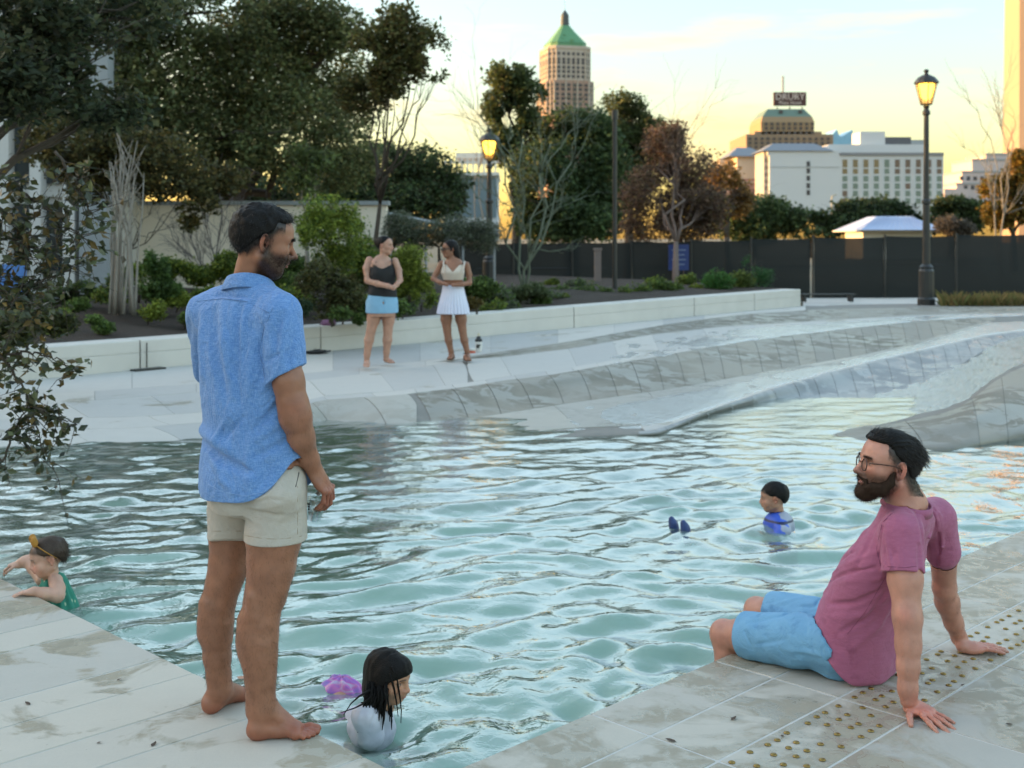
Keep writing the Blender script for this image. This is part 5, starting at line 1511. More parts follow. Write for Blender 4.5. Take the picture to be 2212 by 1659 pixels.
# ---- head, built in its own frame: x right, y forward, z up; unit = metres for an adult, chin at z=-.115, crown at .115
def head_prims(child=0.0, beard=0.0, jaw=1.0, nose=1.0, neck=None):
    c = child
    w_ = .074 + .004 * c
    u = []; A = lambda pr, k=.016, op='u': u.append((pr, k, op))
    A(ell((0, -.016, .030), (w_, .097, .088 - .004 * c)))                         # braincase
    A(ell((0, .038, .035 + .004 * c), (.062, .055, .062)), .03)                 # forehead
    A(ell((0, .030, -.035), (.056 + .006 * c, .058, .070 - .010 * c)), .03)     # face block
    A(ell((0, .046, -.088 + .012 * c), (.027 * jaw, .031, .025)), .028)           # chin
    for s in (-1, 1):
        A(cone((s * .052 * jaw, -.010, -.050), (s * .022 * jaw, .052, -.088 + .012 * c), .020, .018), .028)   # jaw line
        A(ell((s * .042, .052, -.022 - .010 * c), (.023 + .006 * c, .022, .022 + .006 * c)), .025)            # cheek
        A(cone((s * .014, .085, .021), (s * .046, .066, .020), .011 * (1 - .5 * c), .010), .014)            # brow ridge
        A(ell((s * .032, .084, .002), (.017, .012, .012)), .012, 's')                                       # eye socket
        A(ell((s * .032, .068, .001), (.0145, .0135, .0125)), .003)                                         # eyeball
        A(cone((s * .016, .080, .0105), (s * .048, .066, .009), .0042, .004), .004)                         # upper lid
        A(cone((s * .020, .079, -.0085), (s * .046, .066, -.006), .0032), .004)                             # lower lid
    nl = .024 * nose * (1 - .45 * c)
    A(cone((0, .086, .012), (0, .092 + nl * .75, -.030 + .006 * c), .0085, .0098), .012)                    # nose
    A(ell((0, .091 + nl * .75, -.034 + .006 * c), (.0105, .0115, .0095)), .008)
    for s in (-1, 1):
        A(ell((s * .0125, .090 + nl * .25, -.036 + .006 * c), (.008, .011, .0075)), .007)
        A(ell((s * .007, .094 + nl * .35, -.0435 + .006 * c), (.0035, .006, .003)), .003, 's')
    A(ell((0, .083, -.052 + .006 * c), (.024, .016, .013)), .014)                                           # muzzle
    A(cone((-.020, .083, -.0585 + .008 * c), (.020, .083, -.0585 + .008 * c), .0048), .004)                 # lips
    A(ell((0, .0925, -.0580 + .008 * c), (.017, .0055, .0045)), .005)
    A(ell((0, .0905, -.0690 + .009 * c), (.015, .0065, .0058)), .006)
    A(ell((0, .098, -.0632 + .0085 * c), (.022, .010, .0014)), .003, 's')
    for s in (-1, 1):                                                                                        # ears
        x = s * (w_ - .002)
        Me = frame((s * .35, -1, .0)) 
        ax = np.stack([np.array([s * .92, -.38, 0]), np.array([.38 * s, .92, -.18 * s * s]), np.array([0, .16, 1.0])], 1)
        ax /= np.linalg.norm(ax, axis=0)
        a1 = np.array([s * .42, -.90, -.10]); a1 /= np.linalg.norm(a1); a2 = np.array([s * .12, -.16, 1.0]); a2 -= a1 * (a1 @ a2); a2 /= np.linalg.norm(a2); a3 = np.cross(a1, a2)
        a3 = a3 if a3[0] * s > 0 else -a3; c = np.array([x + s * .0075, -.014, .000]); EM = np.stack([a1, a2, a3], 1)
        A(ell(c, (.0165, .0305, .0050), EM), .006)
        A(ell(c + a3 * .0045 - a1 * .002 + a2 * .001, (.0100, .0210, .0035), EM), .003, 's')
        A(ell(c + a3 * .0035 - a1 * .004 - a2 * .006, (.0065, .0085, .0060), EM), .003, 's')
        hx = [c + a1 * (.0160 * math.cos(t)) + a2 * (.0295 * math.sin(t)) + a3 * .0015 for t in np.radians(np.linspace(165, -70, 11))]
        for p, q in zip(hx[:-1], hx[1:]): A(cone(p, q, .0034, .0034), .003)
        ax2 = [c + a1 * (.0085 * math.cos(t)) + a2 * (.0170 * math.sin(t) - .001) + a3 * .0025 for t in np.radians(np.linspace(70, -80, 6))]
        for p, q in zip(ax2[:-1], ax2[1:]): A(cone(p, q, .0022, .0022), .003)
        A(ell(c - a2 * .026 - a1 * .001, (.0085, .0085, .0045), EM), .005)
        A(ell(c - a1 * .0150 - a2 * .003 + a3 * .001, (.0045, .0065, .0045), EM), .004)
    return u


def put_prims(Fd, prims, o, M, s=1.0):
    """blend primitives given in a local frame (origin o, axes M, scale s) into a field"""
    o = np.asarray(o, float); M = np.asarray(M, float)
    for (fn, lo, hi), k, op in prims:
        cs = np.array([[x, y, z] for x in (lo[0], hi[0]) for y in (lo[1], hi[1]) for z in (lo[2], hi[2])]) * s
        cw = cs @ M.T + o
        def g(X, Y, Z, fn=fn):
            x, y, z = X - o[0], Y - o[1], Z - o[2]
            return fn((x * M[0, 0] + y * M[1, 0] + z * M[2, 0]) / s, (x * M[0, 1] + y * M[1, 1] + z * M[2, 1]) / s, (x * M[0, 2] + y * M[1, 2] + z * M[2, 2]) / s) * s
        Fd.put((g, cw.min(0), cw.max(0)), k * s, op)


def local(V, o, M, s=1.0):
    return (np.asarray(V) - np.asarray(o, np.float32)) @ np.asarray(M, np.float32) / s


def sstep(a, b, x):
    t = np.clip((x - a) / (b - a), 0, 1); return t * t * (3 - 2 * t)


def face_colour(L, base, lip, brow=(.02, .014, .012), stub=None, stub_amt=0.0, cheek=(.0, .0, .0), scalp=None, hairline=None):
    """paint the head's own colouring: lips, brows, iris, stubble, clipped hair"""
    n = len(L); C = np.tile(np.array(base, np.float32), (n, 1)); x, y, z = L[:, 0], L[:, 1], L[:, 2]; ax_ = np.abs(x)
    def lay(m, c): 
        nonlocal C
        C = C * (1 - m[:, None]) + np.array(c, np.float32) * m[:, None]
    red = np.array(base) * np.array([1.06, .80, .78])
    lay(.55 * np.exp(-((ax_ - .042) / .022) ** 2 - ((z + .026) / .020) ** 2) * (y > .02), red)            # cheeks
    lay(.6 * np.exp(-(ax_ / .014) ** 2 - ((z + .034) / .012) ** 2) * (y > .085), red)                       # nose tip
    lay(.75 * sstep(.058, .072, ax_) * (y < .012) * (y > -.05) * np.exp(-(z / .045) ** 2) * sstep(.069, .076, ax_), red)  # ears
    lay(.85 * sstep(.086, .092, y) * np.exp(-((z + .0635) / .0085) ** 4) * (ax_ < .023), lip)
    if stub is not None:
        m = sstep(-.012, -.045, z - .55 * np.clip(.03 - y, 0, .06)) * sstep(-.030, -.004, y) * sstep(.016, .026, np.hypot(ax_, (z + .063) * 1.3))
        m = np.maximum(m, .9 * np.exp(-((z + .050) / .006) ** 2) * (ax_ < .028) * (y > .07))
        m = np.maximum(m, .9 * sstep(-.03, -.06, z) * np.exp(-((y - .004) / .012) ** 2) * 0)
        side = np.exp(-((y - .006) / .013) ** 2) * sstep(.02, -.02, z) * sstep(.05, .06, ax_)
        lay(np.clip(np.maximum(m, side) * stub_amt, 0, 1), stub)
    bz = .0235 - .12 * np.clip(ax_ - .036, 0, 1) + .06 * np.clip(.02 - ax_, 0, 1)
    lay(.92 * np.exp(-((z - bz) / .0042) ** 2) * sstep(.010, .016, ax_) * sstep(.053, .044, ax_) * (y > .05), brow)
    e = (np.hypot(ax_ - .032, z - .001) < .0095) & (y > .070)
    ey = np.exp(-((z - .001) / .0048) ** 4) * np.exp(-((ax_ - .031) / .0105) ** 4) * (y > .066)
    lay(ey * .8, (.34, .31, .29))
    lay(np.exp(-(np.hypot(ax_ - .031, z - .001) / .0052) ** 4) * (y > .068), (.02, .012, .008))
    lay(.9 * np.exp(-((z - .0078) / .0018) ** 2) * np.exp(-((ax_ - .033) / .015) ** 4) * (y > .063), (.015, .01, .008))
    if scalp is not None and hairline is not None:
        lay(np.clip(hairline(L), 0, 1), scalp)
    return C


def strands(name, root, direc, length, width, mat, parent, curl=.0, seg=3, grav=0.0, var=.4):
    """many single hairs: slim three-sided tapering blades"""
    n = len(root); direc = np.asarray(direc, float); direc = direc / (np.linalg.norm(direc, axis=1)[:, None] + 1e-9)
    L = length * RNG.uniform(1 - var, 1 + var, n)[:, None]
    sd = np.cross(direc, RNG.normal(size=(n, 3))); sd /= np.linalg.norm(sd, axis=1)[:, None] + 1e-9
    s2 = np.cross(direc, sd)
    bend = RNG.normal(size=(n, 3)) * curl
    rings = []
    for k in range(seg + 1):
        t = k / seg; w_ = width * (1 - .75 * t)
        c = root + direc * L * t + bend * L * t * t + np.array([0, 0, -grav]) * L * t * t
        rings += [c + sd * w_, c - sd * w_ * .5 + s2 * w_ * .87, c - sd * w_ * .5 - s2 * w_ * .87]
    V = np.stack(rings, 1).reshape(-1, 3); m = 3 * (seg + 1)
    fs = []
    for k in range(seg):
        for j in range(3):
            a, b = 3 * k + j, 3 * k + (j + 1) % 3
            fs.append([a, b, b + 3, a + 3])
    fs = np.array(fs); Q = (np.arange(n)[:, None, None] * m + fs[None]).reshape(-1, 4)
    return link(name, mesh_np(name, V, Q), mat, parent)


def surf_points(ob, n, maskf=None):
    """random points and normals on an object's mesh"""
    me = ob.data; nv = len(me.vertices)
    co = np.zeros(nv * 3, np.float32); me.vertices.foreach_get('co', co); co = co.reshape(-1, 3)
    no = np.zeros(nv * 3, np.float32); me.vertices.foreach_get('normal', no); no = no.reshape(-1, 3)
    w_ = np.ones(nv) if maskf is None else np.asarray(maskf(co), float)
    w_ = np.clip(w_, 0, None); w_ /= w_.sum()
    i = RNG.choice(nv, n, p=w_)
    return co[i] + RNG.normal(size=(n, 3)) * .0012, no[i]


def finger(u, base, d, side, lens, r, bend, k=.004):
    """chain of three phalanges: base point, direction, bending axis, lengths, radius, bend angles"""
    p = np.asarray(base, float); d = np.asarray(d, float); d = d / np.linalg.norm(d)
    for i, (L, b) in enumerate(zip(lens, bend)):
        c, s = math.cos(b), math.sin(b); ax = side
        d = d * c + np.cross(ax, d) * s + ax * (ax @ d) * (1 - c)
        q = p + d * L
        u.append((cone(p, q, r * (1 - .10 * i), r * (.95 - .10 * i)), k, 'u'))
        if i < 2: u.append((ell(q, (r * (1.0 - .08 * i),) * 3), k, 'u'))
        p = q
    return p


def hand(u, wrist, d, palm, side, s=1.0, curl=(.3, .4, .3), spread=.10, thumb=(.6, .3), flat=False, tcurl=.35):
    """hand: wrist point, direction of the fingers, palm normal, unit vector towards the thumb"""
    d, palm, side = (np.asarray(v, float) / np.linalg.norm(v) for v in (d, palm, side))
    w_ = np.asarray(wrist, float); M = np.stack([side, d, palm], 1)
    u.append((ell(w_ + d * .048 * s, (.041 * s, .052 * s, .0155 * s), M), .012, 'u'))
    u.append((ell(w_ + d * .030 * s + side * .022 * s + palm * .008 * s, (.020 * s, .034 * s, .016 * s), M), .012, 'u'))
    u.append((ell(w_ + d * .035 * s - side * .022 * s + palm * .006 * s, (.017 * s, .036 * s, .014 * s), M), .012, 'u'))
    u.append((cone(w_ - d * .012 * s, w_ + d * .03 * s, .024 * s, .024 * s), .016, 'u'))
    bx = np.cross(d, palm)
    L0 = (.044, .048, .045, .035); tips = []
    for i in range(4):
        off = (.030, .010, -.010, -.029)[i] * s; fwd = (.086, .091, .087, .077)[i] * s
        dd = d + side * spread * (1.2, .35, -.45, -1.3)[i]
        base = w_ + d * fwd + side * off - palm * .002 * s
        r = (.0092, .0095, .0090, .0080)[i] * s
        u.append((ell(base - palm * .003 * s, (r * 1.15,) * 3), .008, 'u'))
        cc = curl[i] if isinstance(curl[0], (tuple, list)) else curl
        tips.append(finger(u, base, dd, np.cross(dd / np.linalg.norm(dd), palm), [L0[i] * s, L0[i] * .62 * s, L0[i] * .50 * s], r, cc, .0035 * s))
    tb = w_ + d * .030 * s + side * .034 * s + palm * .006 * s
    td = d * math.cos(thumb[0]) + side * math.sin(thumb[0]) + palm * thumb[1]
    ax = np.cross(td / np.linalg.norm(td), palm * .6 - side * .8); ax /= np.linalg.norm(ax)
    tips.append(finger(u, tb, td, ax, [.040 * s, .032 * s, .024 * s], .0108 * s, (0, tcurl * .5, tcurl), .006 * s))
    return tips


def put_list(Fd, u):
    for pr, k, op in u: Fd.put(pr, k, op)


def limb_chain(Fd, pts, rad, k=.02):
    for i in range(len(pts) - 1): Fd.put(cone(pts[i], pts[i + 1], rad[i], rad[i + 1]), k)


M_skin = attr_mat('skin', 0.46, 0.13, 22, 0.4, 260, .0016, sss=.10, spec=.45)
M_hairb = simple('black_hair', (.006, .005, .0045), .5, .3, 30, .9, 260, .004, spec=.16)
M_strand = simple('black_hair_strand', (.013, .010, .008), .30, .3, 30, spec=.45)
M_beard = simple('brown_beard', (.030, .017, .011), .7, .4, 60, spec=.12)


def hit(Fd, x, y, y0=2.5, y1=40.0):
    """first point where the sight line through photograph pixel (x, y) meets a field's surface"""
    d = P(x, y, 1.0) - np.array([0, 0, H])
    a = max(y0, Fd.lo[1]); b = min(y1, Fd.lo[1] + Fd.n[1] * Fd.h)
    Ys = np.arange(a, b, Fd.h * .5)
    p = np.array([0, 0, H]) + Ys[:, None] * d
    i = np.round((p - Fd.lo) / Fd.h).astype(int)
    ok = np.all((i >= 0) & (i < Fd.n), 1); i = np.clip(i, 0, Fd.n - 1)
    v = np.where(ok, Fd.F[i[:, 0], i[:, 1], i[:, 2]], 1)
    k = np.nonzero(v < 0)[0]
    if len(k) == 0:
        k = [int(np.argmin(v))]
    return p[k[0]]


def hits(Fd, pts): return np.array([hit(Fd, x, y) for x, y in pts])


def foot(u, heel, toe, ankle, inner, r_ank=.034, s=1.0):
    """bare foot on the ground: heel and toe points on the sole, inner = unit vector to the big-toe side"""
    heel, toe, ankle, inner = (np.asarray(v, float) for v in (heel, toe, ankle, inner))
    d = toe - heel; L = np.linalg.norm(d); d = d / L; Z = np.array([0, 0, 1.0]); q = L / .26
    A = lambda pr, k=.014: u.append((pr, k, 'u'))
    M = np.stack([d, np.cross(Z, d), Z], 1)
    A(ell(heel + d * .036 * q + Z * .033 * q, (.036 * q, .031 * q, .034 * q), M))
    A(cone(ankle, heel + d * .050 * q + Z * .045 * q, r_ank, .036 * q), .02)
    A(cone(heel + d * .05 * q + Z * .034 * q, heel + d * .17 * q + Z * .022 * q - inner * .010 * q, .031 * q, .022 * q), .02)
    A(cone(ankle + d * .012, heel + d * .165 * q + Z * .030 * q + inner * .014 * q, r_ank * .9, .024 * q), .022)
    A(cone(heel + d * .175 * q + Z * .021 * q + inner * .026 * q, heel + d * .172 * q + Z * .019 * q - inner * .030 * q, .021 * q, .018 * q), .018)
    for sgn in (1, -1): A(ell(ankle + inner * sgn * .030 * q + d * .004, (.012, .012, .014)), .012)      # ankle bones
    for i in range(5):
        off = (.030, .009, -.008, -.022, -.034)[i] * q; st = (.190, .197, .190, .180, .168)[i] * q; ln = (.056, .048, .042, .036, .030)[i] * q; r = (.0135, .0098, .0090, .0085, .0085)[i] * q
        a = heel + d * st + inner * off + Z * (r + .004); b = a + d * ln * .55 + Z * .004; c = heel + d * (st + ln) + inner * off * .98 + Z * r
        u.append((cone(a, b, r * .95, r * .95), .006, 'u')); u.append((cone(b, c, r * .9, r * .98), .003, 'u'))
    return u
# ================================================================== PEOPLE
# ---- the standing man in the blue shirt, seen from behind, face turned to the right
SKIN_A = (.265, .118, .068)
HA = 0.0035
man = empty('person', G(540, 1578, 0), 'barefoot man in blue linen shirt and beige shorts standing on the deck, holding a cup', 'person')
f = np.array([.50, .866, 0]); MA = frame(f)
baseA = np.array([-.905, 4.13, 0])
Fd = Field((-1.25, 3.78, -.01), (-.50, 4.72, 1.86), HA)
# inner trunk
TA = [(.80, .020, 0, .125, .09), (.95, .012, 0, .120, .085), (1.10, 0, 0, .13, .085), (1.25, -.008, 0, .160, .112), (1.38, -.018, 0, .16, .088), (1.44, -.022, -.005, .10, .065), (1.48, -.02, .0, .055, .055)]
Fd.put(loft(baseA, MA, TA), .03)
# head, neck
headA = P(569, 523, 4.14); fh = np.array([.90, .40, -.17]); MH = frame(fh, (.06, -.03, 1)); SA = 1.03
Fd.put(cone(P(536, 622, 4.16), P(551, 560, 4.145), .062, .058), .03)
Fd.put(cone(P(536, 640, 4.16), P(455, 668, 4.21), .045, .04), .03); Fd.put(cone(P(536, 648, 4.14), P(600, 676, 4.06), .045, .04), .03)
put_prims(Fd, head_prims(nose=1.15, jaw=1.05), headA, MH, SA)
# right arm and hand
limb_chain(Fd, [P(597, 684, 4.03), P(614, 760, 4.0), P(624, 825, 3.985), P(634, 878, 3.98)], [.048, .046, .048, .047], .03)
limb_chain(Fd, [P(632, 872, 3.98), P(638, 900, 3.985), P(650, 945, 4.01), P(669, 992, 4.05), P(680, 1018, 4.075)], [.048, .0505, .044, .030, .0265], .02)
u = []
dA, pA = np.array([.50, .10, -.82]), np.array([-.78, .30, -.45]); pA = pA - dA * (pA @ dA) / (dA @ dA)
tipsA = hand(u, P(680, 1016, 4.075), dA, pA, np.cross(dA, pA), .98, curl=[(.55, .75, .30), (.62, .72, .35), (.70, .70, .35), (.62, .60, .30)], spread=.10, thumb=(.55, .75), tcurl=.4)
put_list(Fd, u)
# left arm, forward of the body
limb_chain(Fd, [P(440, 690, 4.27), P(458, 790, 4.37), P(485, 845, 4.46), P(520, 890, 4.54), P(550, 910, 4.56)], [.050, .048, .044, .038, .030], .02)
u = []; hand(u, P(550, 910, 4.56), (1, .0, .1), (-.2, -.2, -1), (0, 1, 0), .95, curl=(.5, .6, .3)); put_list(Fd, u)
# legs
YR_, YL_ = 4.05, 4.27
legR = [(598, 1020, .080), (593, 1120, .082), (591, 1167, .089), (586, 1221, .079), (579, 1260, .069), (569, 1296, .0625), (560, 1340, .0635), (557, 1380, .0655), (559, 1416, .060), (562, 1446, .051), (564, 1469, .0455), (565, 1502, .0415), (567, 1530, .041)]
limb_chain(Fd, [P(x, y, YR_) for x, y, r in legR], [r for x, y, r in legR], .02)
Fd.put(ell(P(596, 1288, 4.065), (.026, .030, .036)), .03)                                   # kneecap
Fd.put(cone(P(545, 1345, 4.04), P(541, 1400, 4.05), .040, .034), .03)                       # calf
Fd.put(cone(P(547, 1290, 4.0), P(549, 1330, 4.0), .022, .02), .02)
Fd.put(cone(P(543, 1450, 4.05), P(543, 1540, 4.05), .016, .018), .02)                       # heel tendon
legL = [(512, 1020, .080), (504, 1120, .086), (502, 1157, .079), (495, 1221, .069), (484, 1258, .061), (472, 1300, .0585), (467, 1340, .058), (466, 1370, .056), (469, 1420, .046), (472, 1458, .0405), (474, 1488, .0385)]
limb_chain(Fd, [P(x, y, YL_) for x, y, r in legL], [r for x, y, r in legL], .02)
Fd.put(cone(P(455, 1315, 4.25), P(452, 1365, 4.26), .034, .030), .03)
Fd.put(ell(P(496, 1262, 4.31), (.024, .024, .034)), .03)
u = []
hR, tR = G(531, 1598), G(694, 1588); dR = (tR - hR) / np.linalg.norm(tR - hR); foot(u, hR, tR, P(566, 1530, YR_), np.cross((0, 0, 1.), dR), .040)
hL = G(440, 1547); dL = np.array([.50, .86, 0]); foot(u, hL, hL + dL * .26, P(474, 1490, YL_), -np.cross((0, 0, 1.), dL), .038)
put_list(Fd, u)
# muscles and tendons, slight unevenness
Fd.warp(lambda p: .0012 * fbm(p, 28, 2) + .0010 * noise(p, 9))
for pts, a_, w_ in (([(585, 1548), (610, 1560), (640, 1572)], .0022, .004), ([(590, 1545), (622, 1558), (655, 1570)], .0020, .004), ([(600, 1556), (604, 1566), (630, 1580)], .0016, .003),
                    ([(690, 1030), (700, 1050), (708, 1062)], .0018, .004), ([(684, 1034), (692, 1056)], .0016, .004), ([(700, 1030), (714, 1050)], .0016, .004)):
    Fd.warp(fold(hits(Fd, pts), a_, w_))
def skin_col(base, head=None, MHd=None, s=1, red=(), lip=(.30, .10, .085), **kw):
    def fn(V):
        n = len(V); C = np.tile(np.array(base, np.float32), (n, 1))
        mott = (1 + .06 * noise(V, 40) + .08 * noise(V, 11))[:, None]
        if head is not None:
            L_ = local(V, head, MHd, s); near = (np.abs(L_) < .16).all(1) & (L_[:, 2] > -.125)
            C[near] = face_colour(L_[near], base, lip, **kw)
        for c, r, amt in red:
            m = (amt * np.exp(-(np.linalg.norm(V - np.asarray(c, np.float32), axis=1) / r) ** 2))[:, None]
            C = C * (1 - m) + C * np.array([1.18, .80, .84], np.float32) * m
        return C * mott
    return fn
ZH_A = ([-.13, -.088, -.060, -.040, -.012, .012, .028, .060, .10], [-.070, -.058, -.030, .005, .030, .046, .074, .080, .088])
hairA = lambda L: sstep(-.012, .010, L[:, 2] - np.interp(L[:, 1], *ZH_A)) * .96 + .93 * sstep(-.050, -.010, L[:, 2] - np.interp(L[:, 1], *ZH_A)) * (L[:, 1] < .052) * (np.abs(L[:, 0]) > .03) * (L[:, 1] > -.12) * (1 - sstep(.079, .086, np.abs(L[:, 0])))
red = [(hR + dR * .2, .09, .9), (hR + dR * .04, .05, .8), (hL + dL * .03, .05, .8), (hL + dL * .2, .09, .9), (P(705, 1070, 4.09), .06, .8), (P(640, 880, 3.95), .04, .4), (P(572, 510, 4.06), .02, .5)]
# ---- shorts
Fs = Field((-1.16, 3.82, .58), (-.62, 4.46, 1.02), HA)
Fs.put(loft(baseA, MA, [(.76, .022, .0, .165, .130), (.82, .022, -.002, .178, .136), (.88, .020, .004, .170, .124), (.96, .014, .004, .158, .112)]), .01)
Fs.put(cone(P(600, 1045, 4.06), P(594, 1185, 4.05), .098, .105), .03)
Fs.put(cone(P(509, 1045, 4.24), P(507, 1185, 4.26), .096, .100), .03)
Fs.put(ell(P(520, 1072, 4.06), (.085, .075, .065)), .03); Fs.put(ell(P(600, 1072, 4.0), (.080, .07, .065)), .03)
def hemcut(X, Y, Z):
    # two hem planes, one for each leg
    zr = H - (1166 - HY) * 4.05 / F; zl = H - (1158 - HY) * 4.27 / F
    t = np.clip((Y - 4.10) / .10 - (X + .93) * .6, 0, 1)
    return zr * (1 - t) + zl * t - Z

Fs.warp(lambda p: .004 * noise(p, 11) + .002 * noise(p, 30))
for pts, a_, w_ in (([(525, 1092), (525, 1120), (525, 1165)], -.006, .009), ([(527, 1092), (560, 1098), (600, 1092)], .007, .008), ([(535, 1100), (570, 1108), (620, 1112)], -.007, .009), ([(527, 1090), (500, 1080), (470, 1072)], -.007, .010),
                    ([(545, 1085), (580, 1078), (610, 1080)], -.005, .008), ([(460, 1060), (450, 1072), (440, 1078)], -.006, .010), ([(600, 1120), (640, 1100), (655, 1090)], .004, .010), ([(480, 1100), (520, 1110)], .004, .012),
                    ([(528, 1150), (590, 1159), (660, 1152)], -.0022, .0035), ([(456, 1145), (490, 1147), (524, 1147)], -.0022, .0035), ([(642, 1010), (645, 1080), (650, 1160)], -.0025, .004), ([(575, 1040), (560, 1070), (530, 1090)], .005, .014)):
    Fs.warp(fold(hits(Fs, pts), a_, w_))
Fs.keep(); Fs.cut(hemcut, .003)
M_shorts = NT('beige_twill')
ps = M_shorts.pos(); a1 = M_shorts.noise(35, 4, .6, ps); a2 = M_shorts.noise(420, 2, .5, ps)
M_shorts.bsdf(M_shorts.mix(a1.outputs['Fac'], (.37, .335, .285), (.46, .42, .365)), .85, M_shorts.bump(a2.outputs['Fac'], .25, .0015, M_shorts.bump(M_shorts.noise(22, 4, .6, ps, 1.0).outputs['Fac'], .4, .018))); M_shorts = M_shorts.m
# ---- shirt
Fq = Field((-1.28, 3.80, .76), (-.55, 4.52, 1.56), HA)
SHA = [(.76, .036, .002, .204, .168), (.86, .036, .0, .204, .163), (.95, .032, .0, .203, .146), (1.05, .026, .0, .196, .136), (1.15, .012, .0, .192, .138), (1.28, -.006, .004, .186, .136), (1.38, -.014, .002, .180, .118), (1.44, -.022, -.004, .150, .098), (1.475, -.020, .0, .090, .082), (1.49, -.018, .002, .072, .072)]
Fq.put(loft(baseA, MA, SHA), .02)
Fq.put(cone(P(530, 632, 4.14), P(438, 668, 4.22), .060, .058), .05); Fq.put(cone(P(540, 634, 4.13), P(600, 668, 4.05), .060, .058), .05)
e0, e1 = P(579, 826, 3.95), P(653, 791, 4.04)
sl_n = np.cross(e1 - e0, (0.35, 1.0, .1)); sl_n = sl_n if sl_n[2] < 0 else -sl_n
sleeve(Fq, P(604, 682, 4.03), P(623, 850, 3.985), .072, .069, e0, sl_n)
Fq.put(cone(P(440, 690, 4.25), P(452, 800, 4.36), .066, .060), .035)
# shirt tail and open neck
def tail(X, Y, Z):
    x, y = X - baseA[0], Y - baseA[1]
    uu = (x * MA[0, 0] + y * MA[1, 0] - .02) / .186; vv = (x * MA[0, 1] + y * MA[1, 1]) / .15
    rr = np.sqrt(uu * uu + vv * vv) + 1e-6; sb = np.abs(vv / rr)
    return .935 - .128 * sstep(.05, .95, sb) + .012 * uu / rr - Z
Fq.warp(lambda p: .0065 * noise(p * np.array([1, 1, .5], np.float32), 9) + .0028 * noise(p * np.array([1, 1, .6], np.float32), 24) + .0012 * noise(p, 60))
K = lambda pts: [(x * .4266 + 353.9, y * .4266 + 398.2) for x, y in pts]
for pts, a_, w_ in (([(250, 640), (250, 800), (285, 960), (330, 1100)], -.016, .020), ([(300, 600), (305, 780), (330, 1000), (340, 1120)], .011, .013), ([(385, 620), (368, 760), (362, 940), (380, 1100)], -.011, .012), ([(425, 595), (402, 700), (395, 820)], .008, .008), ([(200, 640), (190, 800), (200, 980)], .009, .018), ([(450, 760), (440, 900), (430, 1060)], .007, .014),
                    ([(165, 1285), (230, 1330), (300, 1400), (430, 1455)], -.018, .014), ([(180, 1240), (260, 1300), (330, 1340)], .014, .018), ([(300, 1230), (270, 1330)], -.008, .007), ([(350, 1150), (290, 1240), (245, 1300)], .008, .008), ([(400, 1180), (330, 1260), (280, 1320)], -.007, .008), ([(610, 1060), (560, 1140), (470, 1230)], -.008, .010), ([(640, 1180), (560, 1230), (470, 1290)], .006, .012), ([(650, 1280), (560, 1330), (450, 1380)], -.005, .012), ([(440, 1300), (430, 1420), (440, 1540)], .005, .016), ([(260, 1400), (300, 1500), (340, 1560)], .005, .014), ([(540, 1400), (520, 1480), (480, 1550)], -.004, .014),
                    ([(590, 660), (570, 760), (560, 860)], -.006, .010), ([(620, 700), (600, 820), (590, 930)], .005, .010), ([(660, 760), (640, 860), (640, 930)], -.004, .009), ([(520, 900), (560, 870), (620, 850)], -.005, .009), ([(500, 720), (488, 830), (500, 980)], -.011, .008),
                    ([(130, 700), (125, 850), (150, 1000)], -.007, .014), ([(165, 590), (300, 575), (420, 590), (535, 650)], .0022, .0035), ([(165, 600), (300, 585), (420, 600), (530, 662)], -.0030, .0030), ([(250, 500), (330, 530), (430, 540)], -.003, .010), ([(555, 625), (505, 690), (487, 790)], .003, .004)):
    Fq.warp(fold(hits(Fq, K(pts)), a_ * (2.2 if abs(a_) > .0035 else 1.0), w_))
Fq.sl.append((cone(P(540, 640, 4.15), P(557, 540, 4.14), .074, .07), .01))
Fq.keep(); Fq.cut(tail, .003)
Fq.put(cone(P(540, 612, 4.15), P(555, 545, 4.14), .066, .062), .004, 's')
Fs.under(Fq, .006)
shortsO = Fs.mesh('shorts', 2, M_shorts, man)
m = MB(); m.tube(hits(Fs, [(646, 1000), (645, 1022), (638, 1052)]) + [0, -.001, 0], .0028, 6); m.build('pocket_edge', simple('dark_seam', (.03, .028, .026), .9), shortsO, True)
M_thr = simple('tan_thread', (.28, .23, .17), .9)
m = MB(); m.tube(hits(Fs, [(x, 1156 + 8 * math.sin((x - 528) / 132 * 3.14)) for x in range(530, 660, 8)]) + [0, -.0016, 0], .0010, 5); m.build('stitching', M_thr, shortsO, True); m = MB()
m.tube(hits(Fs, [(x, 1147) for x in range(457, 526, 8)]) + [0, -.0016, 0], .0010, 5); m.build('stitching', M_thr, shortsO, True); m = MB()
m.tube(hits(Fs, [(643, y) for y in range(1050, 1162, 8)]) + [0, -.0016, 0], .0010, 5); m.build('stitching', M_thr, shortsO, True)

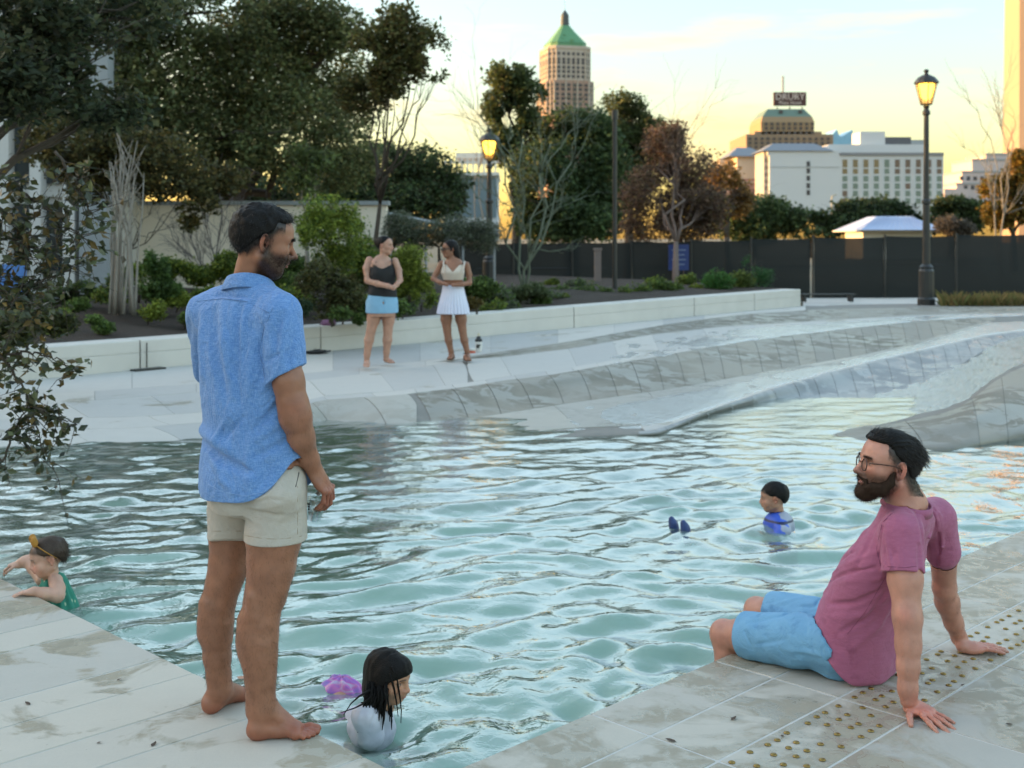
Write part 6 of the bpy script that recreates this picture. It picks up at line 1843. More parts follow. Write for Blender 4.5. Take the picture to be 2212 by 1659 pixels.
M_linen = NT('blue_linen')
ps = M_linen.pos()
wv1 = M_linen.noise(60, 3, .6, M_linen.pos((1, 1, 9))); wv2 = M_linen.noise(60, 3, .6, M_linen.pos((9, 9, 1))); big = M_linen.noise(9, 3, .5, ps); fin = M_linen.noise(700, 2, .6, ps)
wv = M_linen.math('ADD', M_linen.math('MULTIPLY', wv1.outputs['Fac'], .5), M_linen.math('MULTIPLY', wv2.outputs['Fac'], .5))
wv = M_linen.math('MULTIPLY_ADD', fin.outputs['Fac'], .25, wv)
cc = M_linen.ramp(wv, [(.40, (.055, .145, .375)), (.58, (.095, .22, .49)), (.76, (.23, .39, .66))])
cc = M_linen.mix(M_linen.math('MULTIPLY', big.outputs['Fac'], .45), cc.outputs[0], (.085, .205, .465))
wr1 = M_linen.noise(15, 4, .6, M_linen.pos((1, 1, .45)), 1.2); wr2 = M_linen.noise(34, 3, .6, ps, 1.0)
M_linen.bsdf(cc, .85, M_linen.bump(wv, .45, .004, M_linen.bump(wr1.outputs['Fac'], .55, .035, M_linen.bump(wr2.outputs['Fac'], .35, .012))), Sheen_Weight=.15); M_linen = M_linen.m
shirtO = Fq.mesh('shirt', 2, M_linen, man)
# collar: a folded band round the neck
def ring_pts(c, M, a, b, zf, ph0, ph1, n=40):
    ph = np.linspace(ph0, ph1, n); return np.array([c + M @ np.array([a * math.cos(t), b * math.sin(t), zf(t)]) for t in ph])
cN = P(541, 603, 4.15); Vc = []
ph = np.linspace(math.radians(115), math.radians(425), 56)
prof = [(.074, -.030), (.071, .010), (.073, .022), (.078, .0235), (.085, .006), (.098, -.028), (.092, -.030), (.080, .004)]
for t in ph:
    for r_, z_ in prof:
        fr = .5 + .5 * math.sin(t); zz_ = z_ - .030 * fr - .006 * math.sin(2 * t) ; rr_ = r_ + .004 * noise(np.array([[math.cos(t) * 2, math.sin(t) * 2, z_ * 20]]), 1.0)[0] + .010 * fr * (z_ < -.02)
        Vc.append(cN + MA @ np.array([rr_ * 1.02 * math.cos(t), rr_ * math.sin(t), zz_]))
n_ = len(prof)
Fc = [(i * n_ + k, i * n_ + (k + 1) % n_, (i + 1) * n_ + (k + 1) % n_, (i + 1) * n_ + k) for i in range(len(ph) - 1) for k in range(n_)] + [tuple(range(n_ - 1, -1, -1)), tuple(range((len(ph) - 1) * n_, len(ph) * n_))]
col_me = mesh_np('collar', Vc, Fc); colO = link('collar', col_me, M_linen, shirtO); colO.modifiers.new('sub', 'SUBSURF').render_levels = 1
# seams
m = MB(); m.tube(hits(Fq, K([(x, y) for x, y in zip(range(170, 540, 14), np.interp(range(170, 540, 14), [165, 300, 420, 535], [592, 578, 593, 652]))])) + [0, -.0016, 0], .0011, 5)
m.tube(hits(Fq, K(list(zip(np.interp(np.linspace(0, 1, 26), [0, .3, .6, 1], [552, 505, 486, 514]), np.linspace(628, 990, 26))))) + [0, -.0016, 0], .0011, 5)
m.build('seam', simple('blue_thread', (.10, .19, .38), .9), shirtO, True)
m = MB(); m.tube(hits(Fq, [(x, np.interp(x, [445, 480, 530, 570, 610, 640], [1043, 1062, 1071, 1063, 1030, 1000])) for x in range(450, 640, 7)]) + [0, -.0016, 0], .0012, 5); m.build('hem_stitch', simple('blue_thread_light', (.2, .33, .58), .9), shirtO, True)
# clear plastic cup held from the rim (its own thing)
M_cup = NT('clear_plastic')
g1 = M_cup.n('BsdfGlossy'); g1.inputs['Roughness'].default_value = .05; t1 = M_cup.n('BsdfTransparent'); t1.inputs['Color'].default_value = (.93, .95, .95, 1)
lw = M_cup.n('LayerWeight'); lw.inputs['Blend'].default_value = .35; mx = M_cup.n('MixShader'); M_cup.l(M_cup.math('MULTIPLY_ADD', lw.outputs['Fresnel'], .40, .05), mx.inputs[0]); M_cup.l(t1.outputs[0], mx.inputs[1]); M_cup.l(g1.outputs[0], mx.inputs[2]); M_cup.l(mx.outputs[0], M_cup.out.inputs['Surface']); M_cup = M_cup.m
cc_ = P(681, 1098, 4.12); Mc = frame((.2, .95, .2), (.25, -.1, 1))
cup = empty('plastic_cup', cc_, 'clear plastic cup held low in the right hand of the man in the blue shirt', 'cup')
m = MB(); m.lathe([(.023, -.040), (.026, -.040), (.033, .040), (.035, .042), (.035, .045), (.0325, .045), (.0315, .040), (.0245, -.036), (.001, -.036)], cc_, 28, Mc); m.build('cup_wall', M_cup, cup, True)
m = MB()
for q in range(4): m.box(cc_ + Mc @ np.array([-.020 + .003 * q, -.0255 + .0012 * q, .022 - .010 * q]), (.008, .0012, .006), M=Mc)
m.build('print', M_black, cup)
Fd.under(Fs, .004); Fd.under(Fq, .005)
bodyA = Fd.mesh('body', 2, M_skin, man, skin_col(SKIN_A, headA, MH, SA, red, stub=(.016, .010, .007), stub_amt=.84, scalp=(.016, .012, .010), hairline=hairA))
# hair
Fh = Field(headA - .16, headA + .16, .003)
put_prims(Fh, [(ell((0, -.016, .034), (.081, .106, .096)), .01, 'u'), (ell((0, .036, .080), (.055, .050, .032)), .02, 'u')], headA, MH, SA)
def hl(Z_A, MHd, head, s, off=0.0):
    def g(X, Y, Z):
        x, y, z = X - head[0], Y - head[1], Z - head[2]
        yl = (x * MHd[0, 1] + y * MHd[1, 1] + z * MHd[2, 1]) / s; zl = (x * MHd[0, 2] + y * MHd[1, 2] + z * MHd[2, 2]) / s
        return (np.interp(yl, *Z_A) + off - zl) * s * .8
    return g
Fh.cut(hl(ZH_A, MH, headA, SA, -.004), .018)
Fh.warp(lambda p: .006 * fbm(p, 38, 2) * sstep(.0, .08, local(p, headA, MH, SA)[:, 2]) + .002 * fbm(p, 30, 2) + .0022 * np.abs(noise(p @ np.array([[1, 0, 0], [0, 1, 0], [0, 0, .35]], np.float32), 110)))
hairO = Fh.mesh('hair', 1, M_hairb, man)
pt_, nm_ = surf_points(hairO, 3200)
Lc = local(pt_, headA, MH, SA)
flow = np.stack([Lc[:, 0] * 1.2, -.3 - 3 * np.clip(Lc[:, 1], -1, .0), -.5 - 6 * np.clip(.05 - Lc[:, 2], 0, .2)], 1); flow[Lc[:, 1] > .03] = [0, .7, -.1]
strands('hair_strands', pt_ - nm_ * .004, nm_ * .05 + flow @ MH.T * .8 + RNG.normal(size=(3200, 3)) * .13, .015, .0007, M_strand, hairO, .25)
pt_, nm_ = surf_points(bodyA, 4000, lambda co: (lambda L: np.clip(hairA(L), 0, 1) * (np.abs(L) < .14).all(1) * (L[:, 2] < .06) * (L[:, 2] > -.085))(local(co, headA, MH, SA)) + 1e-9)
strands('clipped_hair', pt_, nm_ * .5 + np.array([-.2, 0, -.7]) + RNG.normal(size=(4000, 3)) * .2, .008, .0004, M_hairb, bodyA, .1, 2)
def beard_mask(headp, MHd, s):
    def m(co):
        L = local(co, headp, MHd, s); ax_ = np.abs(L[:, 0])
        b = sstep(-.018, -.045, L[:, 2] - .5 * np.clip(.03 - L[:, 1], 0, .06)) * sstep(-.022, .0, L[:, 1]) * (np.hypot(ax_, (L[:, 2] + .063) * 1.2) > .021) * (L[:, 2] > -.125) * (ax_ < .085) * (L[:, 1] < .13)
        mo = (np.abs(L[:, 2] + .0505) < .0055) * (ax_ < .028) * (L[:, 1] > .07) * .8
        sb = (np.abs(L[:, 1] - .004) < .012) * (L[:, 2] < .015) * (L[:, 2] > -.06) * (ax_ > .05) * (ax_ < .079) * .7
        return np.maximum(np.maximum(b, mo), sb) + 1e-9
    return m
pt_, nm_ = surf_points(bodyA, 4000, beard_mask(headA, MH, SA))
strands('beard', pt_, nm_ * .7 + np.array([.1, 0, -.7]) + RNG.normal(size=(4000, 3)) * .3, .0055, .00036, M_beard, bodyA, .2, 2)
def brow_mask(headp, MHd, s):
    def m(co):
        L = local(co, headp, MHd, s); ax_ = np.abs(L[:, 0])
        return np.exp(-((L[:, 2] - .0235 + .12 * np.clip(ax_ - .036, 0, 1)) / .0035) ** 2) * (ax_ > .012) * (ax_ < .050) * (L[:, 1] > .05) + 1e-9
    return m
pt_, nm_ = surf_points(bodyA, 320, brow_mask(headA, MH, SA))
Lx = np.sign(local(pt_, headA, MH, SA)[:, :1])
strands('eyebrows', pt_, nm_ * .4 + Lx * MH[:, 0][None] * .9 + RNG.normal(size=(320, 3)) * .15, .009, .0005, M_hairb, bodyA, .1, 2)
# hair on legs and forearm: fine short dark hairs lying downwards
def leg_mask(co):
    z = co[:, 2]; return ((z < .78) & (z > .10) & (co[:, 0] < -.6)).astype(float) * (.45 + .55 * sstep(.62, .3, z)) + ((z > .80) & (z < 1.12) & (co[:, 0] > -.80) & (co[:, 1] < 4.16)) * .35 + 1e-9
pt_, nm_ = surf_points(bodyA, 11000, leg_mask)
strands('body_hair', pt_, nm_ * .30 + np.array([.12, 0, -1.0]) + RNG.normal(size=(11000, 3)) * .28, .012, .00019, simple('body_hair', (.030, .017, .011), .6, spec=.1), bodyA, .3, 1)

# ---- the seated man in the rose T-shirt, leaning back on his hands
SKIN_B = (.43, .205, .145)
HB = 0.0036
fB = np.array([-.76, .65, 0]); fB /= np.linalg.norm(fB); LB = np.array([-fB[1], fB[0], 0]); LB = np.array([-.65, -.76, 0])
seat = empty('person', G(1880, 1430, 0), 'bearded man in rose T-shirt and pale blue shorts sitting on the pool edge, leaning back', 'person')
Fb = Field((.62, 4.02, -.62), (2.22, 5.32, 1.02), HB)
pel = P(1848, 1376, 4.66)                       # pelvis
hipL, hipR = P(1800, 1385, 4.60), P(1800, 1352, 4.80)
kneeL, kneeR = P(1568, 1372, 4.93), P(1640, 1322, 5.10)
shL, shR = P(1950, 1150, 4.38), P(2020, 1118, 4.66)
neckB = P(1958, 1090, 4.50); headB = P(1918, 1006, 4.47); fhB = np.array([-1, -.10, .16]); MHB = frame(fhB, (.10, 0, 1)); SB = 1.06
up_t = (np.array(neckB) - pel); Lt = np.linalg.norm(up_t); up_t = up_t / Lt
MT = frame(np.cross(up_t, -LB) * 0 + fB, up_t)
rT = np.cross(fB, up_t); rT /= np.linalg.norm(rT); fT = np.cross(up_t, rT); MT = np.stack([rT, fT, up_t], 1)
Fb.put(loft(pel, MT, [(-.02, 0, 0, .13, .09), (.10, 0, .01, .13, .095), (.25, 0, 0, .14, .10), (.38, 0, -.01, .14, .095), (.47, 0, -.01, .10, .07), (.54, 0, 0, .06, .06)]), .03)
Fb.put(cone(neckB, P(1936, 1040, 4.48), .070, .066), .03)
Fb.put(cone(neckB, shL, .05, .05), .04); Fb.put(cone(neckB, shR, .05, .05), .04)
put_prims(Fb, head_prims(nose=1.0, jaw=1.12), headB, MHB, SB)
# arms
limb_chain(Fb, [shL, P(1955, 1250, 4.33), P(1960, 1330, 4.29), P(1962, 1370, 4.275)], [.056, .0575, .047, .042], .03)
limb_chain(Fb, [P(1960, 1345, 4.285), P(1962, 1395, 4.27), P(1962, 1440, 4.255), P(1961, 1488, 4.245), P(1964, 1512, 4.24)], [.042, .0435, .038, .032, .030], .02)
limb_chain(Fb, [shR, P(2038, 1200, 4.72), P(2040, 1270, 4.78), P(2046, 1300, 4.82), P(2060, 1345, 4.86), P(2072, 1378, 4.90), P(2078, 1392, 4.91)], [.055, .052, .044, .046, .036, .029, .027], .02)
u = []
dH = G(2030, 1560, .012) - G(1968, 1520, .03); hand(u, G(1966, 1518, .030), dH, (0.03, 0, -1), np.cross(dH / np.linalg.norm(dH), (0, 0, 1.)) * 1.0, 1.04, curl=[(.03, .10, .05)] * 4, spread=.22, thumb=(.75, .0), tcurl=.1)
put_list(Fb, u)
u = []
dH2 = G(2165, 1400, .012) - G(2085, 1396, .03); hand(u, G(2084, 1397, .028), dH2, (0, 0.03, -1), -np.cross(dH2 / np.linalg.norm(dH2), (0, 0, 1.)), 1.0, curl=[(.03, .10, .05)] * 4, spread=.20, thumb=(.65, .0), tcurl=.1)
put_list(Fb, u)
# thighs, knees, shins into the water
for hp, kn, sx in ((hipL, kneeL, 0), (hipR, kneeR, 1)):
    limb_chain(Fb, [hp, hp + (kn - hp) * .55, hp + (kn - hp) * .85, kn], [.075, .072, .064, .060], .02)
    fwd = (kn - hp) * [1, 1, 0]; fwd = fwd / np.linalg.norm(fwd)
    Fb.put(ell(kn + fwd * .022 + [0, 0, .010], (.040, .040, .042)), .03)
    an = kn + fwd * -.03 + np.array([0, 0, -.42])
    limb_chain(Fb, [kn + [0, 0, -.01], kn + (an - kn) * .3 - fwd * .012, kn + (an - kn) * .7, an], [.056, .060, .045, .036], .02)
    Fb.put(cone(an + [0, 0, -.02], an + fwd * .13 + [0, 0, -.09], .036, .024), .02)
Fb.warp(lambda p: .0012 * fbm(p, 28, 2) + .0010 * noise(p, 9))
for pts, a_, w_ in (([(1962, 1525), (1985, 1535), (2000, 1543)], .0014, .004), ([(1960, 1520), (1990, 1530), (2008, 1538)], .0014, .004), ([(1950, 1400), (1956, 1450), (1958, 1490)], .0016, .006)):
    Fb.warp(fold(hits(Fb, pts, ), a_, w_))
ZH_B = ([-.13, -.095, -.070, -.045, -.012, .010, .027, .060, .085, .11], [-.065, -.055, -.040, .0, .028, .046, .074, .080, .086, .092])
# cargo shorts
Fc_ = Field((.78, 4.35, -.10), (1.72, 5.30, .36), HB)
Fc_.put(loft(pel, MT, [(-.13, 0, 0.01, .16, .10), (-.05, 0, .01, .172, .115), (.04, 0, .01, .160, .110), (.10, 0, 0, .14, .10)]), .02)
for hp, kn in ((hipL, kneeL), (hipR, kneeR)):
    e = hp + (kn - hp) * .78
    Fc_.put(cone(hp + [.0, -.0, -.010], e + [0, 0, -.002], .100, .088), .04)
    Fc_.put(cone(hp + (kn - hp) * .3, e + [0, 0, .0], .100, .090), .03)
Fc_.cut(lambda X, Y, Z: .003 - Z + 0 * X, .012)
Fc_.warp(lambda p: .004 * noise(p, 12) + .0022 * noise(p, 32))
for pts, a_, w_ in (([(1800, 1300), (1770, 1330), (1780, 1375), (1790, 1390)], -.007, .007), ([(1740, 1290), (1700, 1300), (1640, 1318)], .007, .010), ([(1750, 1310), (1690, 1330), (1620, 1345)], -.006, .010), ([(1880, 1370), (1830, 1360), (1800, 1350)], .007, .010), ([(1890, 1395), (1840, 1400), (1790, 1395)], -.006, .011), ([(1745, 1330), (1752, 1360), (1748, 1395)], .005, .006), ([(1606, 1330), (1610, 1370), (1622, 1392)], -.003, .004), ([(1700, 1380), (1660, 1388), (1630, 1392)], -.004, .008), ([(1820, 1420), (1760, 1412), (1690, 1402)], .004, .010), ([(1850, 1330), (1830, 1380), (1800, 1420)], -.005, .010), ([(1780, 1290), (1760, 1310), (1720, 1312)], -.005, .008)):
    Fc_.warp(fold(hits(Fc_, pts), a_ * 1.5, w_))
Fc_.keep()
eL = (hipL + (kneeL - hipL) * .77); dL_ = (kneeL - hipL) / np.linalg.norm(kneeL - hipL)
Fc_.cut(lambda X, Y, Z: (X - eL[0]) * dL_[0] + (Y - eL[1]) * dL_[1] + (Z - eL[2]) * dL_[2] - .02 + 0 * X, .003)
M_denim = NT('pale_blue_cotton')
ps = M_denim.pos(); a1 = M_denim.noise(14, 4, .6, ps, .5); a2 = M_denim.noise(380, 2, .5, ps); a3 = M_denim.noise(9, 4, .6, ps, .3)
wet = M_denim.ramp(a3.outputs['Fac'], [(.58, 0.0), (.66, 1.0)])
cc = M_denim.mix(a1.outputs['Fac'], (.12, .29, .47), (.19, .40, .59)); cc = M_denim.mix(M_denim.math('MULTIPLY', wet.outputs[0], .55), cc, (.08, .21, .37))
M_denim.bsdf(cc, .85, M_denim.bump(a2.outputs['Fac'], .25, .0015, M_denim.bump(M_denim.noise(20, 4, .6, ps, 1.2).outputs['Fac'], .35, .018))); M_denim = M_denim.m
# T-shirt
Ft = Field((1.02, 4.05, -.02), (2.02, 5.05, .90), HB)
Ft.put(loft(pel, MT, [(-.17, 0, -.03, .200, .165), (-.06, 0, -.01, .203, .168), (.06, 0, .008, .190, .158), (.18, 0, .015, .178, .140), (.30, 0, .006, .185, .136), (.40, 0, -.008, .180, .118), (.48, 0, -.012, .145, .095), (.54, 0, -.010, .098, .082), (.585, 0, -.005, .080, .076)]), .02)
Ft.put(cone(neckB + [0, 0, -.04], shL + [-.01, 0, .0], .062, .070), .05); Ft.put(cone(neckB + [0, 0, -.04], shR + [0, 0, 0], .062, .068), .05)
slL = P(1950, 1236, 4.335)
sN = np.array(P(1956, 1330, 4.29)) - shL
sleeve(Ft, shL + [0, 0, -.005], slL + sN * .4, .074, .080, slL, sN)
Ft.put(cone(shR, P(2036, 1190, 4.71), .070, .070), .035)
Ft.cut(lambda X, Y, Z: .003 - Z + 0 * X, .02)
Ft.warp(lambda p: .0045 * noise(p * np.array([1, 1, .7], np.float32), 10) + .0022 * noise(p, 26))
for pts, a_, w_ in (([(1780, 1280), (1830, 1255), (1900, 1250)], .009, .009), ([(1775, 1262), (1830, 1238), (1890, 1225)], -.008, .008), ([(1790, 1240), (1840, 1215), (1890, 1195)], .006, .009), ([(1800, 1218), (1850, 1190)], -.006, .009), ([(1790, 1305), (1850, 1300), (1910, 1270)], -.008, .010), ([(1800, 1335), (1860, 1330), (1915, 1290)], .007, .012), ([(1815, 1365), (1880, 1330), (1925, 1260)], -.008, .010), ([(1840, 1400), (1900, 1350), (1940, 1280)], .006, .014),
                    ([(2010, 1090), (2020, 1150), (2020, 1220), (2005, 1320)], -.012, .010), ([(1995, 1085), (2010, 1150), (2010, 1240)], .008, .008), ([(2030, 1110), (2035, 1180), (2025, 1270)], .007, .007), ([(1975, 1085), (1990, 1140), (1998, 1200)], -.008, .008), ([(1950, 1088), (1975, 1120), (1985, 1170)], .006, .008), ([(2018, 1100), (2028, 1160), (2030, 1230)], -.007, .006),
                    ([(1925, 1110), (1905, 1150), (1898, 1200), (1905, 1232)], -.006, .006), ([(1916, 1130), (1918, 1180), (1925, 1225)], .006, .006), ([(1890, 1140), (1870, 1190), (1850, 1230)], -.005, .012), ([(1880, 1110), (1860, 1160), (1830, 1210)], .005, .014), ([(1985, 1180), (1988, 1230), (1975, 1320)], -.010, .008)):
    Ft.warp(fold(hits(Ft, pts), a_ * 1.7, w_))
Ft.sl.append((cone(P(1958, 1100, 4.50), P(1934, 1030, 4.48), .080, .08), .01))
Ft.keep()
hemN = up_t
def hemc(X, Y, Z):
    w_ = (X - pel[0]) * MT[0, 2] + (Y - pel[1]) * MT[1, 2] + (Z - pel[2]) * MT[2, 2]
    v_ = (X - pel[0]) * MT[0, 1] + (Y - pel[1]) * MT[1, 1] + (Z - pel[2]) * MT[2, 1]
    return (.000 + .40 * (v_ - .02) - np.clip(.02 - v_, 0, .1) * .1 - .03) - w_
Ft.cut(hemc, .003)
Fc_.under(Ft, .005); Fb.under(Fc_, .004); Fb.under(Ft, .005)
hairB = lambda L: .97 * sstep(-.006, .012, L[:, 2] - np.interp(L[:, 1], *ZH_B)) + .93 * sstep(-.060, -.012, L[:, 2] - np.interp(L[:, 1], *ZH_B)) * (L[:, 1] < .035) * (np.abs(L[:, 0]) > .02) * (L[:, 2] > -.085) * (1 - sstep(.078, .084, np.abs(L[:, 0])))
redB = [(G(2000, 1540, .02), .07, .8), (G(2120, 1396, .02), .07, .7), (P(1953, 1330, 4.24), .03, .4), (P(1945, 1030, 4.4), .03, .6), (P(1925, 1060, 4.42), .05, .45), (kneeL, .07, .3)]
bodyB = Fb.mesh('body', 2, M_skin, seat, skin_col(SKIN_B, headB, MHB, SB, redB, stub=(.05, .030, .020), stub_amt=.75, scalp=(.030, .022, .018), hairline=hairB, lip=(.42, .17, .15)))
shortsB = Fc_.mesh('shorts', 2, M_denim, seat)
M_rose = NT('rose_cotton'); ps = M_rose.pos()
a1 = M_rose.noise(24, 4, .6, M_rose.pos((1, 1, 5))); a2 = M_rose.noise(420, 2, .5, ps); a3 = M_rose.noise(13, 3, .5, ps)
wet = M_rose.ramp(a3.outputs['Fac'], [(.66, 0.0), (.72, .7)])
cc = M_rose.mix(a1.outputs['Fac'], (.27, .070, .135), (.40, .125, .22)); cc = M_rose.mix(M_rose.math('MULTIPLY', wet.outputs[0], .5), cc, (.17, .035, .08))
M_rose.bsdf(cc, .9, M_rose.bump(a2.outputs['Fac'], .25, .0015, M_rose.bump(M_rose.noise(18, 4, .6, ps, 1.3).outputs['Fac'], .3, .018)), Sheen_Weight=.1); M_rose = M_rose.m
teeB = Ft.mesh('t_shirt', 2, M_rose, seat)
th = simple('rose_thread', (.19, .05, .10), .9)
m = MB(); m.tube(hits(Ft, list(zip(np.interp(np.linspace(0, 1, 22), [0, .3, .65, 1], [1932, 1905, 1893, 1904]), np.interp(np.linspace(0, 1, 22), [0, .3, .65, 1], [1102, 1130, 1185, 1230])))) + [0, -.0015, 0], .0012, 5)
m.tube(hits(Ft, [(x, np.interp(x, [1906, 1950, 1988], [1222, 1226, 1222])) for x in range(1908, 1986, 6)]) + [0, -.0015, 0], .0010, 5)
m.tube(hits(Ft, list(zip(np.linspace(1925, 1830, 24), np.interp(np.linspace(1925, 1830, 24), [1830, 1870, 1925], [1370, 1320, 1225])))) + [0, -.0012, 0], .0009, 5); m.build('seam', th, teeB, True)
# neckband
Vc = []; ph = np.linspace(0, 2 * math.pi, 49)[:-1]; prof = [(.079, -.020), (.076, .008), (.081, .011), (.092, -.022)]
cN = pel + up_t * .598 + fT * -.004; Mn = np.stack([rT, fT, up_t], 1)
for t in ph:
    for r_, z_ in prof: Vc.append(cN + Mn @ np.array([r_ * 1.0 * math.cos(t), r_ * 1.05 * math.sin(t), z_ - .012 * math.sin(t)]))
n_ = 4; N_ = len(ph)
link('neckband', mesh_np('neckband', Vc, [(i * n_ + k, i * n_ + (k + 1) % n_, ((i + 1) % N_) * n_ + (k + 1) % n_, ((i + 1) % N_) * n_ + k) for i in range(N_) for k in range(n_)]), M_rose, teeB)
# cargo pocket flap and hem stitching
m = MB(); m.tube(hits(Fc_, [(1802, 1302), (1785, 1306), (1772, 1318), (1775, 1345), (1782, 1372)]) + [0, -.002, 0], .0016, 5); m.tube(hits(Fc_, [(1608, 1330), (1613, 1360), (1622, 1386)]) + [0, -.002, 0], .0010, 5); m.build('pocket_seam', simple('blue_seam', (.12, .27, .42), .9), shortsB, True)
# hair: swept back on top, clipped sides
Fh = Field(headB - .18, headB + .18, .003)
put_prims(Fh, [(ell((0, -.018, .032), (.079, .104, .095)), .01, 'u'), (ell((0, .034, .080), (.052, .058, .034)), .03, 'u')], headB, MHB, SB)
Fh.cut(hl(ZH_B, MHB, headB, SB, .0), .018)
def sweep(p):
    L = local(p, headB, MHB, SB); return .0065 * np.abs(noise(np.stack([L[:, 0] * 55 + 3 * noise(L, 18), L[:, 1] * 7, L[:, 2] * 14], 1), 1.0)) * (L[:, 2] > .02) + .002 * noise(p, 30)
Fh.warp(sweep)
hairBO = Fh.mesh('hair', 1, M_hairb, seat)
pt_, nm_ = surf_points(hairBO, 4200)
Lc = local(pt_, headB, MHB, SB)
flow = np.stack([Lc[:, 0] * .6, -.9 + 0 * Lc[:, 1], np.where(Lc[:, 1] > .03, .25, -.45 - 4 * np.clip(-.03 - Lc[:, 1], 0, .1))], 1)
strands('hair_strands', pt_ - nm_ * .003, nm_ * np.where((Lc[:, 1] > .05) & (Lc[:, 2] > .06), .55, .10)[:, None] + flow @ MHB.T + RNG.normal(size=(4200, 3)) * .10, np.where(Lc[:, 2] > .03, .030, .008)[:, None], .0009, M_strand, hairBO, .08)
pt_, nm_ = surf_points(bodyB, 3400, lambda co: (lambda L: np.clip(hairB(L), 0, 1) * (np.abs(L) < .14).all(1) * (L[:, 2] < .06) * (L[:, 2] > -.085))(local(co, headB, MHB, SB)) + 1e-9)
strands('clipped_hair', pt_, nm_ * .5 + np.array([.2, 0, -.7]) + RNG.normal(size=(3400, 3)) * .2, .006, .0004, M_hairb, bodyB, .1, 2)
# beard with volume, and its hairs
Fg = Field(headB - .17, headB + .17, .003)
be = []
for s_ in (-1, 1):
    be += [(cone((s_ * .069, .004, -.012), (s_ * .064, .012, -.050), .006, .012), .02, 'u'), (cone((s_ * .064, .010, -.050), (s_ * .053, .032, -.078), .014, .020), .02, 'u'), (ell((s_ * .046, .050, -.074), (.016, .030, .020)), .02, 'u'), (cone((s_ * .053, .030, -.074), (s_ * .018, .070, -.100), .018, .021), .02, 'u'), (cone((s_ * .004, .097, -.049), (s_ * .026, .084, -.058), .0060, .0060), .006, 'u'), (cone((s_ * .027, .082, -.060), (s_ * .026, .078, -.085), .007, .010), .008, 'u')]
be += [(ell((0, .072, -.104), (.028, .027, .027)), .02, 'u'), (ell((0, .058, -.106), (.036, .030, .020)), .02, 'u')]
put_prims(Fg, be, headB, MHB, SB)
Fg.warp(lambda p: .0025 * fbm(p, 60, 2))
beardO = Fg.mesh('beard', 1, M_beard, seat)
pt_, nm_ = surf_points(beardO, 3400)
strands('beard_hair', pt_ - nm_ * .002, nm_ * .55 + np.array([-.15, 0, -.75]) + RNG.normal(size=(3400, 3)) * .30, .011, .00042, M_beard, beardO, .25, 2)
pt_, nm_ = surf_points(bodyB, 1500, beard_mask(headB, MHB, SB))
strands('stubble', pt_, nm_ * .6 + np.array([0, 0, -.7]) + RNG.normal(size=(1500, 3)) * .3, .006, .00036, M_beard, bodyB, .2, 2)
pt_, nm_ = surf_points(bodyB, 260, brow_mask(headB, MHB, SB))
strands('eyebrows', pt_, nm_ * .4 + np.sign(local(pt_, headB, MHB, SB)[:, :1]) * MHB[:, 0][None] * .9 + RNG.normal(size=(260, 3)) * .15, .009, .0005, M_beard, bodyB, .1, 2)
pt_, nm_ = surf_points(bodyB, 4500, lambda co: ((co[:, 2] < .36) & (co[:, 2] > .06) & (co[:, 0] > 1.30)) * .8 + (co[:, 0] < 1.0) * .8 + 1e-9)
strands('body_hair', pt_, nm_ * .30 + np.array([.15, 0, -1.0]) + RNG.normal(size=(4500, 3)) * .28, .010, .00017, simple('fine_hair', (.12, .07, .045), .6), bodyB, .3, 1)
M_lens = NT('clear_lens')
g1 = M_lens.n('BsdfGlossy'); g1.inputs['Roughness'].default_value = .02; t1 = M_lens.n('BsdfTransparent'); mx = M_lens.n('MixShader'); mx.inputs[0].default_value = .06
M_lens.l(t1.outputs[0], mx.inputs[1]); M_lens.l(g1.outputs[0], mx.inputs[2]); M_lens.l(mx.outputs[0], M_lens.out.inputs['Surface']); M_lens = M_lens.m
# glasses: a thing of their own, worn by the man
gl = empty('glasses', headB + MHB @ np.array([0, .10, .0]), 'round tortoiseshell glasses worn by the seated bearded man', 'glasses')
M_tort = simple('tortoiseshell', (.055, .022, .012), .25, .5, 90)
def HL(x, y, z): return headB + MHB @ (np.array([x, y, z]) * SB)
m = MB(); lens = []
for s_ in (-1, 1):
    rim = [HL(s_ * .034 + .0235 * math.cos(a), .101 - .010 * abs(math.cos(a) * .5 + .5 * 1) * (1 if math.cos(a) * s_ > 0 else .2), -.004 + .020 * math.sin(a)) for a in np.linspace(0, 2 * math.pi, 25)]
    m.tube(rim, .0021 * SB, 6, False); lens.append(rim[:-1])
m.tube([HL(-.011, .103, .002), HL(0, .106, .004), HL(.011, .103, .002)], .0020, 6); m.build('rim', M_tort, gl, True)
for s_ in (-1, 1):
    m = MB(); m.tube([HL(s_ * .058, .093, .006), HL(s_ * .070, .060, .010), HL(s_ * .079, .010, .012), HL(s_ * .0815, -.012, .006), HL(s_ * .080, -.026, -.012)], [.0024, .0022, .0020, .0020, .0016], 6); m.build('temple', M_tort, gl, True)
for l_ in lens: link('lens', mesh_np('lens', np.array(l_), [tuple(range(len(l_)))], False), M_lens, gl)
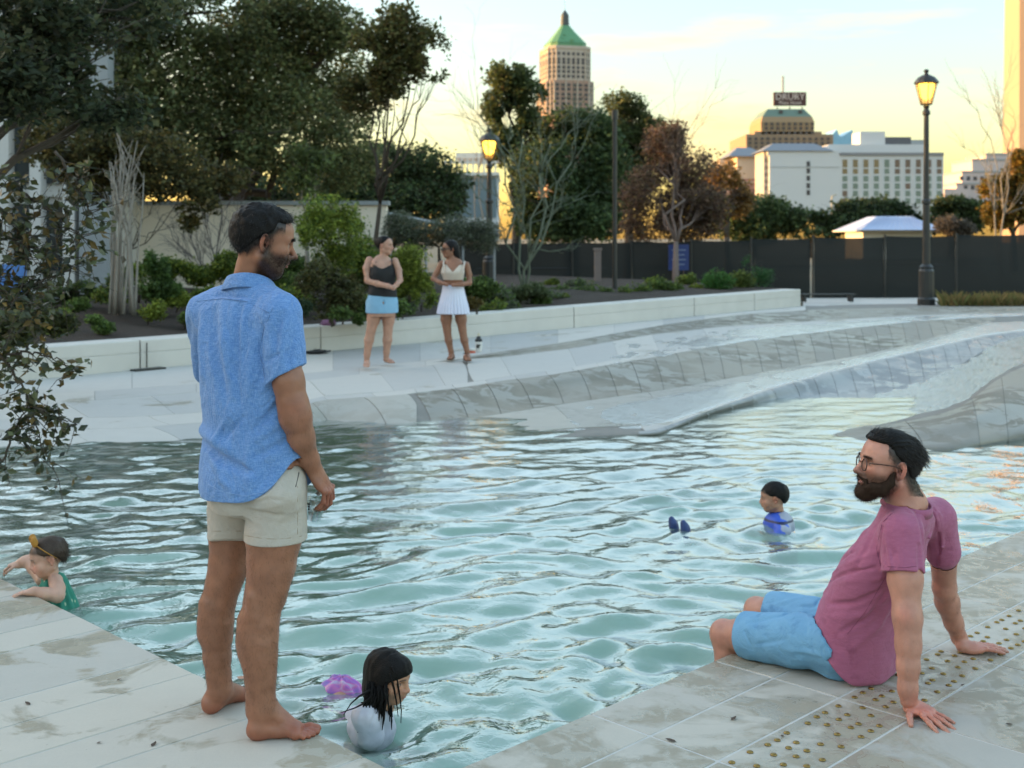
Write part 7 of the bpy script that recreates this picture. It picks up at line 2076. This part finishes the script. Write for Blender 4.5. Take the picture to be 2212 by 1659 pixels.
# ---- the girl swimming at the corner of the pool
SKIN_C = (.42, .22, .14)
girl = empty('person', G(812, 1572, Z_W), 'girl with long wet black hair swimming beside the deck in white shirt and pink skirt', 'person')
hG = P(840, 1463, 4.35); MG = frame((.90, -.42, -.16)); SG = .80
Fd = Field((-1.15, 4.0, -.62), (-.18, 5.25, .20), .0035)
put_prims(Fd, head_prims(child=.6, nose=.85), hG, MG, SG)
shR, shL = P(792, 1545, 4.27), P(830, 1530, 4.50); nk = P(822, 1530, 4.39)
Fd.put(cone(nk, P(836, 1495, 4.36), .040, .036), .02)
Fd.put(cone(nk, shR, .034, .036), .03); Fd.put(cone(nk, shL, .034, .036), .03)
hip = G(738, 1497, -.15) + [0, 0, -.03]
for a, b, ra, rb in ((nk + [-.02, 0, -.085], hip + [0, 0, -.11], .066, .070),): Fd.put(cone(a, b, ra, rb), .03)
limb_chain(Fd, [shR, P(806, 1596, 4.33), P(842, 1618, 4.42), P(866, 1628, 4.46)], [.036, .030, .026, .020], .02)
u = []; hand(u, P(864, 1628, 4.46), (.95, .05, -.10), (0, .1, -1), (0, 1, 0), .74, curl=(.1, .15, .1), spread=.16); put_list(Fd, u)
for sx in (-.06, .06):
    k0 = hip + np.array([-.20, .10 + sx, -.06 + sx * .3]); k1 = k0 + np.array([-.17, .07, .05 - sx])
    limb_chain(Fd, [hip + [0, sx, 0], k0, k1, k1 + [-.12, .03, -.01]], [.060, .045, .030, .020], .02)
Fs_ = Field((-1.0, 4.05, -.35), (-.28, 5.1, .02), .0035)
Fs_.put(cone(nk + [-.03, .0, -.085], hip + [0, 0, -.11], .084, .084), .03); Fs_.put(cone(nk + [-.01, 0, -.015], shR + [0, 0, -.016], .046, .046), .03); Fs_.put(cone(nk + [-.01, 0, -.02], shL + [-.02, -.04, -.03], .046, .042), .03)
Fs_.put(cone(shR + [0, 0, -.005], shR + [.012, .01, -.075], .052, .050), .02)
Fs_.warp(lambda p: .004 * noise(p, 20) + .002 * noise(p, 50))
for pts, a_, w_ in (([(800, 1530), (792, 1545), (780, 1570)], .004, .004), ([(785, 1520), (770, 1545)], -.004, .006), ([(812, 1525), (808, 1550), (800, 1575)], -.004, .005), ([(805, 1545), (790, 1560)], .003, .004)): Fs_.warp(fold(hits(Fs_, pts), a_, w_))
Fs_.keep(); Fd.under(Fs_, .004)
cov = lambda L: np.zeros(len(L))
bodyG = Fd.mesh('body', 2, M_skin, girl, skin_col(SKIN_C, hG, MG, SG, lip=(.35, .13, .11)))
M_wetw = NT('wet_white_cotton'); ps = M_wetw.pos(); a1 = M_wetw.noise(22, 4, .6, ps, .6)
M_wetw.bsdf(M_wetw.mix(a1.outputs['Fac'], (.33, .33, .39), (.54, .54, .60)), .45); M_wetw = M_wetw.m
Fs_.mesh('shirt', 2, M_wetw, girl)
# skirt floating round the hips
M_skirt = NT('pink_violet_skirt'); ps = M_skirt.pos((1, 3, 3)); a1 = M_skirt.noise(9, 3, .5, ps, 1.0)
M_skirt.bsdf(M_skirt.ramp(a1.outputs['Fac'], [(.30, (.16, .14, .40)), (.46, (.36, .12, .44)), (.58, (.50, .13, .36)), (.72, (.42, .38, .52))]).outputs[0], .4); M_skirt = M_skirt.m
Fk = Field(hip - [.26, .26, .2], hip + [.24, .24, .2], .004)
Fk.put(ell(hip + [.0, 0, .022], (.092, .078, .076)), .02); Fk.put(ell(hip + [-.08, .04, -.01], (.09, .10, .055)), .03)
Fk.warp(lambda p: .006 * np.sin(np.arctan2(p[:, 1] - hip[1], p[:, 0] - hip[0]) * 9 + 5 * noise(p, 8)) + .009 * fbm(p, 16, 2), .04)
Fk.mesh('skirt', 2, M_skirt, girl)
# long wet hair: cap, curtain and separate dripping strands
Fh = Field(hG - [.16, .16, .26], hG + [.14, .16, .15], .0032)
put_prims(Fh, [(ell((0, -.018, .030), (.086, .108, .096)), .01, 'u'), (ell((0, .040, .052), (.071, .062, .056)), .02, 'u'), (ell((.0, -.050, -.045), (.086, .066, .105)), .03, 'u'), (ell((.058, .004, -.03), (.042, .052, .085)), .03, 'u'), (ell((-.058, .0, -.03), (.040, .050, .080)), .03, 'u')], hG, MG, SG)
def gfr(X, Y, Z):
    x, y, z = X - hG[0], Y - hG[1], Z - hG[2]
    yl = (x * MG[0, 1] + y * MG[1, 1] + z * MG[2, 1]) / SG; zl = (x * MG[0, 2] + y * MG[1, 2] + z * MG[2, 2]) / SG
    return (yl - np.interp(zl, [-.20, -.10, -.03, .012, .034, .054, .12], [-.010, .006, .022, .042, .088, .125, .13])) * SG
Fh.cut(gfr, .012)
Fh.warp(lambda p: .0035 * noise(np.stack([p[:, 0] * 60 + 2 * noise(p, 20), p[:, 1] * 60, p[:, 2] * 5], 1), 1.0))
hairG = Fh.mesh('hair', 1, M_hairb, girl)
m = MB(); random.seed(4)
for i in range(70):
    t = random.random(); x0 = 790 + 64 * t; y0 = 1475 + 25 * random.random() - 12 * abs(t - .5); Y0 = 4.27 + .02 * random.random() + .12 * t * (t > .75)
    ln = random.uniform(45, 105) * (1.1 - .3 * t); sway = random.uniform(-14, 6) - 10 * (1 - t)
    pts = [P(x0, y0, Y0), P(x0 + sway * .15 + random.uniform(-2, 2), y0 + ln * .35, Y0 - .02), P(x0 + sway * .5 + random.uniform(-3, 3), y0 + ln * .7, Y0 - .03), P(x0 + sway * 1.0, min(y0 + ln, 1592), Y0 - .03)]
    m.tube(pts, [.0042, .0038, .0028, .0010], 5)
for pts in ([(800, 1490), (775, 1505), (758, 1520), (742, 1545)], [(805, 1500), (785, 1520), (765, 1530), (735, 1540)], [(812, 1505), (800, 1545), (790, 1575), (772, 1582)], [(846, 1440), (858, 1470), (864, 1505), (867, 1535), (866, 1562)], [(842, 1455), (852, 1490), (857, 1520), (860, 1548)]):
    m.tube([P(x, y, 4.245 + .0006 * (x - 790)) for x, y in pts], np.linspace(.005, .0012, len(pts)), 5)
m.build('hair_strands', M_hairb, hairG, True)

# ---- the boy floating in the middle of the pool
boy = empty('person', BOY, 'small boy with short black hair floating in mid-pool in a blue and grey swim shirt', 'person')
hBo = P(1671, 1076, 7.5); MBo = frame((-.97, .16, -.06)); SBo = .80
Fd = Field((.90, 7.0, -.45), (1.95, 7.95, .22), .005)
put_prims(Fd, head_prims(child=.8, nose=.8), hBo, MBo, SBo)
nk = P(1682, 1117, 7.5)
Fd.put(cone(nk, P(1678, 1095, 7.5), .040, .038), .02)
Fd.put(cone(nk + [0, 0, -.06], nk + [.03, 0, -.30], .085, .08), .03)
limb_chain(Fd, [nk + [.02, -.12, -.07], nk + [-.08, -.16, -.16], nk + [-.2, -.14, -.14], nk + [-.25, -.12, -.12]], [.034, .028, .022, .018], .02)
limb_chain(Fd, [nk + [.0, .12, -.07], nk + [-.12, .15, -.13], nk + [-.24, .13, -.10]], [.034, .028, .020], .02)
ft = G(1478, 1146, Z_W)
for sx in (-.05, .05): limb_chain(Fd, [nk + [.02, sx, -.30], (nk * .5 + ft * .5) + [0, sx, -.14], ft + [.04, sx, -.04]], [.06, .045, .028], .02)
Fs_ = Field((1.30, 7.1, -.40), (1.95, 7.9, .08), .005)
Fs_.put(cone(nk + [.0, 0, -.055], nk + [.03, 0, -.32], .098, .095), .03)
for sx in (-1, 1): Fs_.put(cone(nk + [0, sx * .05, -.03], nk + [.0, sx * .115, -.065], .045, .046), .03); Fs_.put(cone(nk + [.0, sx * .115, -.065], nk + [-.06, sx * .15, -.125], .045, .042), .02)
Fs_.put(ell(nk + [0, 0, -.02], (.06, .07, .035)), .02)
Fs_.warp(lambda p: .003 * noise(p, 18)); Fs_.keep(); Fd.under(Fs_, .004)
hb_ = lambda L: sstep(-.008, .01, L[:, 2] - np.interp(L[:, 1], [-.13, -.09, -.05, -.01, .03, .06, .09], [-.075, -.06, .0, .03, .03, .045, .055]))
bodyBo = Fd.mesh('body', 2, M_skin, boy, skin_col((.40, .21, .14), hBo, MBo, SBo, scalp=(.012, .010, .009), hairline=hb_, lip=(.34, .14, .12)))
def rash(V):
    b = V[:, 0] < nk[0] - .018 + .02 * noise(V, 12); C = np.where(b[:, None], np.array([.03, .09, .50]), np.array([.32, .34, .42])); sp = (noise(V, 32) > .25) & (V[:, 0] < nk[0] + .05); C[sp & ~b] = [.05, .12, .55]
    C[np.abs(V[:, 2] - (nk[2] - .012)) < .006] = [.015, .02, .06]; return C
Fs_.mesh('swim_shirt', 2, attr_mat('swim_shirt', .5), boy, rash)
Fh = Field(hBo - .16, hBo + .16, .004); ZH_C = ([-.13, -.09, -.05, -.01, .03, .06, .09], [-.080, -.062, .0, .025, .028, .042, .050])
put_prims(Fh, [(ell((0, -.016, .032), (.087, .110, .100)), .01, 'u')], hBo, MBo, SBo); Fh.cut(hl(ZH_C, MBo, hBo, SBo, -.002), .016); Fh.warp(lambda p: .003 * noise(p, 45))
Fh.mesh('hair', 1, M_hairb, boy)
Ff = Field(ft - .16, ft + .16, .005)
for sx, dx in ((-.045, .0), (.05, -.06)):
    c = ft + [dx, sx, .0]; Ff.put(cone(c + [.02, 0, -.05], c + [0, 0, .030], .034, .024), .02); Ff.put(cone(c + [0, 0, .02], c + [-.012, 0, .058], .026, .018), .02)
Ff.mesh('water_shoes', 2, simple('navy_neoprene', (.012, .035, .14), .4, .5, 30), boy)

# ---- the toddler at the left edge
tod = empty('person', P(128, 1330, 5.79), 'toddler in green patterned dress standing in the water, one hand on the deck edge', 'person')
hT = P(103, 1206, 5.79); MTo = frame((-.86, -.44, -.22), (-.05, 0, 1)); STo = .80
Fd = Field((-2.60, 5.45, -.50), (-1.98, 6.25, .30), .0038)
put_prims(Fd, head_prims(child=1.0, nose=.8), hT, MTo, STo)
nk = P(112, 1244, 5.82); Fd.put(cone(nk + [0, 0, -.02], P(107, 1225, 5.81), .036, .038), .02)
Fd.put(cone(nk + [.01, 0, -.06], P(130, 1345, 5.82), .062, .085), .03)
limb_chain(Fd, [P(120, 1255, 5.76), P(124, 1272, 5.72), P(124, 1287, 5.69)], [.034, .033, .029], .02)
limb_chain(Fd, [P(124, 1287, 5.69), P(95, 1283, 5.67), P(74, 1277, 5.66)], [.030, .027, .020], .02)
u = []; hand(u, P(74, 1277, 5.66), (-.97, -.05, -.14), (0, 0, -1), (.05, 1, 0), .60, curl=(.12, .22, .15), spread=.2, thumb=(.6, .1)); put_list(Fd, u)
limb_chain(Fd, [P(92, 1252, 5.90), P(72, 1225, 5.98), P(66, 1212, 6.0)], [.034, .030, .029], .02); limb_chain(Fd, [P(68, 1211, 6.0), P(52, 1214, 6.0), P(44, 1217, 6.0)], [.029, .025, .020], .02)
u = []; hand(u, P(45, 1217, 6.0), (-.95, -.05, -.22), (.0, .1, -1), (0, -1, 0), .60, curl=(.5, .6, .3), spread=.2, thumb=(.6, .3)); put_list(Fd, u)
Fs_ = Field((-2.45, 5.55, -.40), (-1.98, 6.1, .12), .0038)
Fs_.put(cone(nk + [.012, 0, -.055], P(131, 1350, 5.82), .068, .112), .02); Fs_.put(cone(P(100, 1246, 5.84), P(128, 1247, 5.84), .020, .020), .02)
Fs_.put(cone(P(121, 1256, 5.76), P(125, 1285, 5.70), .040, .038), .010, 's'); Fs_.put(cone(P(91, 1253, 5.90), P(72, 1228, 5.98), .040, .036), .010, 's')
cT = np.array(P(128, 1300, 5.82))
Fs_.warp(lambda p: .006 * np.sin(np.arctan2(p[:, 1] - cT[1], p[:, 0] - cT[0]) * 11 + 1.5 * noise(p, 12)) * np.clip((.07 - p[:, 2]) / .15, 0, 1) + .002 * noise(p, 30))
Fs_.cut(lambda X, Y, Z: S_EDGE + .004 - (X + Y) * S2 + 0 * Z, .004)
Fs_.keep(); Fd.under(Fs_, .003)
ht_ = lambda L: .9 * sstep(-.012, .012, L[:, 2] - np.interp(L[:, 1], [-.13, -.09, -.05, -.01, .03, .06, .09], [-.06, -.05, .0, .03, .04, .052, .060]))
bodyT = Fd.mesh('body', 2, M_skin, tod, skin_col((.50, .29, .21), hT, MTo, STo, scalp=(.05, .032, .022), hairline=ht_, lip=(.42, .16, .14), brow=(.06, .04, .03), red=[(P(80, 1232, 5.75), .03, .4)]))
M_dress = NT('green_print_dress'); ps = M_dress.pos((1, 1, .45)); vo = M_dress.n('TexVoronoi'); vo.inputs['Scale'].default_value = 40; M_dress.l(ps, vo.inputs['Vector'])
vm = M_dress.ramp(vo.outputs['Distance'], [(.16, 1.0), (.24, 0.0)]); a1 = M_dress.noise(20, 3, .5, M_dress.pos())
M_dress.bsdf(M_dress.mix(vm.outputs[0], M_dress.mix(a1.outputs['Fac'], (.015, .15, .10), (.03, .24, .165)), (.42, .52, .34)), .8); M_dress = M_dress.m
Fs_.mesh('dress', 2, M_dress, tod)
Fh = Field(hT - .17, hT + .17, .0038); ZH_T = ([-.13, -.09, -.05, -.01, .03, .06, .09], [-.070, -.055, -.005, .025, .036, .048, .056])
put_prims(Fh, [(ell((0, -.016, .030), (.088, .110, .098)), .01, 'u')], hT, MTo, STo); Fh.cut(hl(ZH_T, MTo, hT, STo, -.002), .016); Fh.warp(lambda p: .003 * noise(p, 40) + .003 * noise(p, 18))
M_hairt = simple('toddler_brown_hair', (.045, .028, .018), .5, .4, 30, spec=.3)
hairT = Fh.mesh('hair', 1, M_hairt, tod)
pt_, nm_ = surf_points(hairT, 2200); strands('hair_strands', pt_ - nm_ * .003, nm_ * .12 + np.array([.3, .1, -.6]) + RNG.normal(size=(2200, 3)) * .25, .022, .0008, M_hairt, hairT, .4)
def HT(x, y, z): return hT + MTo @ (np.array([x, y, z]) * STo)
band = empty('hair_bow', HT(0, .06, .11), 'mustard yellow bow on a thin headband worn by the toddler', 'hair bow')
M_must = simple('mustard_cloth', (.36, .17, .025), .8, .25, 40)
m = MB(); m.tube([HT(.0895 * math.cos(a) if True else 0, -.016 + .06 * math.sin(a) + .02 * math.sin(a), .035 + .095 * math.sin(a) * .97 - .0 * a) for a in np.linspace(-.35, math.pi + .35, 30)], .0028, 6); m.build('headband', M_must, band, True)
for sx in (-1, 1):
    Fw = Field(HT(0, .055, .12) - .10, HT(0, .055, .12) + .10, .003)
    put_prims(Fw, [(ell((sx * .034, .052, .122), (.034, .018, .024)), .01, 'u'), (ell((sx * .054, .052, .130), (.018, .020, .030)), .01, 'u'), (ell((0, .052, .116), (.009, .012, .011)), .006, 'u'), (cone((sx * .010, .066, .118), (sx * .042, .066, .128), .004, .006), .006, 's')], hT, MTo, STo)
    Fw.warp(lambda p: .002 * noise(p, 60)); Fw.mesh('bow_loop', 1, M_must, band)

# ---- two women talking on the beach
def build_woman(label, Yw, skin, fbody, head, fhead, nose, chains, torso, arms, feet, hips, sc=.98):
    r = empty('person', P(feet[0][0], feet[0][1], Yw), label, 'person')
    Fd = Field(P(head[0] - 75, 815, Yw) - [0, .50, .03], P(head[0] + 75, 500, Yw) + [0, .40, .02], .0065)
    Mh = frame(fhead); hp = P(*head, Yw)
    put_prims(Fd, head_prims(child=.15, nose=nose), hp, Mh, sc)
    Mb = frame(fbody); o = P(hips[0], hips[1], Yw) * [1, 1, 0]
    Fd.put(loft(o, Mb, torso), .03)
    Fd.put(cone(P(*chains['neck'][0], Yw), P(*chains['neck'][1], Yw), .048, .047), .03)
    for nm_ in ('legL', 'legR'):
        c = chains[nm_]; limb_chain(Fd, [P(x, y, Yw + dy) for x, y, rr, dy in c], [rr for x, y, rr, dy in c], .02)
    for c in arms: limb_chain(Fd, [P(x, y, Yw + dy) for x, y, rr, dy in c], [rr for x, y, rr, dy in c], .02)
    for (hx, hy, tx, ty, ax_, ay, inn) in feet:
        zg = .085; h_, t_ = G(hx, hy, zg), G(tx, ty, zg); d = (t_ - h_); d = d / np.linalg.norm(d) * .235; u = []
        foot(u, h_, h_ + d, P(ax_, ay, h_[1]), inn * np.cross((0, 0, 1.), d / .235), .034); put_list(Fd, u)
    return r, Fd, hp, Mh, Mb, o
Yw = 15.15
w1, Fd, hp, Mh, Mb, o = build_woman('barefoot woman with hair bun in black camisole and pale denim shorts on the beach', Yw, None, (.55, -.83, 0), (832, 531), (.93, -.30, .02), 1.0,
    {'neck': [(826, 566), (829, 545)], 'legL': [(810, 655, .095, 0), (807, 690, .082, 0), (802, 712, .058, 0), (797, 735, .060, 0), (793, 765, .040, 0), (792, 786, .034, 0)], 'legR': [(840, 655, .095, .05), (839, 690, .080, .05), (838, 712, .057, .05), (837, 735, .058, .05), (835, 760, .040, .05), (834, 776, .034, .05)]},
    [(.70, 0, .0, .165, .13), (.86, 0, 0, .185, .145), (1.0, 0, 0, .168, .13), (1.12, 0, 0, .152, .118), (1.25, 0, .01, .160, .125), (1.36, 0, 0, .155, .10), (1.43, 0, -.01, .11, .07), (1.47, 0, -.01, .06, .055)],
    [[(798, 562, .048, .02), (792, 580, .048, -.02), (795, 606, .043, -.06), (815, 613, .038, -.16), (838, 618, .030, -.24), (850, 622, .026, -.27)], [(853, 564, .046, .02), (861, 585, .042, .0), (864, 605, .036, -.10), (857, 615, .028, -.22), (850, 622, .026, -.27)]],
    [(794, 790, 786, 801, 792, 786, 1), (833, 782, 858, 788, 834, 776, 1)], (826, 660))
SK1 = (.42, .23, .16)
Fc1 = Field(P(760, 690, Yw) - [0, .3, 0], P(890, 540, Yw) + [0, .3, 0], .0065)
Fc1.put(loft(o, Mb, [(.90, 0, 0, .20, .16), (1.0, 0, 0, .19, .148), (1.12, 0, 0, .168, .135), (1.25, 0, .012, .170, .138), (1.36, 0, .004, .145, .112)]), .02)
Fc1.warp(lambda p: .004 * noise(p, 12)); zt = lambda y: P(0, y, Yw - .1)[2]
Fc1.keep(); Fc1.cut(lambda X, Y, Z: Z - zt(580) - .9 * np.abs(X - o[0] - .01) ** 1.3 + 0 * Y, .004); Fc1.cut(lambda X, Y, Z: zt(640) - Z + 0 * X - .10 * (X - o[0]), .004)
Fp1 = Field(P(760, 700, Yw) - [0, .3, 0], P(890, 615, Yw) + [0, .3, 0], .0065)
Fp1.put(loft(o, Mb, [(.72, 0, 0, .185, .15), (.86, 0, 0, .198, .158), (1.02, 0, 0, .178, .14)]), .02)
for cx, dy in ((808, 0), (842, .05)): Fp1.put(cone(P(cx, 655, Yw + dy), P(cx, 690, Yw + dy), .104, .106), .02)
Fp1.warp(lambda p: .003 * noise(p, 14) + fold(hits(Fp1, [(828, 650), (828, 690)]), -.045, .016)(p)); Fp1.keep(); Fp1.cut(lambda X, Y, Z: zt(677) - Z + 0 * X, .003)
Fp1.under(Fc1, .008); Fd.under(Fp1, .006); Fd.under(Fc1, .006)
b1 = Fd.mesh('body', 1, M_skin, w1, skin_col(SK1, hp, Mh, .98, lip=(.36, .13, .12)))
Fc1.mesh('camisole', 1, simple('black_cotton', (.012, .012, .013), .85, .2, 20), w1)
Fp1.mesh('shorts', 1, simple('light_denim', (.22, .42, .60), .85, .12, 14), w1)
M_bst = simple('black_strap', (.012, .012, .013), .8)
for xa, xb in ((812, 822), (846, 842)): MB().tube([P(xa + (2 if xa < 820 else -1), 580, Yw - .135), P(xa + (0 if xa < 820 else 1), 566, Yw - .10), P(xa, 560, Yw - .01)], .008, 5).build('strap', M_bst, w1)
Fh = Field(hp - .2, hp + .2, .006); put_prims(Fh, [(ell((0, -.020, .034), (.084, .108, .098)), .01, 'u'), (ell((0, -.115, .045), (.042, .040, .045)), .02, 'u')], hp, Mh, .98)
Fh.cut(hl(([-.2, -.12, -.08, -.04, 0, .05, .09], [-.06, -.055, -.045, .0, .03, .058, .072]), Mh, hp, .98, 0), .015); Fh.warp(lambda p: .003 * noise(p, 40)); Fh.mesh('hair', 1, M_hairb, w1)
Yw = 16.0
w2, Fd, hp, Mh, Mb, o = build_woman('woman in cream crop top and white pleated skirt standing in sandals, wearing dark sunglasses', Yw, None, (-.30, -.95, 0), (971, 539), (-.93, -.35, -.02), 1.0,
    {'neck': [(979, 574), (975, 552)], 'legL': [(964, 665, .085, 0), (964, 690, .074, 0), (966, 714, .052, 0), (969, 735, .050, 0), (974, 758, .034, 0), (975, 766, .032, 0)], 'legR': [(993, 665, .085, .0), (996, 690, .074, 0), (999, 712, .052, 0), (1003, 735, .050, 0), (1009, 758, .034, 0), (1010, 768, .032, 0)]},
    [(.75, 0, 0, .15, .12), (.88, 0, 0, .17, .13), (1.0, 0, 0, .140, .105), (1.10, 0, 0, .132, .10), (1.22, 0, .015, .150, .118), (1.32, 0, 0, .145, .095), (1.40, 0, -.01, .10, .07), (1.44, 0, -.01, .055, .055)],
    [[(954, 569, .042, .0), (944, 588, .037, .0), (936, 602, .032, -.02), (950, 610, .028, -.12), (966, 615, .023, -.20)], [(1008, 572, .042, .0), (1013, 592, .038, .0), (1014, 611, .033, -.03), (998, 614, .028, -.13), (978, 616, .023, -.20)]],
    [(978, 773, 962, 781, 975, 766, 1), (1005, 776, 1026, 786, 1010, 768, 1)], (979, 650))
SK2 = (.26, .12, .07); zt = lambda y: P(0, y, Yw - .1)[2]
Fc1 = Field(P(930, 625, Yw) - [0, .3, 0], P(1030, 540, Yw) + [0, .3, 0], .0065)
Fc1.put(loft(o, Mb, [(1.06, 0, 0, .140, .108), (1.14, 0, .004, .142, .112), (1.24, 0, .02, .160, .135), (1.33, 0, .005, .140, .105)]), .02)
Fc1.keep(); Fc1.cut(lambda X, Y, Z: Z - zt(588) - 1.1 * np.clip(np.abs(np.abs(X - o[0]) - .0), 0, .09) + 0 * Y, .004); Fc1.cut(lambda X, Y, Z: zt(605) - Z + 0 * X, .004)
Fp1 = Field(P(920, 690, Yw) - [0, .35, 0], P(1030, 605, Yw) + [0, .35, 0], .0065)
Fp1.put(loft(o, Mb, [(.66, 0, 0, .222, .19), (.80, 0, 0, .195, .165), (.92, 0, 0, .168, .138), (1.06, 0, 0, .140, .112)]), .01)
Fp1.warp(lambda p: .011 * np.sin(np.arctan2(p[:, 1] - o[1], p[:, 0] - o[0]) * 26) * np.clip((1.0 - p[:, 2]) / .25, 0, 1), .04); Fp1.keep(); Fp1.cut(lambda X, Y, Z: zt(678.5) - Z + 0 * X, .003)
Fd.under(Fp1, .006); Fd.under(Fc1, .006)
b2 = Fd.mesh('body', 1, M_skin, w2, skin_col(SK2, hp, Mh, .98, lip=(.24, .08, .07)))
Fc1.mesh('crop_top', 1, simple('cream_knit', (.60, .52, .44), .9, .1, 20), w2); Fp1.mesh('skirt', 1, simple('white_pleats', (.66, .68, .80), .85, .04, 10), w2)
M_cst = simple('cream_strap', (.58, .50, .43), .9)
for xa, xt in ((957, 958), (1000, 1002)): MB().tube([P(xa, 590, Yw - .14), P(xt, 574, Yw - .11), P(xt + (2 if xa > 980 else 0), 565, Yw - .01)], .012, 5).build('strap', M_cst, w2)
Fh = Field(hp - [.25, .22, .34], hp + [.25, .22, .16], .006); put_prims(Fh, [(ell((0, -.020, .034), (.086, .110, .100)), .01, 'u'), (ell((0, -.085, -.06), (.085, .060, .12)), .03, 'u'), (ell((0, -.105, -.17), (.080, .050, .10)), .03, 'u'), (ell((.07, -.06, -.09), (.028, .05, .11)), .03, 'u')], hp, Mh, .98)
def wfr(X, Y, Z):
    x, y, z = X - hp[0], Y - hp[1], Z - hp[2]; yl = x * Mh[0, 1] + y * Mh[1, 1]; zl = z
    return yl - np.interp(zl, [-.3, -.10, -.03, .03, .06, .085, .12], [-.02, .0, .01, .03, .065, .095, .10])
Fh.cut(wfr, .012); Fh.warp(lambda p: .004 * noise(p * np.array([1, 1, .2], np.float32), 45)); Fh.mesh('hair', 1, M_hairb, w2)
sg_ = empty('sunglasses', hp + Mh @ np.array([0, .1, 0]), 'dark sunglasses worn by the woman in the white skirt', 'sunglasses')
for s_ in (-1, 1):
    m = MB(); m.lathe([(.001, 0), (.024, .001), (.026, .004), (.024, .007), (.001, .008)], hp + Mh @ np.array([s_ * .032, .098, .0]), 14, np.stack([Mh[:, 0], Mh[:, 2], Mh[:, 1]], 1)); m.build('lens', M_black, sg_, True)
    m = MB(); m.tube([hp + Mh @ np.array([s_ * .056, .097, .008]), hp + Mh @ np.array([s_ * .076, .05, .010]), hp + Mh @ np.array([s_ * .080, -.01, .010])], .004, 5); m.build('temple', M_black, sg_)
# sandals
M_sand = simple('brown_leather', (.10, .045, .025), .7)
for (hx, hy, tx, ty) in ((978, 773, 962, 781), (1005, 776, 1026, 786)):
    h_, t_ = G(hx, hy, .085), G(tx, ty, .085); d = (t_ - h_); d /= np.linalg.norm(d); q = np.cross((0, 0, 1.), d)
    V = []; n_ = 14
    outl = [(-.01, .030), (.04, .036), (.10, .034), (.17, .044), (.215, .040), (.25, .018)]
    top_ = [h_ + d * a + q * b for a, b in outl] + [h_ + d * a - q * b for a, b in outl[::-1]]
    V = [p + [0, 0, .012] for p in top_] + [p + [0, 0, -.004] for p in top_]; n_ = len(top_)
    MB().add(V, [tuple(range(n_)), tuple(range(2 * n_ - 1, n_ - 1, -1))] + [(i, n_ + i, n_ + (i + 1) % n_, (i + 1) % n_) for i in range(n_)]).tube([h_ + d * .16 + q * .040 + [0, 0, .01], h_ + d * .15 + [0, 0, .052], h_ + d * .16 - q * .040 + [0, 0, .01]], .007, 6).tube([h_ + d * .05 + q * .034 + [0, 0, .08], h_ + d * .095 + [0, 0, .085], h_ + d * .05 - q * .034 + [0, 0, .08], h_ + d * .0 + [0, 0, .085], h_ + d * .05 + q * .034 + [0, 0, .08]], .006, 6).build('sandal', M_sand, w2)
# tumbler and red cup standing behind the second woman
r = empty('tumbler', G(1033, 764, .05), None, 'tumbler')
r['label'] = 'white tumbler with black lid on the paving beside the woman in the white skirt'
c = G(1034, 764, .05)
m = MB(); m.lathe([(.042, 0), (.045, .01), (.050, .17), (.046, .175)], c, 16); m.build('body', M_white, r, True)
m = MB(); m.lathe([(.052, .172), (.053, .20), (.035, .215), (.030, .245), (.01, .25)], c, 16); m.build('lid', M_black, r, True)
m = MB(); m.box(c + [-.01, -.048, .11], (.045, .01, .05)); m.box(c + [.018, -.049, .125], (.02, .01, .02)); m.build('print', M_black, r)
m = MB(); m.lathe([(.010, .245), (.012, .29), (.004, .292)], c, 8); m.build('spout', simple('cream_plastic', (.6, .52, .35), .5), r)
c = G(1021, 766, .05); r = empty('paper_cup', c, 'small orange and white cup beside the tumbler on the paving', 'cup')
m = MB(); m.lathe([(.034, 0), (.040, .055), (.038, .057)], c, 14); m.build('body', simple('orange_red_plastic', (.55, .09, .03), .5), r, True)
m = MB(); m.lathe([(.041, .055), (.043, .085), (.02, .092)], c, 14); m.build('rim', M_white, r, True)
# ---- dry leaves and specks lying on the paving
random.seed(31)
M_dry = simple('dry_leaf', (.07, .045, .03), .8, .4, 60)
for x, y, wh in ((215, 1605, 'in front of the standing man, left of his near heel'), (60, 1520, 'near the left edge of the deck'), (258, 1468, 'on the left deck halfway to the toddler'), (332, 1608, 'nearest the heel of the standing man'),
                 (1585, 1552, 'among damp patches left of the studs'), (1690, 1590, 'between the brass studs'), (2180, 1565, 'right of the near hand of the seated man'), (1450, 1600, 'at the bottom edge left of the studs'), (2080, 1480, 'between the two hands of the seated man')):
    c = G(x, y, .0015); a = random.uniform(0, 6.28); L = random.uniform(.010, .020); d = np.array([math.cos(a), math.sin(a), 0]); q = np.array([-d[1], d[0], 0])
    V = [c - d * L, c - d * L * .3 + q * L * .45 + [0, 0, .003], c + d * L * .5 + q * L * .3 + [0, 0, .002], c + d * L * 1.1 + [0, 0, .004], c + d * L * .4 - q * L * .35 + [0, 0, .004], c - d * L * .4 - q * L * .4 + [0, 0, .002]]
    tag(link('dry_leaf', mesh_np('dry_leaf', V, [(0, 1, 5), (1, 2, 4, 5), (2, 3, 4)], True), M_dry), 'small curled dry leaf ' + wh, 'leaf', 'dry leaves on the paving')
